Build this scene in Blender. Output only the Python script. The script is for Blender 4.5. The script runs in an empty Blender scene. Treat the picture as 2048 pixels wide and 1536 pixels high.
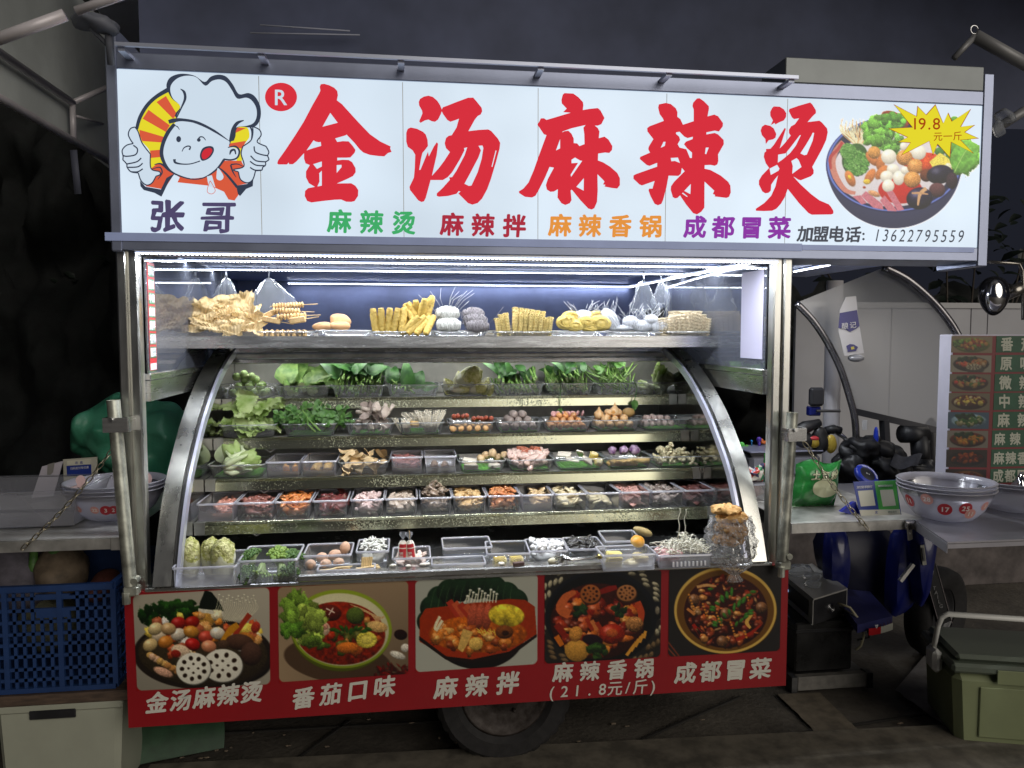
import bpy, math, random
import numpy as np
from mathutils import Vector, Matrix, noise as mnoise
from mathutils.geometry import tessellate_polygon
random.seed(7); np.random.seed(7)
S = bpy.context.scene
COL = S.collection
# ---------------------------------------------------------------- camera
F = 1537.0                                   # focal length in pixels of a 2048 wide frame
CAM = np.array([1.0098, -2.8336, 1.7391]); YAW, PIT, ROL = -0.1332, -0.0641, -0.0004
_cy, _sy, _cp, _sp, _cr, _sr = math.cos(YAW), math.sin(YAW), math.cos(PIT), math.sin(PIT), math.cos(ROL), math.sin(ROL)
FW = np.array([-_sy*_cp, _cy*_cp, _sp]); _r0 = np.array([_cy, _sy, 0.0]); _u0 = np.cross(_r0, FW)
RT = _cr*_r0 + _sr*_u0; UP = -_sr*_r0 + _cr*_u0
cd = bpy.data.cameras.new('camera'); cam = bpy.data.objects.new('camera', cd); COL.objects.link(cam)
cd.sensor_width = 36; cd.lens = F/2048*36; cd.clip_start = 0.05; cd.clip_end = 400
M = Matrix(((RT[0], UP[0], -FW[0], CAM[0]), (RT[1], UP[1], -FW[1], CAM[1]), (RT[2], UP[2], -FW[2], CAM[2]), (0, 0, 0, 1)))
cam.matrix_world = M; S.camera = cam
# ---------------------------------------------------------------- night sky, street light, exposure
W = bpy.data.worlds.new('World'); S.world = W; W.use_nodes = True
bg = W.node_tree.nodes['Background']; bg.inputs['Color'].default_value = (0.62, 0.68, 1.0, 1); bg.inputs['Strength'].default_value = 0.02
sl = bpy.data.lights.new('street_light', 'SUN'); so = bpy.data.objects.new('street_light', sl); COL.objects.link(so)
sl.energy = 1.4; sl.angle = math.radians(50); sl.color = (1.0, 0.93, 0.84)
so.rotation_euler = (math.radians(68), 0, math.radians(30))       # weak light of the stalls behind the photographer
S.view_settings.view_transform = 'Standard'; S.view_settings.look = 'None'; S.view_settings.exposure = 0; S.view_settings.gamma = 1
try: S.view_settings.use_curve_mapping = False
except Exception: pass
S.cycles.transparent_max_bounces = 32; S.cycles.max_bounces = 8; S.cycles.use_denoising = True
S.cycles.sample_clamp_indirect = 4.0; S.cycles.caustics_reflective = False; S.cycles.caustics_refractive = False

def at(px, py, y):      # point of the vertical plane at depth y seen at a pixel
    d = FW + RT*((px-1024)/F) - UP*((py-768)/F); t = (y-CAM[1])/d[1]; return CAM + t*d
def atz(px, py, z):
    d = FW + RT*((px-1024)/F) - UP*((py-768)/F); t = (z-CAM[2])/d[2]; return CAM + t*d
def atx(px, py, x):
    d = FW + RT*((px-1024)/F) - UP*((py-768)/F); t = (x-CAM[0])/d[0]; return CAM + t*d
def AX(px, y): return float(at(px, 900, y)[0])
def AZ(px, py, y): return float(at(px, py, y)[2])
# ---------------------------------------------------------------- helpers
def tag(o, label=None, cat=None, group=None, kind=None):
    if label: o['label'] = label
    if cat: o['category'] = cat
    if group: o['group'] = group
    if kind: o['kind'] = kind
    return o
def empty(name, loc=(0, 0, 0), rz=0, label=None, cat=None, group=None, kind=None):
    o = bpy.data.objects.new(name, None); COL.objects.link(o); o.location = loc; o.rotation_euler = (0, 0, rz); o.empty_display_size = .05
    return tag(o, label, cat, group, kind)
def link(name, me, parent=None, loc=None, rot=None, scale=None):
    o = bpy.data.objects.new(name, me); COL.objects.link(o)
    if parent is not None: o.parent = parent
    if loc is not None: o.location = loc
    if rot is not None: o.rotation_euler = rot
    if scale is not None: o.scale = (scale,)*3 if isinstance(scale, (int, float)) else scale
    return o
def copy_tree(o, parent=None):
    c = o.copy(); COL.objects.link(c)
    if parent is not None: c.parent = parent
    for ch in list(o.children): copy_tree(ch, c)
    return c
def srgb(r, g, b):
    f = lambda c: (c/255/12.92) if c/255 <= .04045 else ((c/255+.055)/1.055)**2.4
    return (f(r), f(g), f(b))

class MB:
    def __init__(s): s.v = []; s.f = []; s.m = []; s.n = 0
    def add(s, vs, fs, mi=0):
        b = len(s.v); s.v.extend([tuple(map(float, p)) for p in vs]); s.f.extend([tuple(b+i for i in f) for f in fs]); s.m.extend([mi]*len(fs)); return s
    def box(s, x0, x1, y0, y1, z0, z1, mi=0, bev=0.0):
        if bev <= 0:
            vs = [(x0,y0,z0),(x1,y0,z0),(x1,y1,z0),(x0,y1,z0),(x0,y0,z1),(x1,y0,z1),(x1,y1,z1),(x0,y1,z1)]
            return s.add(vs, [(0,3,2,1),(4,5,6,7),(0,1,5,4),(1,2,6,5),(2,3,7,6),(3,0,4,7)], mi)
        b = min(bev, (x1-x0)/2.01, (y1-y0)/2.01, (z1-z0)/2.01); vs = []; idx = {}
        for i, sx in enumerate((-1, 1)):
            for j, sy in enumerate((-1, 1)):
                for k, sz in enumerate((-1, 1)):
                    X = x1 if sx > 0 else x0; Y = y1 if sy > 0 else y0; Z = z1 if sz > 0 else z0
                    for a in range(3):
                        p = [X-sx*b, Y-sy*b, Z-sz*b]; p[a] = (X, Y, Z)[a]; idx[(sx, sy, sz, a)] = len(vs); vs.append(p)
        fs = []
        for a in range(3):
            o1, o2 = [q for q in range(3) if q != a]
            for sg in (-1, 1):
                l = []
                for (p, q) in ((-1,-1),(1,-1),(1,1),(-1,1)):
                    c = [0,0,0]; c[a] = sg; c[o1] = p; c[o2] = q; l.append(idx[(c[0], c[1], c[2], a)])
                if (sg > 0) == (a == 1): l = l[::-1]
                fs.append(l)
        for a in range(3):
            o1, o2 = [q for q in range(3) if q != a]
            for p in (-1, 1):
                for q in (-1, 1):
                    c = [0,0,0]; c[o1] = p; c[o2] = q; c0 = c[:]; c0[a] = -1; c1 = c[:]; c1[a] = 1
                    fs.append([idx[(*c0, o1)], idx[(*c1, o1)], idx[(*c1, o2)], idx[(*c0, o2)]])
        for sx in (-1,1):
            for sy in (-1,1):
                for sz in (-1,1): fs.append([idx[(sx,sy,sz,a)] for a in range(3)])
        return s.add(vs, fs, mi)
    def tube(s, pts, r, n=8, mi=0, cap=True, closed=False):
        pts = [Vector(p) for p in pts]; R = r if hasattr(r, '__len__') else [r]*len(pts); N = len(pts); rings = []; prev = None
        for i, p in enumerate(pts):
            if closed: d = pts[(i+1) % N]-pts[i-1]
            else: d = pts[min(i+1, N-1)]-pts[max(i-1, 0)]
            d = d.normalized() if d.length > 1e-9 else Vector((0, 0, 1))
            if prev is None: a = d.orthogonal().normalized()
            else:
                a = prev-d*prev.dot(d); a = a.normalized() if a.length > 1e-6 else d.orthogonal().normalized()
            prev = a; b = d.cross(a); rings.append([p+(a*math.cos(t)+b*math.sin(t))*R[i] for t in [2*math.pi*k/n for k in range(n)]])
        vs = [q for rg in rings for q in rg]; fs = []
        for i in range(N if closed else N-1):
            j = (i+1) % N
            for k in range(n): fs.append((i*n+k, i*n+(k+1) % n, j*n+(k+1) % n, j*n+k))
        if cap and not closed: fs.append(tuple(range(n))[::-1]); fs.append(tuple((N-1)*n+k for k in range(n)))
        return s.add(vs, fs, mi)
    def bar(s, a, b, w, h, mi=0, up=(0, 0, 1)):   # rectangular bar from a to b
        a = Vector(a); b = Vector(b); d = (b-a).normalized(); u = Vector(up); sx = d.cross(u)
        if sx.length < 1e-4: sx = d.orthogonal()
        sx.normalize(); u = sx.cross(d).normalized(); vs = []
        for p in (a, b):
            for (i, j) in ((-1,-1),(1,-1),(1,1),(-1,1)): vs.append(p+sx*(i*w/2)+u*(j*h/2))
        return s.add(vs, [(0,1,2,3),(7,6,5,4),(0,4,5,1),(1,5,6,2),(2,6,7,3),(3,7,4,0)], mi)
    def lathe(s, prof, n=24, c=(0, 0, 0), mi=0, cap0=False, cap1=False, sx=1, sy=1, fn=None):
        vs = []; fs = []
        for (r, z) in prof:
            for k in range(n):
                t = 2*math.pi*k/n; rr = r*(fn(t, z) if fn else 1); vs.append((c[0]+rr*math.cos(t)*sx, c[1]+rr*math.sin(t)*sy, c[2]+z))
        for i in range(len(prof)-1):
            for k in range(n): fs.append((i*n+k, i*n+(k+1) % n, (i+1)*n+(k+1) % n, (i+1)*n+k))
        if cap0: fs.append(tuple(range(n))[::-1])
        if cap1: fs.append(tuple((len(prof)-1)*n+k for k in range(n)))
        return s.add(vs, fs, mi)
    def blob(s, c, r, n=10, m=7, amp=0, freq=30, mi=0, rot=None, seed=0):
        r = r if hasattr(r, '__len__') else (r,)*3; vs = []; fs = []; c = Vector(c); Rm = rot
        vs.append((0, 0, 1))
        for i in range(1, m):
            ph = math.pi*i/m
            for k in range(n): t = 2*math.pi*k/n; vs.append((math.sin(ph)*math.cos(t), math.sin(ph)*math.sin(t), math.cos(ph)))
        vs.append((0, 0, -1)); out = []
        for q in vs:
            p = Vector((q[0]*r[0], q[1]*r[1], q[2]*r[2]))
            if amp: p *= 1+amp*mnoise.noise(p*freq+Vector((seed*3.7, seed*1.3, seed)))
            if Rm is not None: p = Rm @ p
            out.append(c+p)
        for k in range(n): fs.append((0, 1+k, 1+(k+1) % n))
        for i in range(m-2):
            for k in range(n): a = 1+i*n; b = a+n; fs.append((a+k, b+k, b+(k+1) % n, a+(k+1) % n))
        L = len(vs)-1; a = 1+(m-2)*n
        for k in range(n): fs.append((L, a+(k+1) % n, a+k))
        return s.add(out, fs, mi)
    def grid(s, fn, nu, nv, mi=0):
        vs = [fn(i/nu, j/nv) for j in range(nv+1) for i in range(nu+1)]; w = nu+1
        return s.add(vs, [(j*w+i, j*w+i+1, (j+1)*w+i+1, (j+1)*w+i) for j in range(nv) for i in range(nu)], mi)
    def prism(s, poly, h, axis='z', base=0.0, mi=0):
        n = len(poly)
        def P(p, t):
            if axis == 'z': return (p[0], p[1], base+t)
            if axis == 'y': return (p[0], base+t, p[1])
            return (base+t, p[0], p[1])
        vs = [P(p, 0) for p in poly]+[P(p, h) for p in poly]; tri = tessellate_polygon([[Vector((p[0], p[1], 0)) for p in poly]])
        fs = [tuple(t) for t in tri]+[tuple(n+i for i in t[::-1]) for t in tri]+[(i, (i+1) % n, n+(i+1) % n, n+i) for i in range(n)]
        return s.add(vs, fs, mi)
    def mesh(s, name, mats, smooth=False):
        me = bpy.data.meshes.new(name); me.from_pydata(s.v, [], s.f)
        for m in (mats if isinstance(mats, (list, tuple)) else [mats]): me.materials.append(m)
        if any(s.m): me.polygons.foreach_set('material_index', s.m)
        if smooth: me.polygons.foreach_set('use_smooth', [True]*len(me.polygons))
        me.update(); return me
    def build(s, name, mats, parent=None, smooth=False, loc=None, rot=None, fix=False):
        me = s.mesh(name, mats, smooth)
        if fix:
            import bmesh
            bm = bmesh.new(); bm.from_mesh(me); bmesh.ops.recalc_face_normals(bm, faces=bm.faces); bm.to_mesh(me); bm.free()
        if smooth == 'auto': pass
        return link(name, me, parent, loc, rot)
def autosmooth(o, deg=35):
    try: o.data.set_sharp_from_angle(angle=math.radians(deg))
    except Exception: pass
    return o
# ---------------------------------------------------------------- materials
def newmat(name):
    m = bpy.data.materials.new(name); m.use_nodes = True; return m, m.node_tree, m.node_tree.nodes['Principled BSDF']
def N(nt, t, **kw):
    n = nt.nodes.new(t)
    for k, v in kw.items():
        if k in n.inputs: n.inputs[k].default_value = v
        else: setattr(n, k, v)
    return n
def mat(name, col, rough=.5, metal=0, var=0.0, vscale=20, col2=None, bump=0, bscale=80, spec=None, sss=0, stretch=None, randv=0, detail=4, rvar=0, coat=0, trans=0):
    m, nt, p = newmat(name); L = nt.links.new
    p.inputs['Base Color'].default_value = (*col, 1); p.inputs['Roughness'].default_value = rough; p.inputs['Metallic'].default_value = metal
    if spec is not None: p.inputs['Specular IOR Level'].default_value = spec
    if sss: p.inputs['Subsurface Weight'].default_value = sss; p.inputs['Subsurface Radius'].default_value = (.01, .006, .004); p.inputs['Subsurface Scale'].default_value = .6
    if coat: p.inputs['Coat Weight'].default_value = coat; p.inputs['Coat Roughness'].default_value = .08
    if trans: p.inputs['Transmission Weight'].default_value = trans
    tc = N(nt, 'ShaderNodeTexCoord'); mp = N(nt, 'ShaderNodeMapping'); L(tc.outputs['Object'], mp.inputs['Vector'])
    if stretch: mp.inputs['Scale'].default_value = stretch
    out = None
    if var or col2:
        no = N(nt, 'ShaderNodeTexNoise', Scale=vscale, Detail=detail, Roughness=.6); L(mp.outputs[0], no.inputs['Vector'])
        ra = N(nt, 'ShaderNodeValToRGB'); L(no.outputs['Fac'], ra.inputs['Fac'])
        c2 = col2 if col2 else tuple(max(0, c*(1-var)) for c in col); c1 = col if col2 else tuple(min(1, c*(1+var)) for c in col)
        ra.color_ramp.elements[0].position = .36; ra.color_ramp.elements[1].position = .64
        ra.color_ramp.elements[0].color = (*c2, 1); ra.color_ramp.elements[1].color = (*c1, 1); out = ra.outputs['Color']
        if rvar:
            mr = N(nt, 'ShaderNodeMapRange'); L(no.outputs['Fac'], mr.inputs[0]); mr.inputs[3].default_value = max(.02, rough-rvar); mr.inputs[4].default_value = rough+rvar; L(mr.outputs[0], p.inputs['Roughness'])
    if randv:
        oi = N(nt, 'ShaderNodeObjectInfo'); hv = N(nt, 'ShaderNodeHueSaturation'); mr = N(nt, 'ShaderNodeMapRange'); L(oi.outputs['Random'], mr.inputs[0])
        mr.inputs[3].default_value = 1-randv; mr.inputs[4].default_value = 1+randv; L(mr.outputs[0], hv.inputs['Value'])
        if out: L(out, hv.inputs['Color'])
        else: hv.inputs['Color'].default_value = (*col, 1)
        out = hv.outputs['Color']
    if out: L(out, p.inputs['Base Color'])
    if bump:
        nb = N(nt, 'ShaderNodeTexNoise', Scale=bscale, Detail=3); L(mp.outputs[0], nb.inputs['Vector'])
        bp = N(nt, 'ShaderNodeBump', Strength=bump, Distance=.002); L(nb.outputs['Fac'], bp.inputs['Height']); L(bp.outputs[0], p.inputs['Normal'])
    return m
def emit(name, col, st):
    m = bpy.data.materials.new(name); m.use_nodes = True; nt = m.node_tree; nt.nodes.clear()
    e = N(nt, 'ShaderNodeEmission'); e.inputs[0].default_value = (*col, 1); e.inputs[1].default_value = st; o = N(nt, 'ShaderNodeOutputMaterial'); nt.links.new(e.outputs[0], o.inputs[0]); return m
def plastic(name, col, opacity=.1, rough=.15, gloss=.12, ior=1.45):     # clear or frosted plastic sheet
    m = bpy.data.materials.new(name); m.use_nodes = True; nt = m.node_tree; nt.nodes.clear(); L = nt.links.new
    tr = N(nt, 'ShaderNodeBsdfTransparent'); tr.inputs[0].default_value = (.96, .97, .98, 1)
    df = N(nt, 'ShaderNodeBsdfDiffuse'); df.inputs[0].default_value = (*col, 1); tl = N(nt, 'ShaderNodeBsdfTranslucent'); tl.inputs[0].default_value = (*col, 1)
    a = N(nt, 'ShaderNodeMixShader'); a.inputs[0].default_value = .5; L(df.outputs[0], a.inputs[1]); L(tl.outputs[0], a.inputs[2])
    lw = N(nt, 'ShaderNodeLayerWeight', Blend=.5); mr = N(nt, 'ShaderNodeMapRange'); L(lw.outputs['Facing'], mr.inputs[0]); mr.inputs[3].default_value = opacity; mr.inputs[4].default_value = min(1, opacity*2+.28)
    b = N(nt, 'ShaderNodeMixShader'); L(mr.outputs[0], b.inputs[0]); L(tr.outputs[0], b.inputs[1]); L(a.outputs[0], b.inputs[2])
    gl = N(nt, 'ShaderNodeBsdfGlossy'); gl.inputs['Roughness'].default_value = rough; fr = N(nt, 'ShaderNodeFresnel', IOR=ior)
    mm = N(nt, 'ShaderNodeMath', operation='ADD'); L(fr.outputs[0], mm.inputs[0]); mm.inputs[1].default_value = gloss
    c = N(nt, 'ShaderNodeMixShader'); L(mm.outputs[0], c.inputs[0]); L(b.outputs[0], c.inputs[1]); L(gl.outputs[0], c.inputs[2])
    o = N(nt, 'ShaderNodeOutputMaterial'); L(c.outputs[0], o.inputs[0]); return m

STEEL = mat('brushed_steel', (.60, .60, .59), .26, 1, var=.10, vscale=6, bump=.06, bscale=60, stretch=(1, 1, 12), rvar=.08)
STEELV = mat('brushed_steel_upright', (.58, .58, .54), .30, 1, var=.16, vscale=2.2, bump=.06, bscale=60, stretch=(5, 5, 1), rvar=.14)
STEELD = mat('stained_steel', (.52, .51, .48), .4, .75, var=.25, vscale=9, bump=.1, bscale=40, rvar=.12)
GALV = mat('galvanised_tube', (.52, .53, .45), .38, .8, var=.4, vscale=14, bump=.15, bscale=50, rvar=.1)
DSTEEL = mat('dark_steel', (.12, .12, .12), .42, .7, var=.3, vscale=12)
CHROME = mat('chrome', (.75, .75, .75), .1, 1)
BLACKP = mat('black_plastic', (.018, .018, .02), .38, var=.3, vscale=8, rvar=.1)
RUBBER = mat('tyre_rubber', (.012, .011, .011), .8, var=.3, vscale=30, bump=.3, bscale=90)
CLEAR = plastic('clear_plastic', (.8, .82, .85), .09, .12, .05)
FROST = plastic('frosted_plastic', (.74, .74, .82), .24, .22, .06)
FROST2 = plastic('milky_plastic', (.74, .74, .8), .45, .25, .05)
FILM = plastic('plastic_film', (.80, .84, .9), .14, .25, .0, 1.18)
ORD = 'first second third fourth fifth sixth seventh eighth ninth tenth eleventh twelfth thirteenth fourteenth'.split()
FILM2 = plastic('cling_film', (.80, .80, .82), .16, .22, .0, 1.2)
RIM = plastic('plastic_rim', (.80, .80, .90), .55, .2, .1)
WHITEP = mat('white_plastic', (.72, .72, .74), .4, var=.06, vscale=6)
GMAT = mat('green_mat_plastic', (.16, .55, .06), .4, var=.15, vscale=20)
# ---------------------------------------------------------------- flat print: outlines, lettering and painted pictures
def flat(name, polys, mats, parent, y, step=0.0):
    """polys: list of (outer, [holes], material index) in pixels; laid on the vertical plane at depth y, each a hair prouder"""
    vs = []; fs = []; mi = []
    for k, (outer, holes, m) in enumerate(polys):
        loops = [outer]+list(holes); pts = [p for l in loops for p in l]; b = len(vs)
        for p in pts: vs.append(tuple(at(p[0], p[1], y-step*k)))
        for t in tessellate_polygon([[Vector((p[0], -p[1], 0)) for p in l] for l in loops]): fs.append((b+t[0], b+t[1], b+t[2])); mi.append(m)
    me = bpy.data.meshes.new(name); me.from_pydata(vs, [], fs)
    for m in mats: me.materials.append(m)
    me.polygons.foreach_set('material_index', mi); me.update(); return link(name, me, parent)
def sm(pts, k=4, closed=True):     # Catmull-Rom smoothing of an outline
    n = len(pts); out = []
    for i in range(n if closed else n-1):
        p0 = pts[(i-1) % n] if closed or i > 0 else pts[0]; p1 = pts[i]; p2 = pts[(i+1) % n]; p3 = pts[(i+2) % n] if closed or i+2 < n else pts[-1]
        for j in range(k):
            t = j/k; a = []
            for c in (0, 1):
                a.append(.5*((2*p1[c])+(-p0[c]+p2[c])*t+(2*p0[c]-5*p1[c]+4*p2[c]-p3[c])*t*t+(-p0[c]+3*p1[c]-3*p2[c]+p3[c])*t**3))
            out.append(tuple(a))
    if not closed: out.append(tuple(pts[-1]))
    return out
def Z(ox, oy, s, pts): return [(ox+p[0]/s, oy+p[1]/s) for p in pts]
def brush(pts, w):                 # a stroke outline of varying width around a smoothed line
    c = sm(pts, 5, False); n = len(c); ws = []
    for i in range(n):
        t = i/(n-1)*(len(w)-1); a = int(min(t, len(w)-2)); ws.append(w[a]+(w[a+1]-w[a])*(t-a))
    L_, R_ = [], []
    for i in range(n):
        a = c[max(i-1, 0)]; b = c[min(i+1, n-1)]; dx, dy = b[0]-a[0], b[1]-a[1]; l = math.hypot(dx, dy) or 1; nx, ny = -dy/l, dx/l
        L_.append((c[i][0]+nx*ws[i]/2, c[i][1]+ny*ws[i]/2)); R_.append((c[i][0]-nx*ws[i]/2, c[i][1]-ny*ws[i]/2))
    return L_+R_[::-1]
_gl = {}
def glyph(ch, off):
    if (ch, off) in _gl: return _gl[(ch, off)]
    cu = bpy.data.curves.new('g', 'FONT'); cu.body = ch; cu.size = 1; cu.offset = off; cu.fill_mode = 'FRONT'; cu.resolution_u = 3; cu.dimensions = '2D'
    o = bpy.data.objects.new('g', cu); COL.objects.link(o); dg = bpy.context.evaluated_depsgraph_get(); me = bpy.data.meshes.new_from_object(o.evaluated_get(dg))
    v = [(p.co.x, p.co.y) for p in me.vertices]; f = [tuple(q.vertices) for q in me.polygons]
    bpy.data.objects.remove(o); bpy.data.meshes.remove(me); _gl[(ch, off)] = (v, f); return v, f
def text(name, s, c0, c1, em, m, parent, y=None, off=.02, shear=0, sx=1.0, place=None, jag=0.0):
    """characters centred on an even line of pixels from c0 to c1; em = height in pixels (or (h0, h1))"""
    n = len(s); vs = []; fs = []
    for k, ch in enumerate(s):
        t = k/(n-1) if n > 1 else 0; cx = c0[0]+(c1[0]-c0[0])*t; cy = c0[1]+(c1[1]-c0[1])*t; h = em[0]+(em[1]-em[0])*t if isinstance(em, tuple) else em
        v, f = glyph(ch, 0)
        if not v: continue
        xs = [p[0] for p in v]; mx = (min(xs)+max(xs))/2; cjk = ord(ch) > 0x2000
        my = .37 if cjk else .36; sl_ = (c1[1]-c0[1])/((c1[0]-c0[0]) or 1)
        if cjk: mx = .5*mx+.5*.5 if max(xs)-min(xs) < .6 else mx
        ring = [(0, 0)]+([(off*math.cos(a*math.pi/4+.2), off*math.sin(a*math.pi/4+.2)) for a in range(8)] if off > 0 else [])
        for ri, (ox, oy) in enumerate(ring):      # emboldened by laying the glyph down again around itself
            b = len(vs)
            for p in v:
                ux = (p[0]+ox-mx)*sx; uy = p[1]+oy-my; X = cx+(ux+shear*uy)*h; Y = cy-uy*h+sl_*ux*h
                if jag: X += jag*h*mnoise.noise(Vector((p[0]*7+k*3, p[1]*7, 1))); Y += jag*h*mnoise.noise(Vector((p[0]*7+k*3, p[1]*7, 9)))
                vs.append(place(X, Y, ri*.00005) if place else tuple(at(X, Y, y-ri*.00005)))
            fs += [tuple(b+i for i in q) for q in f]
    me = bpy.data.meshes.new(name); me.from_pydata(vs, [], fs); me.materials.append(m); me.update(); return link(name, me, parent)
# painter: evaluates shapes at the vertices of a fine sheet and stores them as printed colour
_rs = np.random.RandomState(3); _lat = _rs.rand(64, 64)
def vnoise(x, y):
    xi = np.floor(x).astype(int); yi = np.floor(y).astype(int); fx = x-xi; fy = y-yi; fx = fx*fx*(3-2*fx); fy = fy*fy*(3-2*fy)
    g = lambda a, b: _lat[a % 64, b % 64]
    return (g(xi, yi)*(1-fx)+g(xi+1, yi)*fx)*(1-fy)+(g(xi, yi+1)*(1-fx)+g(xi+1, yi+1)*fx)*fy
def fbm(x, y): return .5*vnoise(x, y)+.3*vnoise(x*2.1+7, y*2.1+3)+.2*vnoise(x*4.3+1, y*4.3+9)
class Paint:
    def __init__(s, quad, nu, nv, org, sc, bgc):
        u, v = np.meshgrid(np.linspace(0, 1, nu+1), np.linspace(0, 1, nv+1)); q = [np.array(p, float) for p in quad]
        s.P = ((1-u)*(1-v))[..., None]*q[0]+(u*(1-v))[..., None]*q[1]+(u*v)[..., None]*q[2]+((1-u)*v)[..., None]*q[3]
        s.u = u; s.v = v; s.x = (s.P[..., 0]-org[0])*sc; s.y = (s.P[..., 1]-org[1])*sc; s.c = np.ones(u.shape+(3,))*np.array(bgc); s.nu = nu; s.nv = nv; s.w = 1.3*sc*abs(q[1][0]-q[0][0])/nu
        s.al = np.ones(u.shape)
    def mixin(s, m, col): s.c = s.c*(1-m[..., None])+np.asarray(col)*m[..., None]
    def e(s, cx, cy, rx, ry, ang, col, sh=.35, tex=.30, ts=.16, hl=0, wob=.0, op=1):
        a = math.radians(ang); ca, sa = math.cos(a), math.sin(a); R = max(rx, ry)*1.4+s.w
        b = (abs(s.x-cx) < R) & (abs(s.y-cy) < R)
        if not b.any(): return s
        X = s.x[b]-cx; Y = s.y[b]-cy; U = (X*ca+Y*sa)/rx; V = (-X*sa+Y*ca)/ry; d = np.sqrt(U*U+V*V)
        if wob: d = d*(1+wob*(fbm(s.x[b]*.06+cx, s.y[b]*.06+cy)-.5)*2)
        m = np.clip((1-d)*min(rx, ry)/s.w+.5, 0, 1)*op
        light = 1+sh*(-(V*ca+U*sa)*.8-U*.1)-sh*.5*d**3+tex*(fbm(s.x[b]*ts+cx, s.y[b]*ts+cy)-.5)*2
        cc = np.clip(np.array(col)[None, :]*light[:, None], 0, 1)
        if hl: cc = cc+hl*np.exp(-(((X+rx*.3)/rx)**2+((Y+ry*.4)/ry)**2)*9)[:, None]
        s.c[b] = s.c[b]*(1-m[:, None])+cc*m[:, None]; return s
    def ring(s, cx, cy, rx, ry, w, col, a0=None, top=None):
        d = np.sqrt(((s.x-cx)/rx)**2+((s.y-cy)/ry)**2); m = np.clip((w-np.abs(d-1)*min(rx, ry))/s.w+.5, 0, 1); s.mixin(m, col); return s
    def half(s, cx, cy, rx, ry, rim_ry, col, sh=.4):   # side of a bowl below its rim
        d = np.sqrt(((s.x-cx)/rx)**2+((s.y-cy)/ry)**2); m = np.clip((1-d)*ry/s.w+.5, 0, 1)*(s.y > cy-1)
        l = 1-sh*np.clip((s.y-cy)/ry, 0, 1)-sh*.5*((s.x-cx)/rx)**2; s.c = s.c*(1-m[..., None])+np.clip(np.array(col)*l[..., None], 0, 1)*m[..., None]; return s
    def poly(s, pts, col, tex=.15, ts=.1, grad=0):
        n = len(pts); xs = [p[0] for p in pts]; ys = [p[1] for p in pts]; b = (s.x > min(xs)-4) & (s.x < max(xs)+4) & (s.y > min(ys)-4) & (s.y < max(ys)+4)
        if not b.any(): return s
        x = s.x[b]; y = s.y[b]; acc = np.zeros(x.shape); k = s.w*.5
        for (ox, oy) in ((-.5, -.25), (.25, -.5), (.5, .25), (-.25, .5)):
            X = x+ox*k; Y = y+oy*k; ins = np.zeros(x.shape, bool)
            for i in range(n):
                x0, y0 = pts[i]; x1, y1 = pts[(i+1) % n]
                c = ((y0 > Y) != (y1 > Y)) & (X < (x1-x0)*(Y-y0)/((y1-y0) or 1e-9)+x0); ins ^= c
            acc += ins/4
        l = 1+tex*(fbm(x*ts, y*ts)-.5)*2+grad*((y-min(ys))/(max(ys)-min(ys)+1e-6)-.5); cc = np.clip(np.array(col)[None, :]*l[:, None], 0, 1)
        s.c[b] = s.c[b]*(1-acc[:, None])+cc*acc[:, None]; return s
    def line(s, pts, w, col, tex=.1): return s.poly(brush(pts, w if hasattr(w, '__len__') else [w, w]), col, tex)
    def scatter(s, n, cx, cy, rx, ry, cols, r0, r1, seed=1, asp=(.5, 1), **k):
        R = random.Random(seed); L_ = []
        for i in range(n):
            a = R.uniform(0, 6.283); q = math.sqrt(R.random()); L_.append((cy+ry*q*math.sin(a), cx+rx*q*math.cos(a)))
        for (Y, X) in sorted(L_): r = R.uniform(r0, r1); s.e(X, Y, r, r*R.uniform(*asp), R.uniform(0, 180), R.choice(cols), **{'wob': .4, **k})
        return s
    def lotus(s, cx, cy, rx, ry, col, hole, ang=0, holes=9):
        s.e(cx+3, cy+5, rx+3, ry+3, ang, tuple(c*.35 for c in col), 0, 0); s.e(cx, cy, rx, ry, ang, col, .08, .06)
        for k in range(holes):
            t = 2*math.pi*k/holes+.3; s.e(cx+rx*.66*math.cos(t), cy+ry*.66*math.sin(t), rx*.13, ry*.13, math.degrees(t), hole, 0, .1)
        for k in range(4):
            t = 2*math.pi*k/4; s.e(cx+rx*.28*math.cos(t), cy+ry*.28*math.sin(t), rx*.07, ry*.07, 0, hole, 0, .1)
        return s
    def leafy(s, cx, cy, r, col, seed=1, n=26, tex=.5):
        R = random.Random(seed)
        for i in range(n):
            a = R.uniform(0, 6.28); q = R.random()**.5; k = R.uniform(.7, 1.35); s.e(cx+r[0]*q*math.cos(a), cy+r[1]*q*math.sin(a), r[2]*R.uniform(.6, 1.2), r[2]*R.uniform(.35, .8), R.uniform(0, 180), tuple(c*k for c in col), .4, tex, .25, wob=.35)
        return s
    def roundcorners(s, col, r):
        W_ = 1.0; asp = (np.hypot(*(s.P[0, -1]-s.P[0, 0])))/(np.hypot(*(s.P[-1, 0]-s.P[0, 0]))); x = np.minimum(s.u, 1-s.u)*asp; y = np.minimum(s.v, 1-s.v)
        d = np.hypot(np.maximum(r-x, 0), np.maximum(r-y, 0)); s.al = np.clip((r-d)/.012+.5, 0, 1); s.c = s.c*s.al[..., None]+np.array(col)*(1-s.al[..., None]); return s
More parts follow.
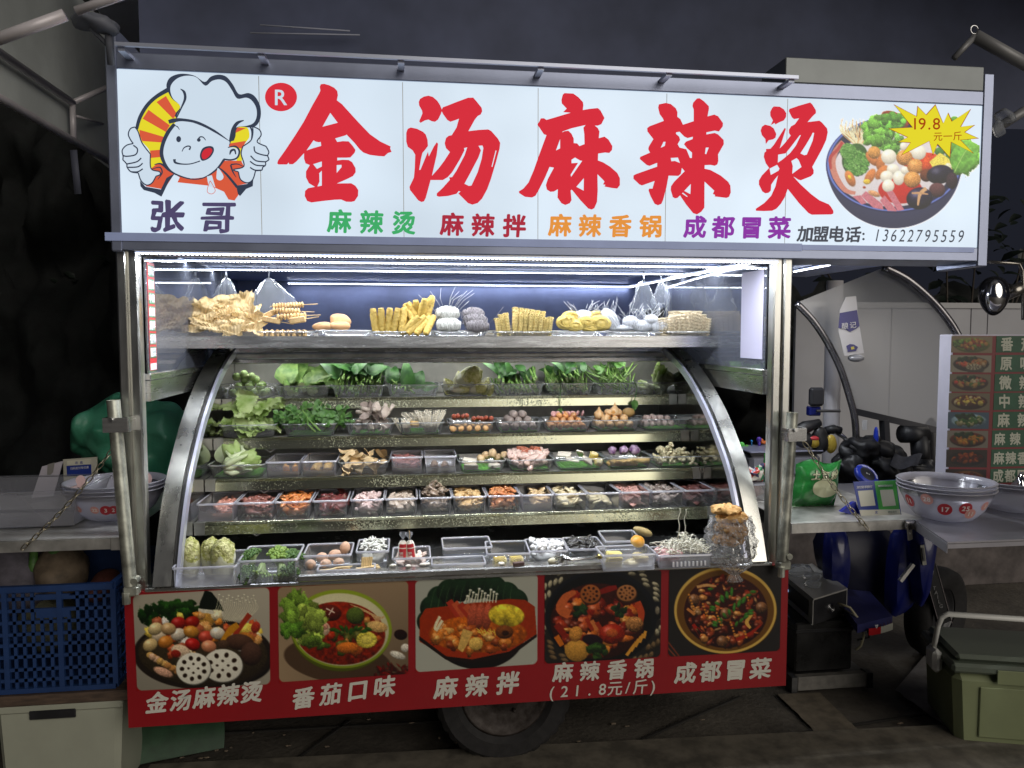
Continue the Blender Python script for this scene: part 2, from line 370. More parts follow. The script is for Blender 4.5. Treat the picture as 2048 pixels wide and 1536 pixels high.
    def build(s, name, m, parent, y, place=None, keep=None):
        nv, nu = s.u.shape; d = FW[None, None, :]+RT[None, None, :]*((s.P[..., 0:1]-1024)/F)-UP[None, None, :]*((s.P[..., 1:2]-768)/F)
        if place is None: co = CAM+d*((y-CAM[1])/d[..., 1:2])
        else: co = place(s.P)
        idx = np.arange(nu*nv).reshape(nv, nu); q = np.stack([idx[:-1, :-1], idx[1:, :-1], idx[1:, 1:], idx[:-1, 1:]], -1).reshape(-1, 4)
        if keep is not None: k = keep(s)[:-1, :-1].reshape(-1); q = q[k]
        me = bpy.data.meshes.new(name); me.vertices.add(nu*nv); me.vertices.foreach_set('co', co.reshape(-1).astype(np.float32))
        me.loops.add(q.size); me.loops.foreach_set('vertex_index', q.reshape(-1).astype(np.int32)); me.polygons.add(len(q)); me.polygons.foreach_set('loop_start', np.arange(0, q.size, 4, dtype=np.int32))
        me.polygons.foreach_set('loop_total', np.full(len(q), 4, np.int32)); me.update(calc_edges=True)
        ca = me.color_attributes.new('print', 'FLOAT_COLOR', 'POINT'); c = np.concatenate([np.clip(s.c, 0, 1), np.ones(s.c.shape[:2]+(1,))], -1); ca.data.foreach_set('color', c.reshape(-1).astype(np.float32))
        me.materials.append(m); return link(name, me, parent)
def printmat(name, em=0, rough=.35, gain=1.0):
    m, nt, p = newmat(name); a = N(nt, 'ShaderNodeAttribute'); a.attribute_name = 'print'; L = nt.links.new; p.inputs['Roughness'].default_value = rough
    gm = N(nt, 'ShaderNodeGamma'); gm.inputs[1].default_value = 2.2; L(a.outputs['Color'], gm.inputs[0])
    if em:
        L(gm.outputs[0], p.inputs['Emission Color']); p.inputs['Emission Strength'].default_value = em; p.inputs['Base Color'].default_value = (.02, .02, .02, 1)
    else: L(gm.outputs[0], p.inputs['Base Color'])
    return m
# ---------------------------------------------------------------- ground
g, nt, p = newmat('concrete_ground'); L = nt.links.new
tc = N(nt, 'ShaderNodeTexCoord'); n1 = N(nt, 'ShaderNodeTexNoise', Scale=2.2, Detail=6, Roughness=.65); n2 = N(nt, 'ShaderNodeTexNoise', Scale=45, Detail=4); L(tc.outputs['Object'], n1.inputs['Vector']); L(tc.outputs['Object'], n2.inputs['Vector'])
r1 = N(nt, 'ShaderNodeValToRGB'); L(n1.outputs['Fac'], r1.inputs['Fac']); r1.color_ramp.elements[0].position = .35; r1.color_ramp.elements[1].position = .7
r1.color_ramp.elements[0].color = (.075, .066, .054, 1); r1.color_ramp.elements[1].color = (.19, .168, .135, 1)
mx = N(nt, 'ShaderNodeMixRGB', blend_type='MULTIPLY'); mx.inputs[0].default_value = .5; L(r1.outputs[0], mx.inputs[1]); L(n2.outputs['Fac'], mx.inputs[2]); L(mx.outputs[0], p.inputs['Base Color'])
p.inputs['Roughness'].default_value = .72; bp = N(nt, 'ShaderNodeBump', Strength=.5, Distance=.01); L(n2.outputs['Fac'], bp.inputs['Height']); L(bp.outputs[0], p.inputs['Normal'])
b = MB(); xs = [-80, -20, -8]+[-4+.12*i for i in range(90)]+[12, 25, 80]; ys = [-30, -10, -4]+[-2+.12*i for i in range(50)]+[8, 20, 60, 150]
vs = [(x, y, .012*mnoise.noise(Vector((x*1.3, y*1.3, 0)))+.004*mnoise.noise(Vector((x*7, y*7, 3)))-.008) for y in ys for x in xs]; w = len(xs)
b.add(vs, [(j*w+i, j*w+i+1, (j+1)*w+i+1, (j+1)*w+i) for j in range(len(ys)-1) for i in range(w-1)])
tag(b.build('ground', g, smooth=True), kind='structure')
def strip(name, quad, z, m):
    b = MB(); c = [atz(px, py, z) for px, py in quad]; nn = 12; vs = []
    for i in range(nn+1):
        for a, d in ((0, 3), (1, 2)):
            q = c[a]+(c[d]-c[a])*i/nn; j = .015*mnoise.noise(Vector((i*1.7, a*9, len(name)))); vs.append((q[0]+j, q[1]+j, z))
    b.add(vs, [(2*i, 2*i+1, 2*i+3, 2*i+2) for i in range(nn)]); return tag(b.build(name, m), kind='structure')
strip('pavement_strip', [(1555, 1388), (1640, 1385), (1725, 1468), (1655, 1490)], .006, mat('tan_concrete', (.15, .125, .09), .8, var=.3, vscale=12, bump=.3))
strip('path', [(1790, 1380), (1850, 1310), (2060, 1440), (1910, 1465)], .006, mat('pale_concrete', (.27, .255, .25), .8, var=.25, vscale=8, bump=.3))
b = MB()                                                   # the low kerb that runs along the bottom right
k0, k1 = atz(300, 1540, 0), atz(2300, 1470, 0)
b.bar((k0[0], k0[1]-.18, -.02), (k1[0]+3, k1[1]-.18, -.02), .34, .10); tag(b.build('kerb', mat('old_kerb', (.12, .105, .08), .85, var=.35, vscale=10, bump=.5, bscale=30)), kind='structure')
for i, (a_, c_) in enumerate((((-200, 1500), (900, 1440)), ((1150, 1536), (1480, 1392)), ((1500, 1480), (2060, 1395)), ((560, 1540), (700, 1440)))):
    p0, p1 = atz(*a_, .004), atz(*c_, .004); b = MB(); b.bar((p0[0], p0[1], .001), (p1[0], p1[1], .001), .012, .008); tag(b.build('pavement_joint', mat('joint_dirt', (.02, .018, .015), .9)), kind='structure')
b = MB(); rr = random.Random(6)
for k in range(60):
    p0 = atz(rr.uniform(260, 1900), rr.uniform(1440, 1536), 0)
    if p0[1] > -2: b.blob((p0[0], p0[1], .004), (rr.uniform(.004, .016), rr.uniform(.003, .01), .003), 6, 4, .6, 60, seed=k)
tag(b.build('litter', mat('litter_bits', (.22, .17, .12), .8, var=.5, vscale=90)), 'small scraps of litter scattered on the concrete in front of the cart', 'litter', None, 'stuff')
# ---------------------------------------------------------------- the cart
PX0, PX1, PZ0, PZ1 = 0.0, 2.5, .3306, .837
CART = empty('food_cart', (1.25, 0, 0), 0, 'stainless steel street food cart with a red menu front panel under the glowing white sign', 'food cart')
CI = (-1.25, 0, 0)
def cpart(b, name, m, smooth=False, parent=None, fix=False):
    o = b.build(name, m, parent or CART, smooth, fix=fix)
    if parent is None: o.location = CI
    return o
CEIL = mat('veil_blue_canopy_steel', (.46, .56, .92), .42, .1, var=.08, vscale=4)  # blue lens veil put into the ceiling colour
NAVY = mat('navy_veil_sheet', (.10, .125, .24), .6, var=.2, vscale=3, bump=.2, bscale=8)  # navy stands in for the lens veil behind the lamps
CASEM = mat('sign_casing_steel', (.33, .37, .50), .36, .6, var=.12, vscale=3, rvar=.08)  # glow around the sign put in as a lighter bluish tint
DECKZ = PZ1
# body: front panel, counter, floor, uprights
b = MB(); b.box(PX0, PX1, .0, .02, PZ0, PZ1-.012); RED = mat('red_panel_print', (.27, .006, .010), .38, var=.06, vscale=3)
FP = cpart(b, 'front_panel', RED)
b = MB(); b.box(PX0+.005, PX1-.005, .021, 1.30, PZ0+.01, PZ0+.05); b.box(PX0+.005, PX0+.03, .021, 1.3, PZ0+.05, PZ1-.03); b.box(PX1-.03, PX1-.005, .021, 1.3, PZ0+.05, PZ1-.03); b.box(PX0+.03, PX1-.03, 1.27, 1.3, PZ0+.05, PZ1-.03); cpart(b, 'body', DSTEEL)
b = MB(); b.box(.072, 2.428, -.012, 1.30, PZ1-.010, PZ1+.004, bev=.003); cpart(b, 'counter', STEEL)
b = MB(); b.box(.60, 2.33, -.02, .035, PZ1+.004, PZ1+.032, bev=.006); cpart(b, 'counter_lip', STEEL)
for x0, x1 in ((0.0, .073), (2.425, 2.5)):
    for y in (.022, 1.28):
        b = MB(); xm = (x0+x1)/2; b.box(x0, xm-.002, y, y+.05, PZ0 if y > 1 else PZ1-.02, 2.06, bev=.006); b.box(xm+.002, x1, y-.003, y+.047, PZ0 if y > 1 else PZ1-.02, 2.06, bev=.006); b.box(xm-.003, xm+.003, y+.01, y+.04, PZ1-.02, 2.055)
        cpart(b, 'post', STEELV)
for (x0, px, s) in ((-.015, 232, -1), (2.515, 1580, 1)):   # prop tubes clipped on the outside of the posts
    zt = AZ(px, 800 if s < 0 else 825, -.035); zb = AZ(px, 1172 if s < 0 else 1120, -.035)
    xt = AX(230, -.035) if s < 0 else AX(1583, -.035); xb = AX(252, -.035) if s < 0 else AX(1569, -.035)
    b = MB(); b.tube([(xt, -.035, zt), (xb, -.035, zb)], .022, 14, cap=False); b.tube([(xt, -.035, zt-.002), (xb, -.035, zb)], .018, 14, cap=False); o = cpart(b, 'prop_tube', GALV, True); autosmooth(o)
    b = MB(); zc = zt-.085; b.bar((xt-.028, -.06, zc), (xt+.05, -.05, zc), .006, .05); b.bar((xt-.026, -.06, zc), (xt-.026, .0, zc), .006, .05); b.bar((xt+.05, -.05, zc), (xt+.05, .02, zc), .006, .05)
    b.tube([(xt+s*.0, -.062, zc+.02), (xt, -.07, zc+.02)], .008, 8); cpart(b, 'clamp', STEEL)
    b = MB(); b.box(xb-.02, xb+.03, -.055, -.015, zb-.035, zb+.0, bev=.005); b.tube([(xb+.02, -.06, zb+.02), (xb+.02, -.02, zb+.02)], .012, 10); b.tube([(xb-.01, -.05, zb-.06), (xb-.01, -.05, zb-.02)], .014, 10); cpart(b, 'hinge', GALV)
# canopy over the counter
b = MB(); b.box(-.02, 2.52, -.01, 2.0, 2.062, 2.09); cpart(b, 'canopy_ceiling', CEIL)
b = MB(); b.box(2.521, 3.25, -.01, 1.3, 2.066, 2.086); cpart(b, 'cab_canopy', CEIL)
b = MB(); b.box(-.04, 2.52, 1.97, 2.0, 1.55, 2.06); b.box(-.04, 0, 1.33, 1.969, 1.9, 2.06); b.box(2.48, 2.52, 1.33, 1.969, 1.9, 2.06)
cpart(b, 'added_rear_sheet', NAVY)  # sheet added across the open rear to carry the veil colour
# side panes above the case with their lower rails and the skewed steel flaps under them
GLASS = plastic('pane_glass', (.6, .65, .8), .05, .02, .10)
for X, s in ((.078, -1), (2.422, 1)):
    b = MB(); b.box(X-.003, X+.003, .075, 1.27, 1.60, 2.055); cpart(b, 'side_pane', GLASS)
    b = MB(); b.box(X-.012, X+.012, .073, 1.275, 1.575, 1.60, bev=.003); b.box(X-.010, X+.010, .073, 1.275, 1.50, 1.573); cpart(b, 'pane_rail', STEEL)
# LED strips: aluminium channel, hundreds of chips in one part, a lamp along each
LEDM = emit('led_chip', (.93, .96, 1.0), 22); CH = mat('led_channel', (.7, .74, .85), .3, .6)
LEDG = emit('led_diffuser', (.58, .70, 1.0), 5)
def led(a, b_, n, parent=CART, power=10, chips=True, r=.0035):
    a = Vector(a); b_ = Vector(b_); m = MB(); m.bar(a+Vector((0, 0, .006)), b_+Vector((0, 0, .006)), .016, .006); o = m.build('led_strip', CH, parent, loc=CI)
    m = MB(); m.bar(a, b_, .010, .002); m.build('glow_film', LEDG, o)
    m = MB(); 
    for i in range(n):
        q = a+(b_-a)*((i+.5)/n); m.box(q.x-r, q.x+r, q.y-r, q.y+r, q.z-.004, q.z-.0012)
    c = m.build('led_chips', LEDM, o); c['kind'] = 'stuff'
    l = bpy.data.lights.new('led_lamp', 'AREA'); l.shape = 'RECTANGLE'; l.size = (b_-a).length; l.size_y = .02; l.energy = power; l.color = (.90, .94, 1.0)
    lo = bpy.data.objects.new('led_lamp', l); COL.objects.link(lo); lo.location = (a+b_)/2-Vector((0, 0, .006)); d = (b_-a).normalized(); lo.rotation_euler = (0, 0, math.atan2(d.y, d.x))
led((.076, -.004, 2.022), (2.424, -.004, 2.018), 156, power=31)
led((.012, .58, 2.052), (2.43, .60, 2.052), 160, power=10)
led((.02, 1.03, 2.052), (2.44, 1.02, 2.052), 160, power=9)
led((.30, 1.90, 2.045), (2.40, 1.95, 2.045), 140, power=2.5)
led((2.93, .83, 2.056), (2.89, .22, 2.056), 50, power=7)
led((2.44, .15, 2.04), (2.30, 1.6, 2.02), 90, power=1.2)
# wheel under the cart
WX, WY = AX(1012, .12), .16; WR = .285
wh = empty('wheel', (WX-1.25, WY, WR)); wh.parent = CART
b = MB(); pr = [(.17, .02), (.20, -.005), (.255, -.005), (.280, .02), (.285, .05), (.285, .11), (.280, .14), (.255, .165), (.20, .165), (.17, .14)]
def ywheel(pr, n, fn=None, mi=0, b=None):
    b = b or MB(); vs = []
    for (r, y) in pr:
        for k in range(n): t = 2*math.pi*k/n; rr = r+(fn(t, r, y) if fn else 0); vs.append((rr*math.cos(t), y, rr*math.sin(t)))
    m = len(pr); return b.add(vs, [(i*n+k, (i+1)*n+k, (i+1)*n+(k+1) % n, i*n+(k+1) % n) for i in range(m-1) for k in range(n)], mi)
b = ywheel(pr, 96, lambda t, r, y: -.008 if r > .27 and int(t*96/6.283) % 3 == 0 else 0); o = b.build('tyre', RUBBER, wh, True); autosmooth(o, 30)
b = ywheel([(.02, .01), (.05, .012), (.06, .03), (.10, .035), (.13, .02), (.155, .025), (.165, .005), (.178, .012), (.178, .14)], 48); b.blob((0, .012, 0), (.02, .015, .02))
for k in range(4): t = k*math.pi/2+.5; b.blob((.085*math.cos(t), .02, .085*math.sin(t)), (.009, .012, .009))
b.build('rim', mat('rusty_wheel_rim', (.06, .05, .045), .6, .5, col2=(.025, .018, .014), vscale=30), wh, True)
b = MB(); b.tube([(WX, .20, WR), (WX, 1.2, WR)], .03, 10); b.box(WX-.03, WX+.03, .33, .40, WR, PZ0+.02); cpart(b, 'axle', DSTEEL)
# menu pictures
PR = printmat('menu_print')
RC = (.55, .015, .03)
def pic(quad, org, sc, bgc, n=150):
    h = abs(quad[3][1]-quad[0][1])/abs(quad[1][0]-quad[0][0]); return Paint(quad, n, int(n*h), org, sc, bgc)
W_ = (.80, .76, .70); RD = (.66, .12, .06); DR = (.42, .06, .03); OR = (.86, .50, .18); YE = (.90, .76, .30); GR = (.20, .36, .10); DG = (.07, .17, .05); BR = (.42, .24, .12); LG = (.52, .66, .22)
A = pic([(265, 1190), (539, 1174), (541, 1369), (274, 1382)], (230, 1120), 3.413, (.60, .57, .50), 190)
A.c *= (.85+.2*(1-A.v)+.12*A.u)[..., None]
A.e(605, 680, 465, 195, 3, (.10, .08, .07), .2, .3).ring(600, 640, 452, 232, 12, (.13, .10, .08)).e(600, 640, 440, 222, 2, (.22, .18, .12), .3)
A.leafy(370, 385, (190, 75, 42), DG, 2, 70, .6).leafy(450, 330, (130, 50, 30), (.12, .24, .08), 3, 30)
A.poly([(615, 205), (660, 220), (715, 290), (745, 350), (640, 360), (570, 350), (580, 290)], (.06, .09, .06)); 
for k in range(20): A.line([(640+k*14, 440-k*2), (690+k*15, 330), (710+k*13, 240+(k*37) % 60)], [5, 4, 3], (.85, .82, .68)); A.e(712+k*13, 238+(k*37) % 60, 7, 6, 0, (.9, .88, .76))
A.poly([(568, 330), (740, 350), (735, 390), (570, 380)], (.85, .82, .72)).e(625, 405, 58, 42, 5, (.72, .52, .22), .3)
A.scatter(46, 590, 520, 400, 150, [W_, OR, YE, (.78, .55, .30), (.70, .30, .15), (.88, .80, .62), (.60, .30, .18)], 26, 52, 5, (.6, .95), sh=.5, hl=.15)
for x, y, c in ((432, 430, (.62, .12, .10)), (525, 425, (.58, .10, .06)), (430, 508, (.82, .76, .66)), (300, 515, (.85, .76, .62)), (345, 560, (.75, .45, .16)), (520, 490, (.76, .50, .18)), (275, 470, (.82, .72, .5)), (365, 470, (.75, .6, .4)), (240, 580, (.80, .68, .45)), (530, 575, (.66, .10, .08)), (620, 525, (.72, .25, .18)), (640, 590, (.82, .52, .36)), (700, 500, (.86, .80, .70))): A.e(x, y, 52, 42, (x*7) % 60-30, c, .5, .15, hl=.2)
A.line([(800, 540), (860, 450), (920, 370)], [30, 34, 38], (.62, .20, .12)).line([(730, 560), (790, 480), (840, 440)], [30, 50, 40], (.76, .50, .12))
A.e(900, 530, 60, 34, 20, (.70, .42, .16)).e(960, 460, 30, 40, 20, (.64, .2, .14)).e(850, 560, 95, 55, 5, (.30, .20, .15), .5, .2).e(930, 640, 72, 80, 0, (.28, .19, .15), .5, .2).e(740, 575, 40, 30, 0, (.30, .22, .16))
for k in range(14): A.e(240+(k*53) % 190, 650+(k*31) % 110, 26, 22, k*40, [(.80, .62, .34), (.70, .48, .26), (.84, .66, .52)][k % 3], .5)
A.e(330, 765, 70, 28, 22, (.82, .62, .50)).e(450, 625, 70, 45, 20, (.86, .74, .60)).e(415, 640, 34, 26, 10, (.55, .14, .09))
A.lotus(735, 720, 135, 112, (.88, .86, .78), (.16, .10, .06), holes=8).lotus(535, 740, 118, 108, (.90, .88, .80), (.14, .09, .05))
A.roundcorners(RC, .06)
B = pic([(555, 1174), (817, 1161), (817, 1348), (558, 1365)], (230, 1120), 3.413, (.56, .47, .36), 180)
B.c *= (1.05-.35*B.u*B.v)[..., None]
B.e(1520, 690, 370, 150, 8, (.22, .15, .10), 0, .1, op=.8)
B.half(1545, 470, 345, 290, 270, (.50, .55, .12), .45).e(1545, 470, 345, 268, 4, (.55, .62, .16), .1, .03).e(1545, 475, 325, 248, 4, (.83, .80, .62), .15, .05).e(1540, 500, 305, 215, 4, (.52, .13, .05), .2, .5, .05)
B.scatter(40, 1560, 480, 260, 150, [(.60, .16, .06), (.66, .30, .12), (.30, .30, .10), (.40, .10, .05), (.25, .32, .10), (.70, .45, .2)], 18, 45, 8, (.4, .9), sh=.5, hl=.15)
for k in range(26): B.line([(1600+k*6, 300+k*3), (1720+k*4, 350+k*2), (1790+k*2, 430-k*2)], [3, 4, 3], (.86, .74, .52) if k % 3 else (.7, .4, .2))
B.e(1470, 360, 75, 55, 10, (.36, .12, .08), .5).line([(1440, 330), (1500, 360)], 8, (.9, .8, .7)).line([(1490, 325), (1460, 375)], 8, (.9, .8, .7)).e(1640, 380, 62, 58, 10, (.30, .36, .14), .5, .3)
B.e(1415, 470, 54, 50, 0, (.86, .72, .58), .3).e(1430, 455, 26, 22, 0, (.8, .55, .45)).e(1790, 455, 70, 38, 10, (.86, .68, .40), .3).e(1590, 600, 80, 40, 0, (.80, .42, .14), .5)
for k in range(16): t = k/16*6.28; B.e(1718+52*math.cos(t), 545+42*math.sin(t), 20, 16, 0, (.90, .82, .30), .4)
B.e(1718, 545, 42, 32, 0, (.88, .80, .34), .2)
for k in range(9): B.e(1490+k*30, 475+12*math.sin(k*2), 26, 12, k*25, (.16, .30, .08), .4)
B.leafy(1240, 360, (75, 110, 60), (.40, .52, .18), 5, 46).leafy(1330, 440, (80, 130, 52), (.52, .60, .24), 6, 36).leafy(1220, 480, (80, 40, 38), (.28, .42, .13), 7, 20).leafy(1370, 560, (70, 40, 36), (.36, .46, .16), 9, 16)
B.scatter(60, 1880, 760, 130, 50, [(.45, .06, .03), (.28, .05, .03), (.2, .05, .04)], 8, 24, 4, (.25, .5)).e(1930, 650, 55, 24, 20, (.85, .82, .74)).e(1980, 600, 28, 30, 50, (.86, .82, .74)).e(1950, 510, 45, 35, 10, (.12, .04, .03))
B.roundcorners(RC, .06)
C_ = pic([(830, 1160.5), (1076, 1147.6), (1075, 1328.5), (831, 1345)], (800, 1100), 2.56, (.66, .66, .60), 170)
C_.half(400, 420, 240, 190, 1, (.10, .06, .05), .5)
for k, (x, y) in enumerate([(200, 250), (250, 215), (315, 200), (400, 190), (480, 195), (545, 225), (590, 260), (150, 370), (165, 300)]): C_.e(x, y, 62, 66, k*20, (.08, .16, .09), .6, .25, .2)
for k in range(12): C_.line([(150+k*38, 330), (170+k*36, 230), (190+k*35, 180)], [3, 2, 1], (.3, .40, .24))
C_.poly([(100, 350), (130, 300), (560, 250), (640, 255), (690, 290), (700, 430), (560, 520), (370, 560), (240, 545), (100, 470)], (.60, .18, .04), .1).poly([(98, 440), (240, 548), (370, 562), (560, 525), (700, 430), (700, 445), (565, 545), (370, 578), (235, 562), (98, 462)], (.10, .04, .03))
C_.e(400, 430, 250, 95, 0, (.72, .34, .08), .2, .4, .06)
for k in range(11): C_.line([(330+k*16, 270), (345+k*15, 240-(k*29) % 40)], 6, (.86, .84, .72)); C_.e(346+k*15, 236-(k*29) % 40, 8, 6, 0, (.92, .9, .8))
for k in range(5): C_.line([(250+k*28, 260+k*8), (300+k*28, 340)], [36, 34], [(.66, .20, .12), (.76, .32, .18)][k % 2])
for k in range(3): C_.e(370+k*38, 340, 24, 70, 8, (.68, .30, .20), .4)
C_.e(545, 335, 92, 58, 5, (.88, .76, .20), .4, .5, .05)
for k in range(5): C_.line([(205+k*12, 340+k*20), (180+k*14, 400+k*8), (215+k*8, 450)], [16, 15, 10], (.90, .85, .68))
C_.scatter(34, 400, 450, 220, 66, [(.78, .44, .16), (.62, .28, .10), (.84, .60, .30), (.52, .22, .08)], 16, 38, 9, (.5, .9), sh=.5, hl=.2)
C_.poly([(322, 402), (375, 420), (352, 470), (320, 525), (295, 505)], (.84, .66, .34), .2).e(388, 480, 36, 34, 0, (.88, .70, .34), .3).e(535, 420, 45, 35, 0, (.45, .24, .10), .5).e(540, 425, 18, 13, 0, (.18, .08, .04))
for k in range(14): C_.line([(390+k*7, 400+(k*17) % 24), (410+k*6, 415+(k*11) % 24)], 4, (.92, .80, .30))
C_.roundcorners(RC, .06)
D = pic([(1089, 1146), (1323, 1137), (1321, 1314), (1089, 1328)], (800, 1100), 2.56, (.13, .12, .11), 165)
for k in range(240):
    a = k*.0825; rr = 1+.13*((k*7) % 4)/3; D.e(1030+300*rr*math.cos(a), 345+262*rr*math.sin(a), 17, 9, math.degrees(a)+60, (.66, .62, .50) if math.sin(a) < .3 else (.40, .32, .22), .5)
D.e(1030, 342, 285, 240, 0, (.055, .07, .10), .3, .1).e(1025, 342, 262, 222, 0, (.03, .035, .045), .1).e(1010, 365, 240, 195, 0, (.20, .06, .03), .2, .3)
D.e(1318, 310, 28, 45, 0, (.05, .06, .08)).e(1318, 310, 12, 22, 0, (.5, .46, .38))
D.scatter(80, 1010, 370, 220, 165, [(.55, .16, .06), (.68, .34, .12), (.42, .10, .05), (.74, .46, .18), (.35, .12, .06), (.62, .26, .12)], 16, 46, 14, (.35, .85), sh=.6, hl=.3)
D.lotus(975, 225, 52, 48, (.62, .34, .16), (.16, .06, .03)).lotus(1160, 220, 50, 42, (.66, .42, .24), (.2, .1, .05)).line([(1025, 215), (1070, 200), (1110, 190)], [26, 30, 22], (.50, .10, .06))
D.line([(870, 330), (820, 300), (850, 240), (900, 215)], [50, 46, 40, 20], (.76, .36, .18)).line([(1215, 265), (1235, 320), (1230, 370)], [34, 36, 28], (.72, .26, .12)).line([(800, 380), (830, 420), (850, 450)], [34, 34, 26], (.50, .12, .06))
D.e(905, 515, 62, 56, 10, (.76, .54, .22), .3, .2).e(900, 430, 34, 40, 20, (.78, .52, .22)).line([(800, 440), (830, 490)], [30, 26], (.78, .40, .10))
for k in range(3): D.line([(955+k*26, 350+k*10), (985+k*24, 410)], [22, 20], (.78, .44, .22) if k % 2 else (.60, .18, .08))
D.e(1085, 430, 66, 52, 0, (.60, .14, .06), .5, hl=.4).e(1085, 425, 30, 22, 0, (.75, .34, .16)).e(985, 460, 50, 28, 10, (.12, .06, .10)).e(1200, 380, 46, 40, 0, (.66, .44, .24), .6, .6)
D.leafy(1010, 520, (40, 34, 24), (.16, .26, .10), 3, 16).leafy(920, 310, (34, 32, 20), (.12, .20, .10), 4, 12).leafy(1120, 310, (34, 24, 18), (.12, .2, .1), 5, 12)
for k in range(5): D.line([(1160+k*22, 540-k*22), (1210+k*12, 470-k*14)], [18, 14], (.82, .56, .20))
D.roundcorners(RC, .06)
E_ = pic([(1338, 1135), (1564, 1130), (1560, 1302), (1336, 1314)], (800, 1100), 2.56, (.13, .12, .115), 160)
E_.e(1668, 315, 262, 222, 0, (.52, .36, .12), .6, .1).ring(1666, 308, 254, 216, 7, (.82, .66, .32)).ring(1666, 310, 232, 192, 14, (.40, .26, .08)).e(1668, 315, 214, 186, 0, (.20, .05, .02), .2, .3)
E_.scatter(150, 1668, 318, 200, 172, [(.42, .12, .05), (.60, .28, .12), (.26, .08, .04), (.72, .46, .22), (.34, .12, .06), (.50, .2, .1), (.56, .40, .24)], 8, 28, 21, (.3, .8), sh=.6, hl=.3)
E_.line([(1520, 400), (1545, 440), (1500, 380)], [20, 24, 16], (.6, .12, .05)).line([(1800, 330), (1775, 370), (1795, 400)], [16, 20, 12], (.86, .66, .30)).line([(1520, 190), (1570, 180), (1620, 186)], [14, 16, 8], (.82, .6, .36)).line([(1720, 460), (1790, 430), (1850, 380)], [18, 18, 8], (.60, .14, .05)).line([(1470, 300), (1510, 330)], 14, (.8, .5, .25))
for x, y in ((1650, 468), (1505, 255), (1700, 150), (1850, 295), (1668, 325)): E_.e(x, y, 30, 30, 0, (.46, .30, .18), .6, .4, hl=.3)
for k in range(30): E_.e(1590+(k*61) % 220, 200+(k*43) % 190, 16, 8, k*50, (.24, .46, .16), .4)
for k in range(26): E_.e(1480+(k*71) % 350, 230+(k*47) % 220, 6, 6, 0, (.80, .50, .18), .4)
E_.line([(1372, 470), (1430, 545)], 7, (.45, .20, .12)).line([(1366, 495), (1410, 545)], 7, (.5, .24, .15)).e(1920, 78, 50, 10, 20, (.62, .46, .25), .4, .8)
E_.roundcorners(RC, .06)
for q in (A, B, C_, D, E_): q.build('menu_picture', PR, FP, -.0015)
CREAM = mat('cream_print', (.62, .60, .52), .4)
text('lettering', '金汤麻辣烫', (314, 1406), (504, 1384), (44, 44), CREAM, FP, -.0015, .035, .12, jag=.03)
text('lettering', '番茄口味', (607, 1396), (770, 1373), 44, CREAM, FP, -.0015, .035, .1, jag=.03)
text('lettering', '麻辣拌', (892, 1376), (1016, 1366), 46, CREAM, FP, -.0015, .035, .12, jag=.03)
text('lettering', '麻辣香锅', (1126, 1345), (1288, 1337), 40, CREAM, FP, -.0015, .035, .1, jag=.03)
text('lettering', '(21.8元/斤)', (1104, 1384), (1306, 1372), 31, CREAM, FP, -.0015, .012, .1)
text('lettering', '成都冒菜', (1371, 1346), (1521, 1337), 43, CREAM, FP, -.0015, .035, .1, jag=.03)
# ---------------------------------------------------------------- the sign
SIGN = empty('shop_sign', (1.65, 0, 2.09), 0, 'long white backlit shop sign with large red characters and a cartoon chef, above the counter', 'sign')
SI = (-1.65, 0, -2.09); SX0, SX1, SZ0, SZ1 = .0329, 3.2692, 2.0867, 2.6423
def spart(o): o.location = SI; return o
m, nt, p = newmat('sign_face'); L = nt.links.new
tc = N(nt, 'ShaderNodeTexCoord'); no = N(nt, 'ShaderNodeTexNoise', Scale=1.6, Detail=2); L(tc.outputs['Object'], no.inputs['Vector']); mr = N(nt, 'ShaderNodeMapRange'); L(no.outputs['Fac'], mr.inputs[0]); mr.inputs[1].default_value = .3; mr.inputs[2].default_value = .7; mr.inputs[3].default_value = .86; mr.inputs[4].default_value = 1.16
p.inputs['Base Color'].default_value = (.1, .1, .1, 1); p.inputs['Emission Color'].default_value = (.62, .73, .84, 1); L(mr.outputs[0], p.inputs['Emission Strength']); p.inputs['Roughness'].default_value = .3
SF = m
b = MB(); b.box(SX0, SX1, .0, .012, SZ0, SZ1); spart(b.build('sign_face', SF, SIGN))
FACE = SIGN.children[0]
b = MB(); b.box(SX0-.035, SX0, -.006, .24, SZ0-.06, SZ1+.14, bev=.004); b.box(SX1, SX1+.045, -.006, .24, SZ0-.075, SZ1+.125, bev=.004)
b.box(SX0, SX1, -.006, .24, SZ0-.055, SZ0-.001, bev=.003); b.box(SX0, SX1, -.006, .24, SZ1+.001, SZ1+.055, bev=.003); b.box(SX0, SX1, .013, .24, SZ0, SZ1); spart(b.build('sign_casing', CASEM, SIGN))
b = MB(); b.box(2.44, SX1, -.004, .2, SZ1+.056, SZ1+.15, bev=.003); spart(b.build('sign_fascia', mat('grey_fascia', (.25, .27, .27), .45, .4, var=.1, vscale=3), SIGN))
b = MB()
for px in (533, 812, 1075, 1325, 1560): x = AX(px, 0); b.box(x-.0010, x+.0010, -.0004, 0, SZ0+.004, SZ1-.004)
b.build('panel_seams', mat('seam', (.62, .60, .5), .6), FACE)
def em(n, c, k=.9): return emit(n, srgb(*c), k)
ERED = em('sign_red', (226, 52, 66)); EDARK = em('sign_dark', (58, 66, 84)); EPURP = em('sign_dark_violet', (84, 76, 112)); EWH = emit('sign_white', (.62, .73, .84), .98); EOR = em('sign_orange', (226, 96, 66)); EYE = em('sign_yellow', (240, 226, 50))
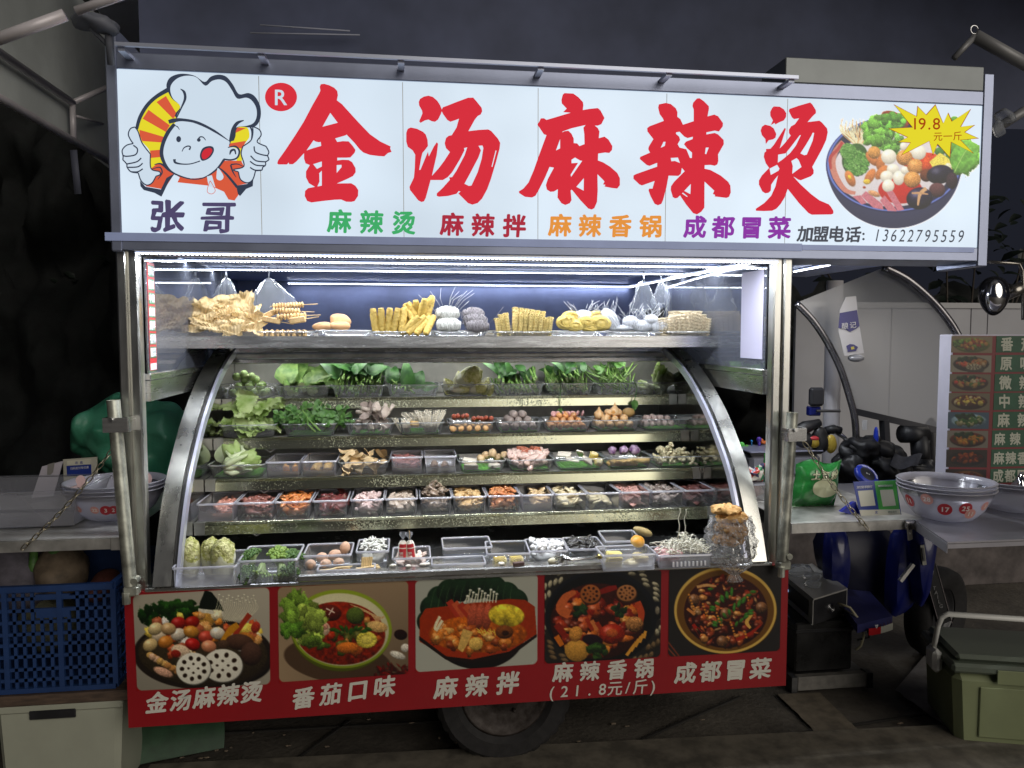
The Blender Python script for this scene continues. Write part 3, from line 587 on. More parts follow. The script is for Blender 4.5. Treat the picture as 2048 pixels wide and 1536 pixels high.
EGREEN = em('sign_green', (70, 180, 110)); EMAR = em('sign_maroon', (180, 50, 68)); EAMB = em('sign_amber', (240, 156, 70)); EVIO = em('sign_violet', (148, 62, 172)); EGREY = em('sign_grey', (84, 86, 94)); EBRN = em('sign_brown', (176, 70, 24)); ETONG = em('sign_tongue', (216, 50, 62))
YS = -.0012
def ch(ox, oy, s, outer, holes=()): return (Z(ox, oy, s, outer), [Z(ox, oy, s, h) for h in holes], 0)
J = ch(540, 160, 5.907, [(600,50),(640,45),(700,62),(760,92),(795,130),(802,180),(790,240),(850,285),(940,385),(1050,505),(1180,640),(1300,725),(1425,785),(1420,810),(1437,850),(1395,862),(1350,902),(1280,898),(1180,885),(1105,858),(1060,820),(1000,745),(905,645),(890,655),(770,690),(795,732),(860,722),(930,725),(975,775),(1010,825),(1000,860),(950,915),(900,918),(795,918),(795,950),(860,942),(930,945),(970,970),(1010,1040),(1012,1090),(980,1135),(900,1175),(790,1222),(960,1220),(1010,1250),(1043,1300),(1040,1370),(1000,1430),(960,1440),(900,1438),(840,1412),(760,1415),(620,1430),(490,1447),(440,1430),(410,1370),(415,1310),(450,1278),(530,1262),(460,1220),(425,1150),(425,1080),(470,1005),(420,985),(402,930),(402,865),(310,965),(270,995),(225,995),(222,975),(200,998),(100,998),(85,985),(95,950),(180,830),(300,650),(400,490),(500,300),(585,150),(595,125),(588,80)],
  [[(712,388),(800,505),(620,552)],[(515,712),(540,728),(575,735),(600,732),(605,778),(520,802),(432,832)],[(510,995),(612,962),(612,1022),(555,1050)],[(612,1072),(612,1248),(560,1258),(585,1200),(582,1100)],[(788,1005),(845,1002),(845,1030),(788,1098)]])
T1 = ch(790, 160, 5.688, [(380,178),(430,192),(480,235),(510,280),(531,330),(531,360),(520,390),(490,450),(455,475),(420,470),(380,450),(340,460),(290,488),(275,470),(312,380),(308,350),(275,290),(270,250),(285,215),(330,188)])
T2 = ch(790, 160, 5.688, [(527,345),(545,310),(600,290),(700,250),(830,202),(890,200),(925,240),(985,315),(992,355),(975,392),(940,410),(905,455),(835,582),(950,568),(1060,562),(1095,580),(1170,665),(1197,715),(1190,780),(1150,930),(1090,1130),(1050,1240),(990,1350),(940,1400),(880,1418),(830,1400),(720,1290),(745,1270),(725,1262),(700,1295),(600,1320),(500,1328),(475,1318),(475,1290),(540,1230),(625,1135),(615,1108),(650,1105),(700,1030),(790,860),(822,765),(785,775),(790,800),(740,900),(650,1050),(600,1105),(545,1138),(405,1138),(350,1340),(330,1380),(300,1388),(265,1370),(170,1250),(165,1215),(215,1110),(225,1000),(230,850),(200,800),(145,760),(128,700),(128,600),(145,555),(180,540),(250,555),(320,590),(350,620),(370,680),(375,750),(350,785),(312,830),(295,900),(275,1025),(290,1020),(375,815),(385,870),(440,760),(475,708),(490,725),(475,850),(420,1090),(500,1000),(560,920),(625,820),(580,775),(565,720),(580,660),(610,635),(645,628),(700,540),(728,440),(690,455),(630,475),(595,455),(545,385)],
  [[(950,748),(995,745),(1005,775),(985,900),(940,1050),(870,1200),(840,1205),(790,1180),(850,1070),(950,880),(978,800)],[(1145,800),(1155,805),(1108,990),(1098,985)]])
M1 = ch(1020, 170, 5.688, [(620,92),(720,97),(780,140),(830,195),(835,230),(828,285),(900,272),(1000,262),(1030,290),(1075,375),(1040,445),(1000,462),(965,462),(1000,490),(1018,530),(1010,605),(1075,587),(1120,620),(1165,695),(1160,740),(1130,773),(1080,768),(1003,780),(1000,858),(1060,880),(1140,930),(1220,1000),(1250,1060),(1250,1140),(1220,1178),(1160,1172),(1075,1155),(1085,1135),(1058,1130),(1075,1100),(1065,1085),(995,1015),(998,1200),(990,1330),(960,1400),(930,1417),(890,1405),(800,1310),(703,1190),(690,1200),(700,1310),(680,1345),(630,1365),(585,1345),(540,1280),(545,1185),(500,1212),(460,1215),(420,1190),(408,1140),(430,1070),(500,940),(450,932),(400,1050),(330,1190),(290,1260),(250,1280),(170,1272),(105,1230),(100,1210),(150,1180),(210,1110),(270,970),(330,800),(415,570),(385,560),(312,450),(340,405),(350,380),(385,378),(415,397),(500,372),(690,315),(605,308),(645,268),(590,210),(585,170),(600,110)],
  [[(595,540),(600,528),(700,492),(860,455),(835,485),(845,560),(848,672),(790,695),(765,665),(725,660),(725,610),(700,555),(665,520),(620,525)],[(570,615),(570,720),(523,745)],[(740,825),(800,860),(822,862),(695,1045),(690,1020),(775,885),(700,890),(700,850)],[(840,1060),(838,1202),(755,1158)]])
LA = ch(1250, 180, 5.908, [(400,170),(480,153),(540,165),(600,215),(620,260),(618,315),(655,345),(685,410),(812,368),(812,230),(797,190),(805,150),(850,100),(880,97),(930,130),(990,190),(992,220),(975,312),(1055,290),(1100,310),(1158,390),(1155,430),(1110,490),(1060,480),(962,500),(962,525),(1060,507),(1100,525),(1165,590),(1168,640),(1100,760),(1103,840),(1090,880),(1060,895),(1010,885),(942,888),(940,930),(1010,945),(1130,1010),(1220,1085),(1245,1130),(1250,1210),(1230,1262),(1200,1275),(1060,1258),(1065,1240),(1038,1228),(1055,1190),(940,1082),(938,1390),(900,1440),(850,1470),(805,1455),(720,1350),(650,1245),(620,1275),(590,1280),(565,1265),(540,1180),(545,1135),(580,1085),(705,960),(672,920),(660,990),(630,1015),(515,1012),(490,1150),(450,1300),(430,1345),(390,1362),(350,1345),(300,1250),(278,1185),(285,1165),(325,1165),(350,1075),(200,1128),(170,1115),(100,1050),(100,1010),(125,995),(380,905),(380,860),(290,897),(255,885),(175,815),(180,790),(295,740),(275,700),(280,670),(335,580),(265,490),(262,450),(290,428),(458,365),(450,340),(410,285),(392,210)],
  [[(645,493),(700,550),(740,568),(802,552),(798,580),(720,610),(697,640),(735,690),(792,740),(790,803),(768,803),(725,700),(645,680),(622,640),(652,590),(640,550),(602,518),(605,500)],[(455,612),(480,612),(470,660),(422,683)],[(540,803),(625,798),(650,862),(590,838),(548,842)],[(955,680),(990,680),(960,757),(945,755)],[(778,1110),(772,1230),(700,1192)],[(685,1212),(738,1255),(735,1265),(672,1222)]])
G1 = ch(1490, 190, 5.91, [(340,135),(410,138),(460,170),(488,215),(485,260),(460,300),(400,325),(360,348),(350,330),(305,355),(330,300),(300,245),(298,200),(320,155)])
G2 = ch(1490, 190, 5.91, [(235,350),(300,365),(340,395),(370,460),(360,505),(330,525),(280,535),(247,580),(240,520),(200,475),(185,420),(200,375)])
G3 = ch(1490, 190, 5.91, [(770,88),(795,110),(838,180),(838,215),(800,250),(740,320),(880,303),(910,325),(970,395),(978,440),(960,530),(910,640),(795,850),(812,890),(810,930),(780,960),(660,1008),(630,1000),(570,962),(650,1050),(780,1170),(880,1245),(990,1292),(1015,1320),(1045,1370),(1045,1400),(1020,1412),(790,1415),(750,1395),(640,1280),(505,1110),(470,1210),(420,1290),(370,1345),(320,1368),(220,1372),(130,1368),(127,1345),(230,1275),(310,1190),(360,1080),(390,950),(350,1000),(310,1060),(305,1130),(280,1155),(240,1162),(205,1140),(165,1060),(165,1010),(200,950),(285,862),(245,805),(222,730),(230,680),(250,665),(248,638),(300,635),(340,590),(470,388),(483,400),(410,632),(470,570),(540,480),(520,450),(520,410),(545,370),(590,345),(640,275),(580,285),(555,265),(518,190),(525,165),(640,125)],
  [[(645,478),(662,472),(600,600),(530,690),(440,765),(388,800),(392,705),(480,690),(545,610)],[(800,445),(818,448),(800,540),(730,705),(700,712),(655,690),(720,590),(785,480)],[(610,745),(635,770),(668,850),(558,932),(565,840),(548,780)],[(290,870),(380,825),(408,870),(395,895),(305,945)]])
for c in ([J], [T1, T2], [M1], [LA], [G1, G2, G3]): flat('character', c, [ERED], FACE, YS)
flat('round_mark', [([(562+32*math.cos(t), 194+28.5*math.sin(t)) for t in np.linspace(0, 6.283, 41)[:-1]], [], 0)], [ERED], FACE, YS); text('lettering', 'R', (562, 194), (563, 194), 44, EWH, FACE, YS-.0006, .012)
text('lettering', '张', (336, 432), (337, 432), 66, EPURP, FACE, YS, .036, .05, 1.1, jag=.05); text('lettering', '哥', (435, 435), (436, 435), 66, EPURP, FACE, YS, .026, .12, 1.1, jag=.05)
text('lettering', '麻辣烫', (679, 443), (808, 446), 48, EGREEN, FACE, YS, .035, .05, jag=.02); text('lettering', '麻辣拌', (904, 449), (1029, 452), 47, EMAR, FACE, YS, .035, .05, jag=.02)
text('lettering', '麻辣香锅', (1120, 451), (1301, 453), 46, EAMB, FACE, YS, .035, .05, jag=.02); text('lettering', '成都冒菜', (1390, 454), (1559, 456), 46, EVIO, FACE, YS, .035, .05, jag=.02)
text('lettering', '加盟电话', (1610, 468), (1706, 469), 33, EGREY, FACE, YS, .03, .12, jag=.03); text('lettering', ':', (1727, 469), (1728, 469), 30, EGREY, FACE, YS, .02)
text('lettering', '13622795559', (1755, 470), (1922, 472), 35, EGREY, FACE, YS, .0, .2, .72)
# chef emblem
def q(pts): return Z(240, 140, 4.519, pts)
DK, WHT, ORG, YEL, RDD = 0, 1, 2, 3, 4
P_ = []
def fl(pts, m, s=True): P_.append((q(sm(pts, 4) if s else pts), [], m))
def br(pts, w, m=0): P_.append((q(brush(pts, w if hasattr(w, '__len__') else [w, w])), [], m))
fl([(150,530),(190,425),(270,315),(420,195),(560,300),(520,440),(470,520),(400,650),(390,800),(430,880),(300,895),(260,880),(270,740),(200,650),(160,600)], YEL)
for r_ in ([(330,290),(415,235),(515,400),(480,440)], [(258,360),(205,440),(415,560),(450,500)], [(175,540),(180,590),(200,642),(378,655),(398,605)], [(272,728),(278,795),(390,785),(372,720)]): fl(r_, ORG, False)
fl([(1060,515),(1150,520),(1170,600),(1140,650),(1100,720),(1100,830),(1050,830),(1080,720),(985,690),(1030,570)], YEL); fl([(1060,520),(1140,525),(1030,575)], ORG, False); fl([(985,665),(1140,640),(1105,710),(985,690)], ORG, False)
br([(150,535),(180,430),(245,320),(330,240),(440,175)], [28,34,34,34,42]); br([(1175,510),(1195,560),(1185,640)], [14,18,6])
fl([(330,850),(390,850),(440,900),(510,940),(640,980),(760,970),(880,890),(940,820),(1095,820),(1120,870),(1070,905),(1100,1000),(1150,1025),(1055,1045),(1070,1130),(1035,1180),(980,1170),(940,1100),(860,1065),(800,1045),(520,1015),(540,970),(490,940),(400,1080),(230,1050),(320,960),(362,950),(360,920),(275,895)], ORG, False)
fl([(180,1000),(230,1055),(370,1080),(420,975),(500,930),(440,1010),(375,1145),(310,1110),(215,1085),(185,1050)], DK, False); fl([(1150,1030),(1205,985),(1200,1050),(1140,1075),(1085,1140),(1065,1120),(1050,1045)], DK, False); br([(890,880),(960,940),(1060,1060)], [10,20,26]); br([(310,855),(370,848),(440,900),(510,945)], [6,16,26,16]); br([(1000,855),(1060,850),(1110,870)], [14,10,6]); br([(290,895),(360,880),(380,930),(340,990)], [6,12,14,4]); br([(1000,858),(1020,920),(1050,970)], [16,14,4])
lh = [(135,515),(95,530),(75,580),(95,630),(120,665),(60,680),(20,725),(28,780),(25,810),(60,850),(65,880),(100,920),(165,930),(190,1000),(240,1040),(290,1020),(325,960),(362,945),(355,918),(280,890),(275,760),(200,660),(165,560)]
rh = [(1200,510),(1260,540),(1275,590),(1240,650),(1320,690),(1345,740),(1335,775),(1345,810),(1315,830),(1315,860),(1290,880),(1280,905),(1225,910),(1200,990),(1150,1020),(1090,990),(1070,920),(1025,900),(1120,870),(1095,760),(1110,690),(1180,640),(1200,580)]
for hnd in (lh, rh): fl(hnd, WHT); [br((hnd+[hnd[0]])[i:i+5], 11) for i in range(0, len(hnd), 4)]
for l in ([(120,680),(158,715),(140,765),(60,780),(25,770)], [(192,795),(150,830),(60,850)], [(205,842),(160,875),(65,880)], [(206,893),(160,920),(100,920)], [(1212,690),(1222,740),(1280,765),(1340,775)], [(1180,775),(1230,820),(1315,830)], [(1175,825),(1230,860),(1315,865)], [(1175,880),(1220,905),(1285,905)]): br(l, 12)
fl([(430,185),(420,130),(450,70),(520,38),(600,35),(680,55),(765,108),(820,60),(890,42),(960,60),(1020,130),(1075,218),(1160,208),(1220,240),(1265,320),(1272,420),(1240,495),(1180,520),(1060,520),(985,650),(520,450),(545,330),(470,260)], DK)
fl([(455,190),(465,130),(520,75),(600,52),(690,66),(770,142),(830,100),(900,85),(960,110),(1010,180),(1060,258),(1140,250),(1190,275),(1230,340),(1235,420),(1205,480),(1140,505),(1060,515),(1010,560),(980,640),(880,570),(760,500),(640,460),(515,435),(545,330),(480,260)], WHT)
br([(545,170),(580,200),(588,260),(555,340),(512,432)], [4,24,24,14,10]); br([(1120,455),(1060,480),(1020,545),(985,680)], [6,30,34,12])
fl([(480,500),(430,580),(395,680),(390,780),(430,880),(510,940),(640,978),(760,965),(860,910),(930,820),(985,800),(1050,790),(1065,740),(1030,700),(978,700),(985,640),(850,560),(700,490),(560,455)], WHT)
br([(492,488),(430,570),(384,680),(378,780),(425,880),(500,940),(640,985),(760,972),(870,900),(940,810)], [30,36,34,34,24,14,11,11,16,22]); br([(975,700),(1040,690),(1078,730),(1062,790),(1005,812),(935,806)], [8,16,18,16,14,16]); br([(992,765),(1005,730),(1035,722),(1046,762)], [8,22,18,10])
br([(440,470),(480,458),(560,450),(700,475),(850,550),(985,640)], [34,40,26,22,22,4])
fl([(530+22*math.cos(t), 625+28*math.sin(t)) for t in np.linspace(0, 6.283, 17)[:-1]], DK, False); fl([(712+17*math.cos(t), 632+17*math.sin(t)) for t in np.linspace(0, 6.283, 17)[:-1]], DK, False); br([(703,635),(722,606),(752,608),(775,636)], [12,12,10,6]); br([(560,738),(578,704),(612,688),(636,695),(626,722)], [6,10,12,12,16]); br([(492,806),(500,836),(560,850),(640,848),(725,822)], [26,20,12,10,10]); br([(488,500),(518,512),(538,540)], [4,10,4])
fl([(735,815),(722,770),(745,710),(795,688),(840,695),(848,735),(815,790),(765,818)], DK); fl([(745,800),(738,762),(760,722),(800,704),(828,712),(832,738),(805,780),(770,805)], RDD)
fl([(885,885),(930,945),(932,980),(905,998),(875,985),(872,950)], WHT); fl([(785,962),(830,950),(862,1060),(800,1050)], WHT, False)
br([(815,1000),(855,1070),(858,1100),(828,1120),(792,1105),(792,1065),(815,1000)], 5, ORG)
flat('chef_emblem', P_, [EDARK, EWH, EOR, EYE, ETONG], FACE, YS, .00006)
# bowl photograph and price burst
K = Paint([(1646, 212), (1960, 216), (1958, 468), (1646, 466)], 230, 180, (1640, 180), 4.8, (1.5, 1.5, 1.5))
K.half(710, 700, 652, 628, 1, (.26, .28, .44), .35).e(710, 715, 655, 462, 0, (.16, .18, .40), .3, .02).ring(710, 712, 632, 446, 7, (.42, .50, .80)).e(710, 700, 612, 430, 0, (.14, .15, .24), .1).e(690, 760, 560, 360, 0, (.90, .86, .86), .05, .06)
K.e(770, 960, 210, 130, 0, (.80, .14, .08), .1, .1).e(1000, 700, 200, 100, 0, (.84, .24, .10), .2)
for k in range(46): x = 200+(k*47) % 270; K.line([(330+(k*13) % 90, 520), (x, 400), (x+20-(k*7) % 50, 265+(k*31) % 120)], [9, 8, 5], (.95, .92, .74) if k % 4 else (.86, .64, .40))
K.e(680, 240, 90, 40, 10, (.52, .20, .10)).e(790, 300, 70, 90, 20, (.70, .28, .20))
K.leafy(560, 420, (120, 150, 62), (.46, .70, .26), 3, 60, .35).leafy(700, 300, (110, 60, 48), (.42, .70, .24), 4, 36, .35).leafy(690, 500, (90, 80, 44), (.42, .64, .26), 5, 30)
K.leafy(1380, 620, (110, 120, 90), (.44, .68, .22), 12, 40, .25).e(1380, 640, 120, 160, 25, (.46, .72, .26), .15, .3, .03).e(1290, 280, 40, 30, 0, (.4, .65, .2)).line([(1290, 790), (1360, 650), (1440, 520)], [8, 6, 4], (.70, .85, .45)).e(1150, 590, 50, 40, 0, (.3, .5, .2))
K.line([(225, 500), (150, 590), (120, 700), (150, 830), (240, 960), (340, 990)], [60, 56, 60, 60, 46, 30], (.82, .52, .44)).line([(215, 500), (170, 570), (100, 650), (105, 760)], [30, 30, 34, 20], (.72, .26, .24))
K.e(335, 660, 120, 150, 20, (.22, .36, .16), .3)
K.scatter(420, 270, 590, 70, 70, [(.36, .56, .24), (.26, .46, .18), (.48, .66, .34)], 8, 14, 2).scatter(700, 350, 700, 120, 120, [(.34, .55, .22), (.24, .44, .16), (.5, .68, .36)], 8, 14, 6)
for (x, y, a) in ((290, 850, 65), (480, 830, -60), (500, 660, 50), (585, 690, -75), (590, 790, -50)): K.e(x, y, 82, 42, a, (.84, .50, .26), .3, .2)
K.e(285, 840, 26, 16, 60, (.95, .78, .2)).e(450, 880, 34, 24, 0, (.95, .78, .25)).e(520, 600, 60, 60, 0, (.86, .60, .30))
for (x, y, rx, ry) in ((660, 640, 74, 72), (700, 760, 60, 50), (640, 830, 62, 56), (755, 845, 56, 70), (655, 920, 60, 62), (815, 770, 40, 38), (945, 600, 74, 72), (800, 540, 34, 40)): K.e(x, y, rx, ry, 0, (.97, .93, .84), .22, .06, hl=.1)
for (x, y, r) in ((810, 650, 78), (915, 735, 78), (885, 860, 82)): K.e(x, y, r, r*.95, 0, (.85, .58, .30), .4, .35, .25, hl=.1)
K.e(1020, 720, 40, 80, 10, (.86, .32, .12)).poly([(1050, 690), (1150, 600), (1240, 660), (1270, 760), (1200, 800), (1090, 760)], (.96, .86, .34), .3, .2).e(1230, 740, 34, 40, 0, (.95, .92, .75))
K.e(1020, 820, 60, 60, 0, (.42, .22, .12), .5).e(1150, 810, 125, 90, -10, (.10, .09, .16), .7, .5, .1, hl=.25).e(1265, 870, 56, 80, 0, (.20, .13, .16), .6, .5).e(1125, 960, 78, 70, 0, (.36, .22, .22), .5, .2).e(955, 1040, 125, 105, -10, (.12, .10, .20), .7, .4, .1, hl=.3).line([(1020, 945), (960, 1000), (940, 1110)], [40, 34, 16], (.86, .66, .46)).line([(880, 990), (960, 990), (1040, 1000)], [16, 24, 10], (.8, .6, .42))
for pl in ([(310, 1020), (390, 1010), (450, 1085), (400, 1100)], [(395, 1015), (440, 970), (600, 1095), (610, 1150), (510, 1130)], [(575, 1060), (620, 1010), (735, 1150), (735, 1165), (650, 1160)], [(635, 980), (700, 965), (810, 1150), (745, 1162)]): K.poly(pl, (.80, .46, .50), .15)
K.e(520, 995, 60, 26, 20, (.88, .62, .42)).e(425, 935, 14, 11, 0, (.7, .25, .1))
K.build('bowl_picture', printmat('backlit_print', .88), FACE, YS, keep=lambda s: (s.c.sum(-1) < 4.4))
star = [(705,135),(925,250),(935,150),(1018,235),(1108,135),(1185,320),(1232,215),(1270,300),(1452,180),(1355,352),(1492,335),(1395,405),(1528,465),(1352,482),(1480,612),(1262,500),(1250,652),(1130,520),(1085,630),(1048,492),(775,632),(865,508),(750,500),(838,455),(655,370),(885,358)]
cx_, cy_ = 1090, 400
flat('price_burst', [(Z(1640, 180, 4.8, star), [], 0), (Z(1640, 180, 4.8, [(cx_+(x-cx_)*.965, cy_+(y-cy_)*.955) for x, y in star]), [], 1)], [EBRN, EYE], FACE, YS-.0008, .0003)
text('lettering', '19.8', (1830, 247), (1873, 247), 33, EBRN, FACE, YS-.0016, .004); text('lettering', '元一斤', (1876, 273), (1915, 272), 19, EBRN, FACE, YS-.0016, .006)
# ---------------------------------------------------------------- the open display case
CASE = empty('display_case', (1.255, .05, PZ1+.004), 0, 'open stainless display case with curved sides and tiered shelves of fresh food', 'display case')
KI = (-1.255, -.05, -PZ1-.004)
def kpart(b, name, m, smooth=False, parent=None, fix=False):
    o = b.build(name, m, parent or CASE, smooth, fix=fix)
    if parent is None: o.location = KI
    return o
MIRROR = mat('polished_side_steel', (.55, .55, .52), .10, 1, var=.06, vscale=4, rvar=.05)
INNER = mat('case_back_steel', (.50, .50, .47), .45, .25, var=.2, vscale=6, rvar=.1)
EDGE = mat('pitted_shelf_edge', (.62, .62, .50), .22, 1, var=.2, vscale=8)
nt = EDGE.node_tree; p = nt.nodes['Principled BSDF']; L = nt.links.new        # water spots on the shelf edges
tc = N(nt, 'ShaderNodeTexCoord'); vo = N(nt, 'ShaderNodeTexNoise', Scale=140, Detail=3, Roughness=.7); L(tc.outputs['Object'], vo.inputs['Vector']); big = N(nt, 'ShaderNodeTexNoise', Scale=2.2, Detail=5); L(tc.outputs['Object'], big.inputs['Vector'])
ad = N(nt, 'ShaderNodeMath', operation='ADD'); L(vo.outputs['Fac'], ad.inputs[0]); ml = N(nt, 'ShaderNodeMath', operation='MULTIPLY'); L(big.outputs['Fac'], ml.inputs[0]); ml.inputs[1].default_value = .62; L(ml.outputs[0], ad.inputs[1])
ra = N(nt, 'ShaderNodeValToRGB'); L(ad.outputs[0], ra.inputs[0]); ra.color_ramp.elements[0].position = .97; ra.color_ramp.elements[0].color = (.52, .53, .38, 1); ra.color_ramp.elements[1].position = 1.0; ra.color_ramp.elements[1].color = (.10, .10, .07, 1); L(ra.outputs[0], p.inputs['Base Color'])
rr = N(nt, 'ShaderNodeMapRange'); L(ad.outputs[0], rr.inputs[0]); rr.inputs[1].default_value = .9; rr.inputs[2].default_value = .95; rr.inputs[3].default_value = .2; rr.inputs[4].default_value = .7; L(rr.outputs[0], p.inputs['Roughness'])
CURVE = [(-.02, .848), (.02, .95), (.085, 1.08), (.16, 1.19), (.25, 1.28), (.39, 1.40), (.59, 1.525), (.78, 1.61), (.93, 1.655), (1.0, 1.675)]
cc = sm(CURVE, 4, False)
BACKY = 1.24
SHELF = [(.945, 1.432), (.765, 1.268), (.600, 1.112), (.415, .968)]      # front edge depth, deck height
for x0, x1, s in ((.118, .128, 1), (2.372, 2.382, -1)):
    b = MB(); poly = [(-.02, .842)]+cc+[(BACKY+.02, 1.675), (BACKY+.02, .842)]; b.prism(poly, x1-x0, 'x', x0); kpart(b, 'side_panel', MIRROR, fix=True)
    # wide brushed rail that follows the curve, a dark gasket and a bright inner strip
    for (wx0, wx1, off, nm, m_) in ((-.014, .048, .0, 'curved_rail', STEELV), (.049, .062, .012, 'gasket', BLACKP), (.063, .075, .002, 'inner_trim', mat('bright_trim', (.62, .64, .78), .3, .6))):
        a0, a1 = (x0+wx0, x0+wx1) if s > 0 else (x1-wx1, x1-wx0); b = MB(); vs = []
        for i, (y, z) in enumerate(cc):
            q0 = cc[max(i-1, 0)]; q1 = cc[min(i+1, len(cc)-1)]; dy, dz = q1[0]-q0[0], q1[1]-q0[1]; l = math.hypot(dy, dz); ny, nz = -dz/l, dy/l
            o_ = y+ny*(.006-off), z+nz*(.006-off); n_ = y-ny*.03, z-nz*.03
            vs += [(a0, *o_), (a1, *o_), (a1, *n_), (a0, *n_)]
        nn = len(cc); fs = [(i*4+k, i*4+(k+1) % 4, i*4+4+(k+1) % 4, i*4+4+k) for i in range(nn-1) for k in range(4)]+[(0, 1, 2, 3), tuple((nn-1)*4+k for k in (3, 2, 1, 0))]
        b.add(vs, fs); o = kpart(b, nm, m_, True, fix=True); autosmooth(o, 30)
b = MB(); b.box(.129, 2.371, BACKY, BACKY+.01, .845, 1.63); kpart(b, 'back_panel', INNER)
for (y, z) in SHELF:
    b = MB(); b.box(.13, 2.37, y+.004, BACKY-.001, z-.012, z, bev=.002); sh = kpart(b, 'shelf', STEELD)
    b = MB(); b.bar((.175, y-.004, z-.030), (2.325, y-.004, z-.030), .004, .038, 0, (0, .14, 1)); b.box(.175, 2.325, y-.002, y+.014, z-.011, z+.003, bev=.002); b.build('shelf_edge', EDGE, sh)
    for q0 in (.131, 2.327): b = MB(); b.box(q0, q0+.042, y-.001, y+.003, z-.050, z+.003); b.build('shelf_bracket', STEELV, sh)
    b = MB(); b.tube([(.35, y+.02, z-.02), (.345, y+.03, z-.05), (.37, y+.04, z-.07), (.40, y+.03, z-.05), (.41, y+.02, z-.015)], .003, 6); 
    if z < 1.3: b.build('wire_loop', WHITEP, sh, True)
for k, (y0, z0, z1, m_) in enumerate(((.985, 1.650, 1.678, STEEL), (.98, 1.626, 1.6485, STEELD), (.972, 1.600, 1.6245, STEEL))):
    b = MB(); b.box(.13, 2.37, y0, y0+.03, z0, z1, bev=.004); kpart(b, 'top_rail', m_)
b = MB(); b.box(.13, 2.37, 1.0, BACKY, 1.679, 1.69); kpart(b, 'top_plate', STEELD)
l_ = bpy.data.lights.new('added_case_lamp', 'AREA'); l_.shape = 'RECTANGLE'; l_.size = 2.1; l_.size_y = .03; l_.energy = 2.4; l_.color = (1.0, .97, .86); lo_ = bpy.data.objects.new('added_case_lamp', l_); COL.objects.link(lo_); lo_.location = (1.25, 1.03, 1.612); lo_.rotation_euler = (math.radians(14), 0, 0)   # unseen lamp added behind the top rail to brighten the top shelf
b = MB(); b.box(.2, 2.3, 1.02, 1.04, 1.616, 1.618); b.build('added_lamp_strip', LEDG, CASE, loc=KI)  # glowing strip added with that lamp, hidden by the rail
# tray on top, reaching forward of the case, on small supports
TY0, TZ = .56, 1.712
TRAY = empty('steel_tray', (1.25, TY0+.25, TZ), 0, 'long shallow steel tray of dried noodles and bean curd, above the display case', 'tray')
tx0, tx1 = AX(352, TY0), AX(1441, TY0)
b = MB(); b.box(tx0, tx1, TY0, 1.12, TZ-.004, TZ); b.box(tx0, tx1, TY0-.004, TY0, TZ-.03, TZ+.018); b.box(tx0-.012, tx1+.012, TY0-.006, TY0+.004, TZ+.018, TZ+.021); b.box(tx0, tx1, 1.12, 1.124, TZ-.02, TZ+.05); b.box(tx0-.004, tx0, TY0, 1.12, TZ-.02, TZ+.03)
vs = [(tx1, TY0, TZ), (tx1+.05, TY0-.006, TZ+.03), (tx1+.05, 1.124, TZ+.05), (tx1, 1.124, TZ), (tx1, TY0, TZ-.03)]; b.add(vs, [(0, 1, 2, 3), (0, 4, 1)])
o = b.build('tray_pan', STEEL, TRAY); o.location = (-1.25, -TY0-.25, -TZ)
b = MB()
for x in (.30, .85, 1.35, 1.8, 2.2): b.box(x-.03, x+.03, .98, 1.02, 1.691, TZ-.005)
b.box(.14, 2.36, TY0+.03, TY0+.06, TZ-.028, TZ-.005)
o = b.build('support', STEELD, TRAY); o.location = (-1.25, -TY0-.25, -TZ); o['kind'] = 'stuff'
b = MB()
# ---------------------------------------------------------------- trays and boxes
LIBM = {}
def tray_mesh(w, d, h, kind):
    key = (round(w, 3), round(d, 3), round(h, 3), kind)
    if key in LIBM: return LIBM[key]
    b = MB(); t = .0; fl = .16*h+.008 if kind == 'tray' else .006
    def loop(w_, d_, z, r=.018, n=4):
        out = []
        for (sx, sy, a0) in ((1, 1, 0), (-1, 1, 90), (-1, -1, 180), (1, -1, 270)):
            for k in range(n+1): a = math.radians(a0+90*k/n); out.append((sx*(w_/2-r)+r*math.cos(a), sy*(d_/2-r)+r*math.sin(a), z))
        return out
    r = .022 if kind == 'tray' else .008
    ls = [loop(w-2*fl-.02, d-2*fl-.02, .0008, r), loop(w-2*fl, d-2*fl, .004, r), loop(w-.012, d-.012, h-.004, r)]; n = len(ls[0]); vs = [p for l in ls for p in l]
    b.add(vs, [tuple(range(n))[::-1]]+[(i*n+k, i*n+(k+1) % n, (i+1)*n+(k+1) % n, (i+1)*n+k) for i in range(len(ls)-1) for k in range(n)])
    m1 = b.mesh('wall', CLEAR if kind != 'frost' else FROST, True)
    b = MB(); a_ = loop(w-.012, d-.012, h-.004, r); c_ = loop(w, d, h-.003, r+.004); e_ = loop(w, d, h+.001, r+.004); f_ = loop(w-.012, d-.012, h, r); g_ = loop(w, d, h-.008 if kind != 'tray' else h-.005, r+.004)
    vs = g_+e_+f_+a_; b.add(vs, [(i*n+k, i*n+(k+1) % n, (i+1)*n+(k+1) % n, (i+1)*n+k) for i in range(3) for k in range(n)])
    m2 = b.mesh('rim', RIM if kind != 'tray' else RIMT, True); LIBM[key] = (m1, m2); return m1, m2
RIMT = plastic('tray_rim', (.66, .70, .70), .34, .15, .12)
def mat_mesh(w, d):      # green drain mat
    key = ('mat', round(w, 2), round(d, 2))
    if key in LIBM: return LIBM[key]
    b = MB(); nx = max(6, int(w/.017)); ny = max(5, int(d/.017))
    for i in range(nx+1): x = -w/2+w*i/nx; b.box(x-.0022, x+.0022, -d/2, d/2, 0, .004)
    for j in range(ny+1): y = -d/2+d*j/ny; b.box(-w/2, w/2, y-.0022, y+.0022, .001, .005)
    LIBM[key] = b.mesh('drain_mat', GMAT); return LIBM[key]
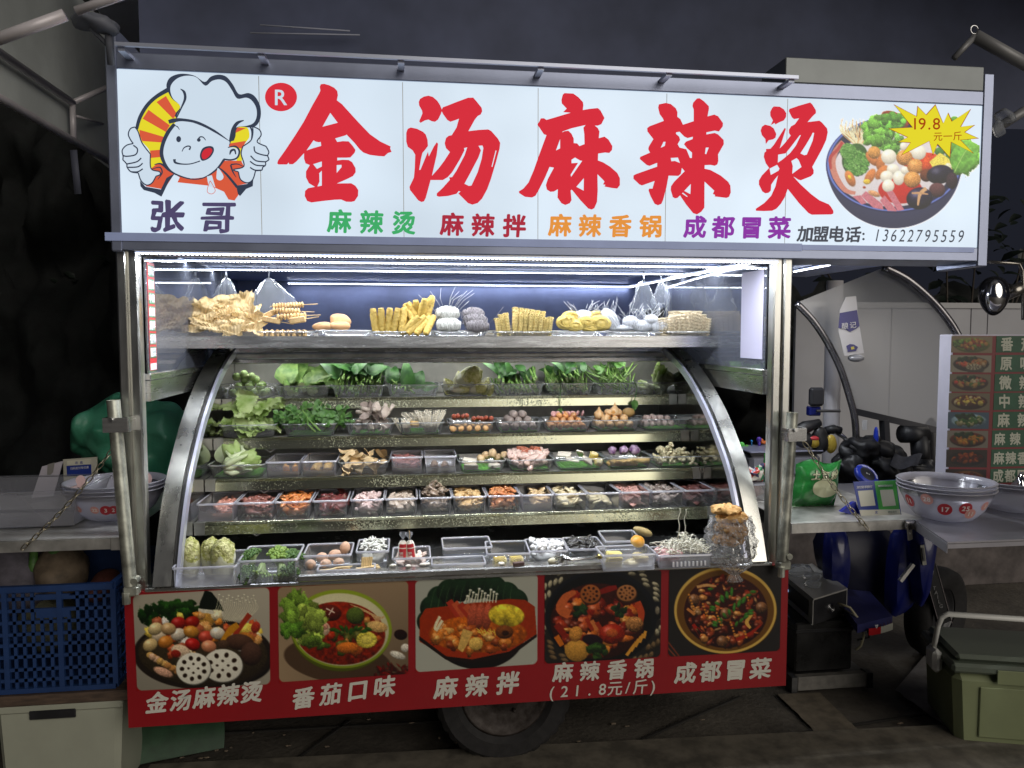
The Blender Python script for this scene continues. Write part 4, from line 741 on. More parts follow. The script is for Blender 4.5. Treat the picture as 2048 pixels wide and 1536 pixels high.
class Box:
    pass
def box(px0, px1, yf, z, h, d, kind, what, cat='food tray', group=None, mats=False, lean=0):
    """a tray or box whose front rim spans px0..px1 at depth yf, standing on height z"""
    x0, x1 = AX(px0, yf), AX(px1, yf); w = x1-x0; B = Box(); B.x = (x0+x1)/2; B.y = yf+d/2; B.z = z; B.w = w; B.d = d; B.h = h
    m1, m2 = tray_mesh(w, d, h, kind); r = empty('food_tray' if kind == 'tray' else 'food_box', (B.x, B.y, z), lean, what, cat, group)
    link('wall', m1, r); link('rim', m2, r)
    if mats: link('drain_mat', mat_mesh(w-.06, d-.05), r, (0, 0, .006))
    B.root = r; B.z += .003+(.008 if mats else 0); return B
R_ = random.Random(11)
def piece(name, meshes, loc, label, cat, group, rot=None, scale=1):
    me = R_.choice(meshes) if isinstance(meshes, list) else meshes
    o = link(name, me, None, loc, rot if rot is not None else (R_.uniform(0, 6.28), R_.uniform(0, 6.28), R_.uniform(0, 6.28)), scale); return tag(o, label, cat, group)
def stuffobj(b, name, m, label, cat, smooth=True):
    o = b.build(name, m, None, smooth); return tag(o, label, cat, None, 'stuff')
def heap(B, n, r, top=None, lay=None, fx=(0, 1), fy=(0, 1), seed=0):
    """resting spots of round things filling a tray in layers, each a little smaller than the one below"""
    rr = random.Random(seed+int(B.x*1000)); out = []; W = (B.w-.05)*(fx[1]-fx[0]); D = (B.d-.045)*(fy[1]-fy[0]); X0 = B.x-(B.w-.05)/2+(B.w-.05)*fx[0]; Y0 = B.y-(B.d-.045)/2+(B.d-.045)*fy[0]
    nx = max(1, int(W/(2*r))); ny = max(1, int(D/(2*r))); pw = W/nx
    for lz in range(3):
        ax, ay = nx-lz, ny-lz
        if ax < 2 or ay < 1: break
        for j in range(ay):
            for i in range(ax):
                if len(out) >= n: return out
                out.append((X0+(i+.5+lz*.5)*pw+rr.uniform(-.15, .15)*r, Y0+(j+.5+lz*.5)*D/ny+rr.uniform(-.15, .15)*r, B.z+r+lz*r*1.45+rr.uniform(-.1, .1)*r))
    return out
def balls(B, n, r, meshes, name, label, cat, group, fx=(0, 1), fy=(0, 1), sq=(.9, 1.1), rot=None, seed=0):
    for p in heap(B, n, r, fx=fx, fy=fy, seed=seed): piece(name, meshes, p, label, cat, group, rot, R_.uniform(*sq))
# leaves
def leaf(b, base, dirv, up, L_, Wd, curl=.3, ruff=.0, seed=0, nu=8, nv=5, fold=.25, rf=9, shape=.6):
    base = Vector(base); d = Vector(dirv).normalized(); up = Vector(up); s = d.cross(up).normalized(); u = s.cross(d).normalized()
    def fn(a, c):
        t = a; wv = math.sin(math.pi*min(1, t**shape))**.7 if 0 < t < 1 else .05; wv = max(wv, .08); x = (c-.5)*2; e = abs(x)
        p = base+d*(L_*(t-curl*.35*t*t*t))+u*(-curl*L_*t*t*.75)+s*(x*Wd*.5*wv)+u*(fold*Wd*.5*e*e*wv)
        if ruff: p += u*(ruff*L_*e**1.5*mnoise.noise(Vector((t*rf+seed*3.1, x*2.5+seed, seed))))+s*(ruff*.6*L_*e*mnoise.noise(Vector((t*rf+5, x*3, seed+4))))
        return p
    b.grid(fn, nu, nv); return b
def leafmat(name, c, c2, vein=None, ts=40, rough=.45):
    m, nt, p = newmat(name); L = nt.links.new; tc = N(nt, 'ShaderNodeTexCoord'); n1 = N(nt, 'ShaderNodeTexNoise', Scale=ts, Detail=4); L(tc.outputs['Object'], n1.inputs['Vector']); ra = N(nt, 'ShaderNodeValToRGB'); L(n1.outputs['Fac'], ra.inputs[0])
    ra.color_ramp.elements[0].position = .35; ra.color_ramp.elements[1].position = .65; ra.color_ramp.elements[0].color = (*c, 1); ra.color_ramp.elements[1].color = (*c2, 1); L(ra.outputs[0], p.inputs['Base Color']); p.inputs['Roughness'].default_value = rough
    bp = N(nt, 'ShaderNodeBump', Strength=.6, Distance=.003); n2 = N(nt, 'ShaderNodeTexNoise', Scale=90, Detail=3); L(tc.outputs['Object'], n2.inputs['Vector']); L(n2.outputs['Fac'], bp.inputs['Height']); L(bp.outputs[0], p.inputs['Normal'])
    tl = N(nt, 'ShaderNodeBsdfTranslucent'); L(ra.outputs[0], tl.inputs[0]); mx = N(nt, 'ShaderNodeMixShader'); mx.inputs[0].default_value = .25; out = nt.nodes['Material Output']; L(p.outputs[0], mx.inputs[1]); L(tl.outputs[0], mx.inputs[2]); L(mx.outputs[0], out.inputs[0]); return m
LGREEN = leafmat('lettuce_leaf', (.24, .38, .07), (.52, .62, .28), ts=18); DGREEN = leafmat('dark_leaf', (.02, .07, .02), (.055, .16, .035), ts=30); MGREEN = leafmat('cress_leaf', (.05, .14, .03), (.14, .30, .07), ts=40); STEM = leafmat('green_stem', (.12, .26, .05), (.30, .46, .14), ts=25)
PALES = leafmat('pale_stem', (.46, .56, .26), (.66, .72, .46), ts=25); CUT = mat('cut_stem_end', (.62, .70, .42), .5, var=.1, vscale=60); NAPA = leafmat('napa_rib', (.66, .68, .48), (.80, .80, .66), ts=14, rough=.35); NAPAY = leafmat('napa_leaf', (.40, .42, .09), (.78, .76, .40), ts=55)
for n_ in NAPAY.node_tree.nodes:
    if n_.type == 'BUMP': n_.inputs['Distance'].default_value = .012; n_.inputs['Strength'].default_value = 1; BOKW = leafmat('bokchoy_stalk', (.54, .64, .34), (.74, .80, .56), ts=12, rough=.3)
def sphere_meshes(name, m, r, k=3, n=12, mm=8, amp=.12, freq=60, sc=(1, 1, 1)):
    out = []
    for i in range(k): b = MB(); b.blob((0, 0, 0), (r*sc[0], r*sc[1], r*sc[2]), n, mm, amp, freq, seed=i+hash(name) % 7); out.append(b.mesh(name, m, True))
    return out
def hashn(s): return sum(ord(c) for c in s)
TIER = ['top shelf', 'second shelf', 'third shelf', 'fourth shelf']
Y1, Z1 = .955, 1.432; Y2, Z2 = .775, 1.268; Y3, Z3 = .61, 1.112; Y4, Z4 = .425, .968
T = lambda px0, px1, row, what, h=.06, d=.22, m=False, kind='tray', cat='food tray', g=None: box(px0, px1, [0, Y1, Y2, Y3, Y4][row], [0, Z1, Z2, Z3, Z4][row], h, d, kind, what, cat, g, m)
# ------------------------------------------------ top shelf
B = T(441, 547, 1, 'clear tray heaped with small round green eggplants, first on the top shelf', .062)
EGP = []
for i in range(3):
    b = MB(); b.blob((0, 0, 0), (.021, .021, .019), 12, 8, .05, 60, 0, seed=i); b.blob((0, 0, .017), (.011, .011, .005), 8, 5, .5, 200, 1, seed=i); b.tube([(0, 0, .018), (.002, 0, .028)], .0035, 6, 1); EGP.append(b.mesh('green_eggplant', [mat('green_eggplant', (.40, .50, .22), .3, col2=(.16, .28, .08), vscale=60), mat('eggplant_cap', (.52, .58, .34), .6)], True))
for p_ in heap(B, 60, .022): piece('green_eggplant', EGP, p_, 'one of the small round green eggplants in the first tray of the top shelf', 'vegetable', 'round green eggplants', rot=(R_.uniform(-1.9, -.9), R_.uniform(-.5, .5), R_.uniform(-.6, .6)))
for i in range(3): piece('green_eggplant', EGP, (B.x-.06+.035*i, B.y-.02, B.z+.10+.012*(i == 1)), 'one of the small round green eggplants in the first tray of the top shelf', 'vegetable', 'round green eggplants', rot=(-1.3, 0, i))
def stembunch(B, n, r, L_, mstem, mleaf, name, label, cat, cut=CUT, leaves=8, lsz=(.10, .06), up=.35, rise=.07, ruff=.03, seed=1, spread=.0, fx=(0, 1), lat=.2):
    rr = random.Random(seed); b = MB(); X0 = B.x-(B.w-.05)/2+(B.w-.05)*fx[0]; W = (B.w-.05)*(fx[1]-fx[0])
    for i in range(n):
        x = X0+rr.random()*W; z = B.z+r+rr.random()**1.3*rise; y = B.y-B.d/2+.018+rr.random()*.05; q = r*rr.uniform(.7, 1.25); dx = rr.uniform(-lat, lat)*L_
        pts = [(x, y, z), (x+dx*.4, y+L_*.45, z+up*L_*.3), (x+dx+rr.uniform(-.01, .01), y+L_*.85, z+up*L_+rr.uniform(0, .02))]
        b.tube(pts, [q, q*.95, q*.7], 8, 0, cap=False); b.add([(x+q*.97*math.cos(a), y-.0004, z+q*.97*math.sin(a)) for a in [6.283*k/8 for k in range(8)]], [tuple(range(8))], 2)
    for i in range(leaves):
        x = X0+rr.random()*W; z = B.z+rise*.6+rr.random()*rise*.7+up*L_*.4; y = B.y+rr.uniform(-.03, .06); a = rr.uniform(-1.2, 1.2)
        n0 = len(b.m); leaf(b, (x, y, z), (math.sin(a)*.8, rr.uniform(-.5, .9), rr.uniform(.2, 1.0)), (0, -.7, .7), lsz[0]*1.25*rr.uniform(.7, 1.25), lsz[1]*1.25*rr.uniform(.7, 1.2), rr.uniform(.1, .8), ruff, i+seed); b.m[n0:] = [1]*(len(b.m)-n0)
    return stuffobj(b, name, [mstem, mleaf, cut], label, cat)
B = T(549, 661, 1, 'clear tray of thick broccoli stems and leaves, second on the top shelf', .062)
stembunch(B, 10, .015, .16, STEM, leafmat('mustard_leaf', (.10, .22, .05), (.26, .40, .12)), 'leafy_stems', 'thick cut green stems with broad leaves, second tray of the top shelf', 'leafy greens', leaves=14, lsz=(.12, .08), up=.25, rise=.045, ruff=.05, seed=5)
B = T(663, 771, 1, 'clear tray of dark leafy greens with thin stems, third on the top shelf', .062)
stembunch(B, 46, .0055, .15, STEM, DGREEN, 'spinach_bunch', 'bundle of dark spinach with thin stems, third tray of the top shelf', 'leafy greens', leaves=24, lsz=(.11, .045), up=.45, rise=.08, ruff=.02, seed=6, cut=STEM)
b = MB(); leaf(b, (B.x+.02, B.y, B.z+.08), (.0, .05, 1), (0, -1, .1), .15, .035, .15, .01, 3); leaf(b, (B.x+.05, B.y, B.z+.08), (.5, 0, 1), (0, -1, .1), .12, .06, .6, .02, 4); stuffobj(b, 'spinach_leaves', DGREEN, 'tall dark leaves standing up from the third tray of the top shelf', 'leafy greens')
B = T(773, 881, 1, 'clear tray with a few upright dark leaves, fourth on the top shelf', .062)
stembunch(B, 9, .0045, .15, STEM, DGREEN, 'water_spinach', 'few thin green stems lying across the fourth tray of the top shelf', 'leafy greens', leaves=6, lsz=(.10, .04), up=.3, rise=.06, ruff=.02, seed=8, cut=STEM, fx=(0, .6), lat=.5)
b = MB(); leaf(b, (B.x-.02, B.y-.02, B.z+.02), (-.1, .1, 1), (0, -1, .2), .17, .075, .1, .015, 3); leaf(b, (B.x+.01, B.y, B.z+.03), (.4, .1, 1), (0, -1, .2), .12, .07, .4, .02, 4); leaf(b, (B.x+.04, B.y, B.z+.03), (1, .1, .35), (0, -1, .8), .10, .06, .3, .02, 5); stuffobj(b, 'choy_leaves', DGREEN, 'large smooth dark green leaves standing in the fourth tray of the top shelf', 'leafy greens')
B = T(883, 987, 1, 'clear tray packed with pale napa cabbage pieces, fifth on the top shelf', .062)
def napa(name, loc, r, L_, rot, label, seed=0, g='napa cabbage pieces'):
    rt = empty(name, loc, 0, label, 'cabbage', g); rt.rotation_euler = rot
    def R0(t): return r*(.66+.38*math.sin(math.pi*min(1, t*.9))**.8)*math.sqrt(max(0.0, 1-max(0, (t-.72)/.30)**2.2))
    for k in range(8):         # overlapping leaf shells, ruffled along their upper edge
        a0 = k*2.4+seed; b = MB(); lay = .90+.016*k; top = .99-.012*k+.03*math.sin(k*3.1+seed)
        def fn(u, v):
            x = (u-.5)*2; t = v*top*(1-.10*x*x); a = a0+x*1.15*(1+.15*v); n1 = mnoise.noise(Vector((x*3+seed, t*7, k))); n2 = mnoise.noise(Vector((x*9, t*16+seed, k+5)))
            q = R0(t)*lay*(1+.05*math.exp(-(x/.22)**2)*(1-v)+.10*n1*v+.26*n2*v*v)+r*.12*max(0, v-.85)*(1+4*n2)
            return (q*math.cos(a), q*math.sin(a), L_*t+L_*.03*n2*v*v)
        b.grid(fn, 18, 22); hv = []
        for f in b.f: cz = sum(b.v[i][2] for i in f)/4/L_; iu = (f[0] % 19)/18; hv.append(0 if cz < .42+.25*math.exp(-((iu-.5)/.13)**2)*(1 if cz < .75 else 0) else 1)
        b.m = hv; b.build('leaf', [NAPA, NAPAY], rt, True)
    b = MB(); b.blob((0, 0, L_*.56), (r*.84, r*.84, L_*.45), 20, 14, .25, 60); b.blob((0, 0, .004), (r*.6, r*.6, .012), 12, 5); b.build('core', NAPAY, rt, True)
    return rt
napa('napa_piece', (B.x-.05, B.y-.04, B.z+.055), .045, .15, (.5, 1.0, .1), 'largest piece of napa cabbage leaning right in the fifth tray, top shelf', 1)
napa('napa_piece', (B.x+.06, B.y-.05, B.z+.02), .034, .10, (.3, -.5, -.2), 'smaller napa cabbage piece at the right end of the fifth tray, top shelf', 2)
napa('napa_piece', (B.x-.085, B.y-.075, B.z+.03), .028, .11, (.1, 1.5, .1), 'napa cabbage piece at the bottom left of the fifth tray, top shelf', 3)
napa('napa_piece', (B.x+.01, B.y-.075, B.z+.03), .028, .09, (.1, 1.45, -.1), 'napa cabbage piece at the bottom middle of the fifth tray, top shelf', 4)
b = MB()
for k, (dx, a_, l_) in enumerate(((-.07, -.5, .10), (-.03, -.1, .13), (.02, .25, .12), (.06, .6, .11), (.085, .9, .08))): n0 = len(b.m); leaf(b, (B.x+dx, B.y-.085, B.z+.012), (a_, -.1, 1), (0, -1, .2), l_, .07, .5, .10, k*2.1, 14, 10, .35, 14, .5); b.m[n0:] = [0 if i < 60 and 3 < i % 14 < 20 else 1 for i in range(len(b.m)-n0)]
stuffobj(b, 'napa_leaves', [NAPA, NAPAY], 'loose pale napa leaves at the front of the fifth tray, top shelf', 'cabbage')
B = T(989, 1091, 1, 'clear tray of cut green stems with leaves behind, sixth on the top shelf', .062)
stembunch(B, 40, .0065, .15, STEM, DGREEN, 'choy_sum_bunch', 'bundle of slim green stems with dark leaves, sixth tray of the top shelf', 'leafy greens', leaves=22, lsz=(.08, .035), up=.35, rise=.075, ruff=.03, seed=9)
B = T(1093, 1190, 1, 'clear tray packed with round cut stem ends, seventh on the top shelf', .062)
stembunch(B, 74, .0062, .15, STEM, DGREEN, 'greens_bunch', 'dense bundle of greens showing pale cut stem ends, seventh tray of the top shelf', 'leafy greens', leaves=26, lsz=(.08, .035), up=.40, rise=.085, ruff=.03, seed=10)
b = MB(); b.tube([(B.x-.05, Y1-.01, Z1+.09), (B.x-.06, Y1-.03, Z1+.05), (B.x-.065, Y1-.035, Z1-.03), (B.x-.062, Y1-.03, Z1-.07)], .0022, 5)
n0 = len(b.m); leaf(b, (B.x-.062, Y1-.03, Z1-.06), (-.2, 0, -1), (0, -1, 0), .05, .028, .1, .05, 2); leaf(b, (B.x-.062, Y1-.03, Z1-.06), (.6, 0, -1), (0, -1, 0), .03, .02, .1, .05, 2); stuffobj(b, 'drooping_sprig', MGREEN, 'thin sprig drooping from the seventh tray over the top shelf edge', 'herb')
B = T(1192, 1276, 1, 'clear tray of thin celery stalks, eighth on the top shelf', .062)
stembunch(B, 40, .0042, .16, STEM, MGREEN, 'celery_bunch', 'criss crossing thin celery stalks in the eighth tray of the top shelf', 'leafy greens', leaves=16, lsz=(.05, .03), up=.5, rise=.09, ruff=.06, seed=11, lat=.8, cut=STEM)
b = MB(); b.tube([(B.x+.08, Y1-.01, Z1+.08), (B.x+.09, Y1-.04, Z1+.04), (B.x+.075, Y1-.045, Z1-.03)], .0025, 5); leaf(b, (B.x+.075, Y1-.045, Z1-.02), (.05, 0, -1), (0, -1, 0), .06, .035, .1, .08, 2); stuffobj(b, 'celery_top', MGREEN, 'celery leaf hanging down over the top shelf edge beside the bok choy', 'herb')
B = T(1278, 1366, 1, 'clear tray of bok choy heads, last on the top shelf', .062)
def bok(name, loc, rot, s, label, seed=0, leafm=None, g='bok choy heads'):
    rt = empty(name, loc, 0, label, 'bok choy', g); rt.rotation_euler = rot; rr = random.Random(seed)
    for k in range(8):
        a = k*2.4; c, s_ = math.cos(a), math.sin(a); r0 = .010*s+.0012*s*k; b = MB(); out = .22+.03*k
        b.tube([(c*r0*.6, s_*r0*.6, 0), (c*r0*1.5, s_*r0*1.5, .02*s), (c*r0*1.5+c*out*.02*s, s_*r0*1.5+s_*out*.02*s, .05*s), (c*(r0+.03*s*out*2), s_*(r0+.03*s*out*2), .08*s)], [.008*s, .0125*s, .008*s, .004*s], 8, 0)
        n0 = len(b.m); leaf(b, (c*(r0+.004*s), s_*(r0+.004*s), .042*s), (c*out*1.3, s_*out*1.3, 1), (c, s_, .0), .075*s*rr.uniform(.85, 1.15), .05*s, .3, .05, seed+k, 8, 5, -.4, 9, .6); b.m[n0:] = [1]*(len(b.m)-n0); b.build('leaf', [BOKW, leafm or LGREEN], rt, True)
    return rt
bok('bok_choy', (B.x-.005, B.y-.05, B.z+.05), (.25, .15, 0), .95, 'tallest bok choy head standing upright in the last tray of the top shelf', 1)
bok('bok_choy', (B.x-.05, B.y-.085, B.z+.022), (-1.5, 0, .2), 1.0, 'bok choy lying at the left of the last tray, top shelf', 2)
bok('bok_choy', (B.x+.015, B.y-.085, B.z+.022), (-1.5, 0, -.1), 1.0, 'bok choy lying in the middle of the last tray, top shelf', 3)
bok('bok_choy', (B.x+.085, B.y-.05, B.z+.06), (-.4, -1.1, .3), 1.0, 'bok choy leaning out at the right end of the top shelf', 4)
# ------------------------------------------------ second shelf
B = T(436, 553, 2, 'wide clear tray overflowing with pale green lettuce, first on the second shelf', .062, .24)
ll = [(-.02, -.03, .05, -1.0, -.3, .35, .20, .15), (-.06, -.04, .045, -1.2, -.5, .2, .17, .13), (.05, -.05, .05, 1.1, -.4, .2, .17, .13), (.0, -.06, .04, .2, -1, .15, .14, .13), (.06, -.02, .08, .6, .1, .9, .17, .13), (-.03, 0, .085, -.9, .0, .6, .20, .14), (.02, .0, .10, .9, -.1, .5, .20, .14), (-.02, .02, .11, -.3, .1, .8, .15, .13), (.09, -.03, .05, 1.2, -.6, .1, .12, .11), (-.1, -.03, .05, -1, -.6, -.1, .11, .11), (.0, -.05, .07, -.4, -.7, .5, .14, .12)]
for i, (x, y, z, dx, dy, dz, L_, W2) in enumerate(ll):
    b = MB(); leaf(b, (B.x+x-dx*.05, B.y+y-dy*.03, B.z+z-.01), (dx, dy, dz), (0, -.35, 1), L_, W2, .35, .16, i*2.3, 20, 14, .25, 13, .5); o = b.build('lettuce_leaf', LGREEN, None, True); tag(o, ['lettuce leaf rising', 'long lettuce leaf at the left', 'long lettuce leaf at the right', 'front lettuce leaf', 'upright lettuce leaf at the right', 'tall lettuce leaf at the left', 'broad lettuce leaf at the right', 'topmost lettuce leaf', 'lettuce leaf hanging out at the far right', 'lettuce leaf hanging out at the far left', 'small lettuce leaf near the middle'][i]+' of the pile on the second shelf', 'lettuce', 'ruffled lettuce leaves')
b = MB(); [leaf(b, (B.x+x, B.y-.10, B.z+.015+.012*k), (.9*s, .1, .2), (0, -1, .5), .10, .07, .3, .1, k*1.7, 10, 8, .2, 12) for k, (x, s) in enumerate(((-.05, 1), (.05, -1), (.0, 1), (-.07, 1)))]; stuffobj(b, 'lettuce_bits', LGREEN, 'folded lettuce pieces seen through the front of the first tray, second shelf', 'lettuce')
B = T(563, 674, 2, 'clear tray of watercress on a green mat, second on the second shelf', .062, .22, True)
b = MB(); rr = random.Random(4)
for i in range(34):
    x = B.x+rr.uniform(-.11, .11); y = B.y+rr.uniform(-.09, .06); z = B.z+rr.uniform(.0, .05); a = rr.uniform(-1.4, 1.4); L_ = rr.uniform(.06, .13); p0 = Vector((x, y, z)); d = Vector((math.sin(a), rr.uniform(-.5, .5), rr.uniform(.25, 1.0))).normalized(); pts = [p0+d*L_*t+Vector((0, 0, .02*math.sin(t*3))) for t in (0, .35, .7, 1)]
    b.tube(pts, [.0028, .0026, .002, .0012], 5, 0)
    for k in range(11):
        t = rr.uniform(.3, 1.05); q = p0+d*L_*t+Vector((rr.uniform(-.018, .018), rr.uniform(-.018, .018), rr.uniform(-.01, .018))); n0 = len(b.m); r = rr.uniform(.008, .017)
        leaf(b, q, (rr.uniform(-1, 1), rr.uniform(-1, .3), rr.uniform(-.3, 1)), (rr.uniform(-.4, .4), -.7, .6), r*2, r*1.9, .2, .0, k, 4, 4, .2, 5, .7); b.m[n0:] = [1]*(len(b.m)-n0)
for k, (dx, dy) in enumerate(((.075, 0), (.10, .01), (.088, -.01))): pass
b.tube([(B.x+.05, B.y-.12, B.z+.02), (B.x, B.y-.11, B.z+.07), (B.x-.03, B.y-.10, B.z+.115)], [.005, .004, .003], 6, 0); b.tube([(B.x+.03, B.y-.12, B.z+.015), (B.x-.005, B.y-.12, B.z+.05), (B.x-.01, B.y-.10, B.z+.09)], [.0045, .004, .003], 6, 0)
for k in range(26):
    a = k*.7; q = (B.x+.085+.035*math.cos(a)*rr.random(), B.y-.07+.02*math.sin(a), B.z+.075+.05*math.sin(a*1.3)*rr.random()); n0 = len(b.m); leaf(b, q, (math.cos(a), -.4, math.sin(a)), (0, -.8, .5), .034, .032, .25, .02, k, 5, 4, .2, 5, .7); b.m[n0:] = [1]*(len(b.m)-n0)
stuffobj(b, 'watercress', [STEM, MGREEN], 'loose tangle of watercress spilling over the second tray, second shelf', 'leafy greens')
B = T(689, 790, 2, 'clear tray of grey oyster mushrooms, third on the second shelf', .06, .22, True)
OYC = mat('oyster_cap', (.34, .28, .24), .6, col2=(.20, .15, .13), vscale=40, randv=.25, bump=.3); OYG = mat('oyster_gill', (.62, .54, .46), .6, col2=(.44, .36, .30), vscale=60, randv=.15, bump=.4)
OYS = []
for s in range(4):
    b = MB(); b.grid(lambda u, v: (.032*(v**.8)*math.cos((u-.5)*4.2)*(1+.15*math.sin(u*9+s)), .032*(v**.8)*math.sin((u-.5)*4.2)*(1+.15*math.sin(u*9+s)), .010*v*v+.006*math.sin(u*14+s)*v), 16, 5, 0)
    b.grid(lambda u, v: (.031*(v**.8)*math.cos((u-.5)*4.2), .031*(v**.8)*math.sin((u-.5)*4.2), .010*v*v-.004+.006*math.sin(u*14+s)*v-.006*(1-v)), 16, 4, 1); b.tube([(0, 0, -.004), (-.014, 0, -.012), (-.028, .004, -.018)], [.009, .007, .008], 8, 1); OYS.append(b.mesh('oyster_mushroom', [OYC, OYG], True))
for p_ in heap(B, 34, .023): piece('oyster_mushroom', OYS, (p_[0], p_[1], p_[2]), 'one of the grey oyster mushrooms heaped on the second shelf', 'mushroom', 'oyster mushrooms', rot=(R_.uniform(.3, 2.2), R_.uniform(-.8, .8), R_.uniform(-3, 3)))
for i in range(5): piece('oyster_mushroom', OYS, (B.x-.03+.028*i, B.y-.03, B.z+.098+.01*(i % 2)), 'one of the grey oyster mushrooms heaped on the second shelf', 'mushroom', 'oyster mushrooms', rot=(1.2, .3*i, i), scale=1.25)
B = T(794, 890, 2, 'clear tray of white enoki mushrooms on a green mat, second shelf', .06, .22, True)
ENO = mat('enoki', (.76, .70, .56), .5, var=.12, vscale=30)
def enoki(x, y, z, n, L_, lean, spread, seed):
    rr = random.Random(seed); b = MB()
    for i in range(n):
        u = rr.uniform(-1, 1); v = rr.uniform(-.6, .6); l = L_*rr.uniform(.8, 1.1); a = Vector((x+u*.022, y+v*.02, z)); e = a+Vector((lean*l+u*spread*l, v*.15*l, l)); b.tube([a, a.lerp(e, .55)+Vector((u*.002, 0, .004)), e], [.0018, .0013, .0013], 4); b.blob(e, (.0034, .0034, .0026), 6, 4)
    return b
for (x, dx, ln, n, s, lb) in ((-.075, .0, -.1, 45, 1, 'small clump of enoki at the left of the enoki tray'), (.045, .0, .02, 120, 2, 'large upright fan of white enoki in the enoki tray, second shelf'), (.0, .05, -.7, 40, 3, 'enoki clump lying back behind the upright one, second shelf')):
    stuffobj(enoki(B.x+x, B.y-.07+(.05 if s == 3 else 0), B.z+(.02 if s == 3 else 0), n, .095 if s == 2 else .062, ln, .55, s), 'enoki_clump', ENO, lb, 'mushroom')
TOFU = mat('fried_tofu', (.62, .42, .16), .6, col2=(.50, .30, .10), vscale=30, bump=.4, randv=.12)
b = MB(); b.box(-.02, .02, -.015, .015, -.012, .012, bev=.004); TFM = b.mesh('tofu_block', TOFU); piece('tofu_block', TFM, (B.x-.03, B.y-.075, B.z+.04), 'small brown tofu block tucked between enoki clumps on the second shelf', 'tofu', None, rot=(.1, .1, .2))
def sausage_mesh(name, m, r, L_, k=1, scored=False):
    out = []
    for i in range(k):
        b = MB(); n = 10; pts = [(L_*(t-.5), .06*L_*math.sin(t*3.14+i), 0) for t in [j/(n-1) for j in range(n)]]; rd = [r*min(1, (.35+2.8*min(t, 1-t)*2)) if True else r for t in [j/(n-1) for j in range(n)]]; b.tube(pts, rd, 10); b.blob(pts[0], r*.4, 6, 4); out.append(b.mesh(name, m, True))
    return out
SAUS = sausage_mesh('sausage', mat('red_sausage', (.40, .10, .06), .3, var=.15, vscale=30, randv=.2, coat=.3), .0115, .07, 2); BRS = mat('tan_roll', (.56, .33, .14), .5, var=.2, vscale=40, randv=.15)
B = T(895, 991, 2, 'clear tray of little red sausages and tan rolls, fifth on the second shelf', .058, .2, True)
for i in range(9): piece('sausage', SAUS, (B.x-.075+.021*i+(i > 3)*.01, B.y-.02+.02*(i % 2), B.z+.052+.012*(i < 4)), ORD[i]+' small red sausage from the left in the fifth tray, second shelf', 'sausage', 'small red sausages', rot=(0, .3, 1.45+.1*(i % 3)))
b = MB(); b.blob((0, 0, 0), (.017, .02, .018), 10, 7, .1, 60); b2 = b.mesh('tan_roll', BRS, True)
for i in range(10): piece('tan_roll', b2, (B.x-.085+.019*i*1.0, B.y-.078+.018*(i % 2), B.z+.018), ORD[i]+' tan roll from the left under the red sausages, second shelf', 'fish roll', 'tan rolls under the sausages')
B = T(993, 1089, 2, 'clear tray of mottled grey beef balls, sixth on the second shelf', .058, .2, True)
GB = sphere_meshes('beef_ball', mat('grey_beef_ball', (.38, .31, .27), .55, col2=(.24, .19, .17), vscale=90, bump=.5, randv=.12), .019, amp=.12, freq=90)
balls(B, 44, .0185, GB, 'beef_ball', 'one of the mottled grey beef balls piled in the sixth tray, second shelf', 'meatball', 'grey beef balls')
B = T(1091, 1186, 2, 'clear tray of glossy orange fish tofu and pink slices, seventh on the second shelf', .058, .2, True)
OB = sphere_meshes('orange_ball', mat('orange_ball', (.62, .24, .07), .35, col2=(.70, .38, .16), vscale=50, randv=.2, coat=.3), .016, amp=.15, freq=70, sc=(1.15, 1, .9))
balls(B, 40, .0165, OB, 'orange_ball', 'one of the glossy orange balls in the seventh tray, second shelf', 'fish ball', 'glossy orange balls')
b = MB(); b.lathe([(.0, -.003), (.014, -.003), (.015, 0), (.014, .003), (0, .003)], 12); PK = b.mesh('pink_slice', mat('pink_slice', (.58, .32, .30), .4, var=.15, vscale=50, randv=.2), True)
for i in range(7): piece('pink_slice', PK, (B.x-.06+.024*i, B.y-.01, B.z+.072), ORD[i]+' pink round slice from the left on top of the orange balls', 'sausage slice', 'pink round slices', rot=(1.2, 0, i*.8))
B = T(1188, 1283, 2, 'clear tray of orange and white fish dumplings, eighth on the second shelf', .058, .2, True)
m, nt, p = newmat('striped_dumpling'); L = nt.links.new; tc = N(nt, 'ShaderNodeTexCoord'); wv = N(nt, 'ShaderNodeTexWave', Scale=70, Distortion=3); L(tc.outputs['Object'], wv.inputs['Vector']); ra = N(nt, 'ShaderNodeValToRGB'); L(wv.outputs['Fac'], ra.inputs[0]); ra.color_ramp.elements[0].color = (.74, .34, .07, 1); ra.color_ramp.elements[1].color = (.84, .66, .42, 1); L(ra.outputs[0], p.inputs['Base Color']); p.inputs['Roughness'].default_value = .4
OD = m
b = MB(); b.lathe([(.002, -.016), (.014, -.013), (.019, -.003), (.017, .008), (.008, .016), (.004, .024), (.0005, .032)], 16, fn=lambda t, z: 1+.07*math.sin(t*8)*(z > 0)); FB = b.mesh('fortune_dumpling', OD, True)
balls(B, 28, .019, sphere_meshes('fish_ball', OD, .018, amp=.1), 'fish_ball', 'one of the orange and white striped balls in the eighth tray, second shelf', 'fish ball', 'striped fish balls')
for i, (dx, dz, s) in enumerate(((-.075, .066, 1.1), (.005, .08, 1.2), (-.035, .05, .8))): piece('fortune_dumpling', FB, (B.x+dx, B.y-.02, B.z+dz), ('left', 'middle and tallest', 'short back')[i]+' pointed orange dumpling on top of the eighth tray, second shelf', 'dumpling', 'pointed orange dumplings', rot=(0, 0, i), scale=s*1.2)
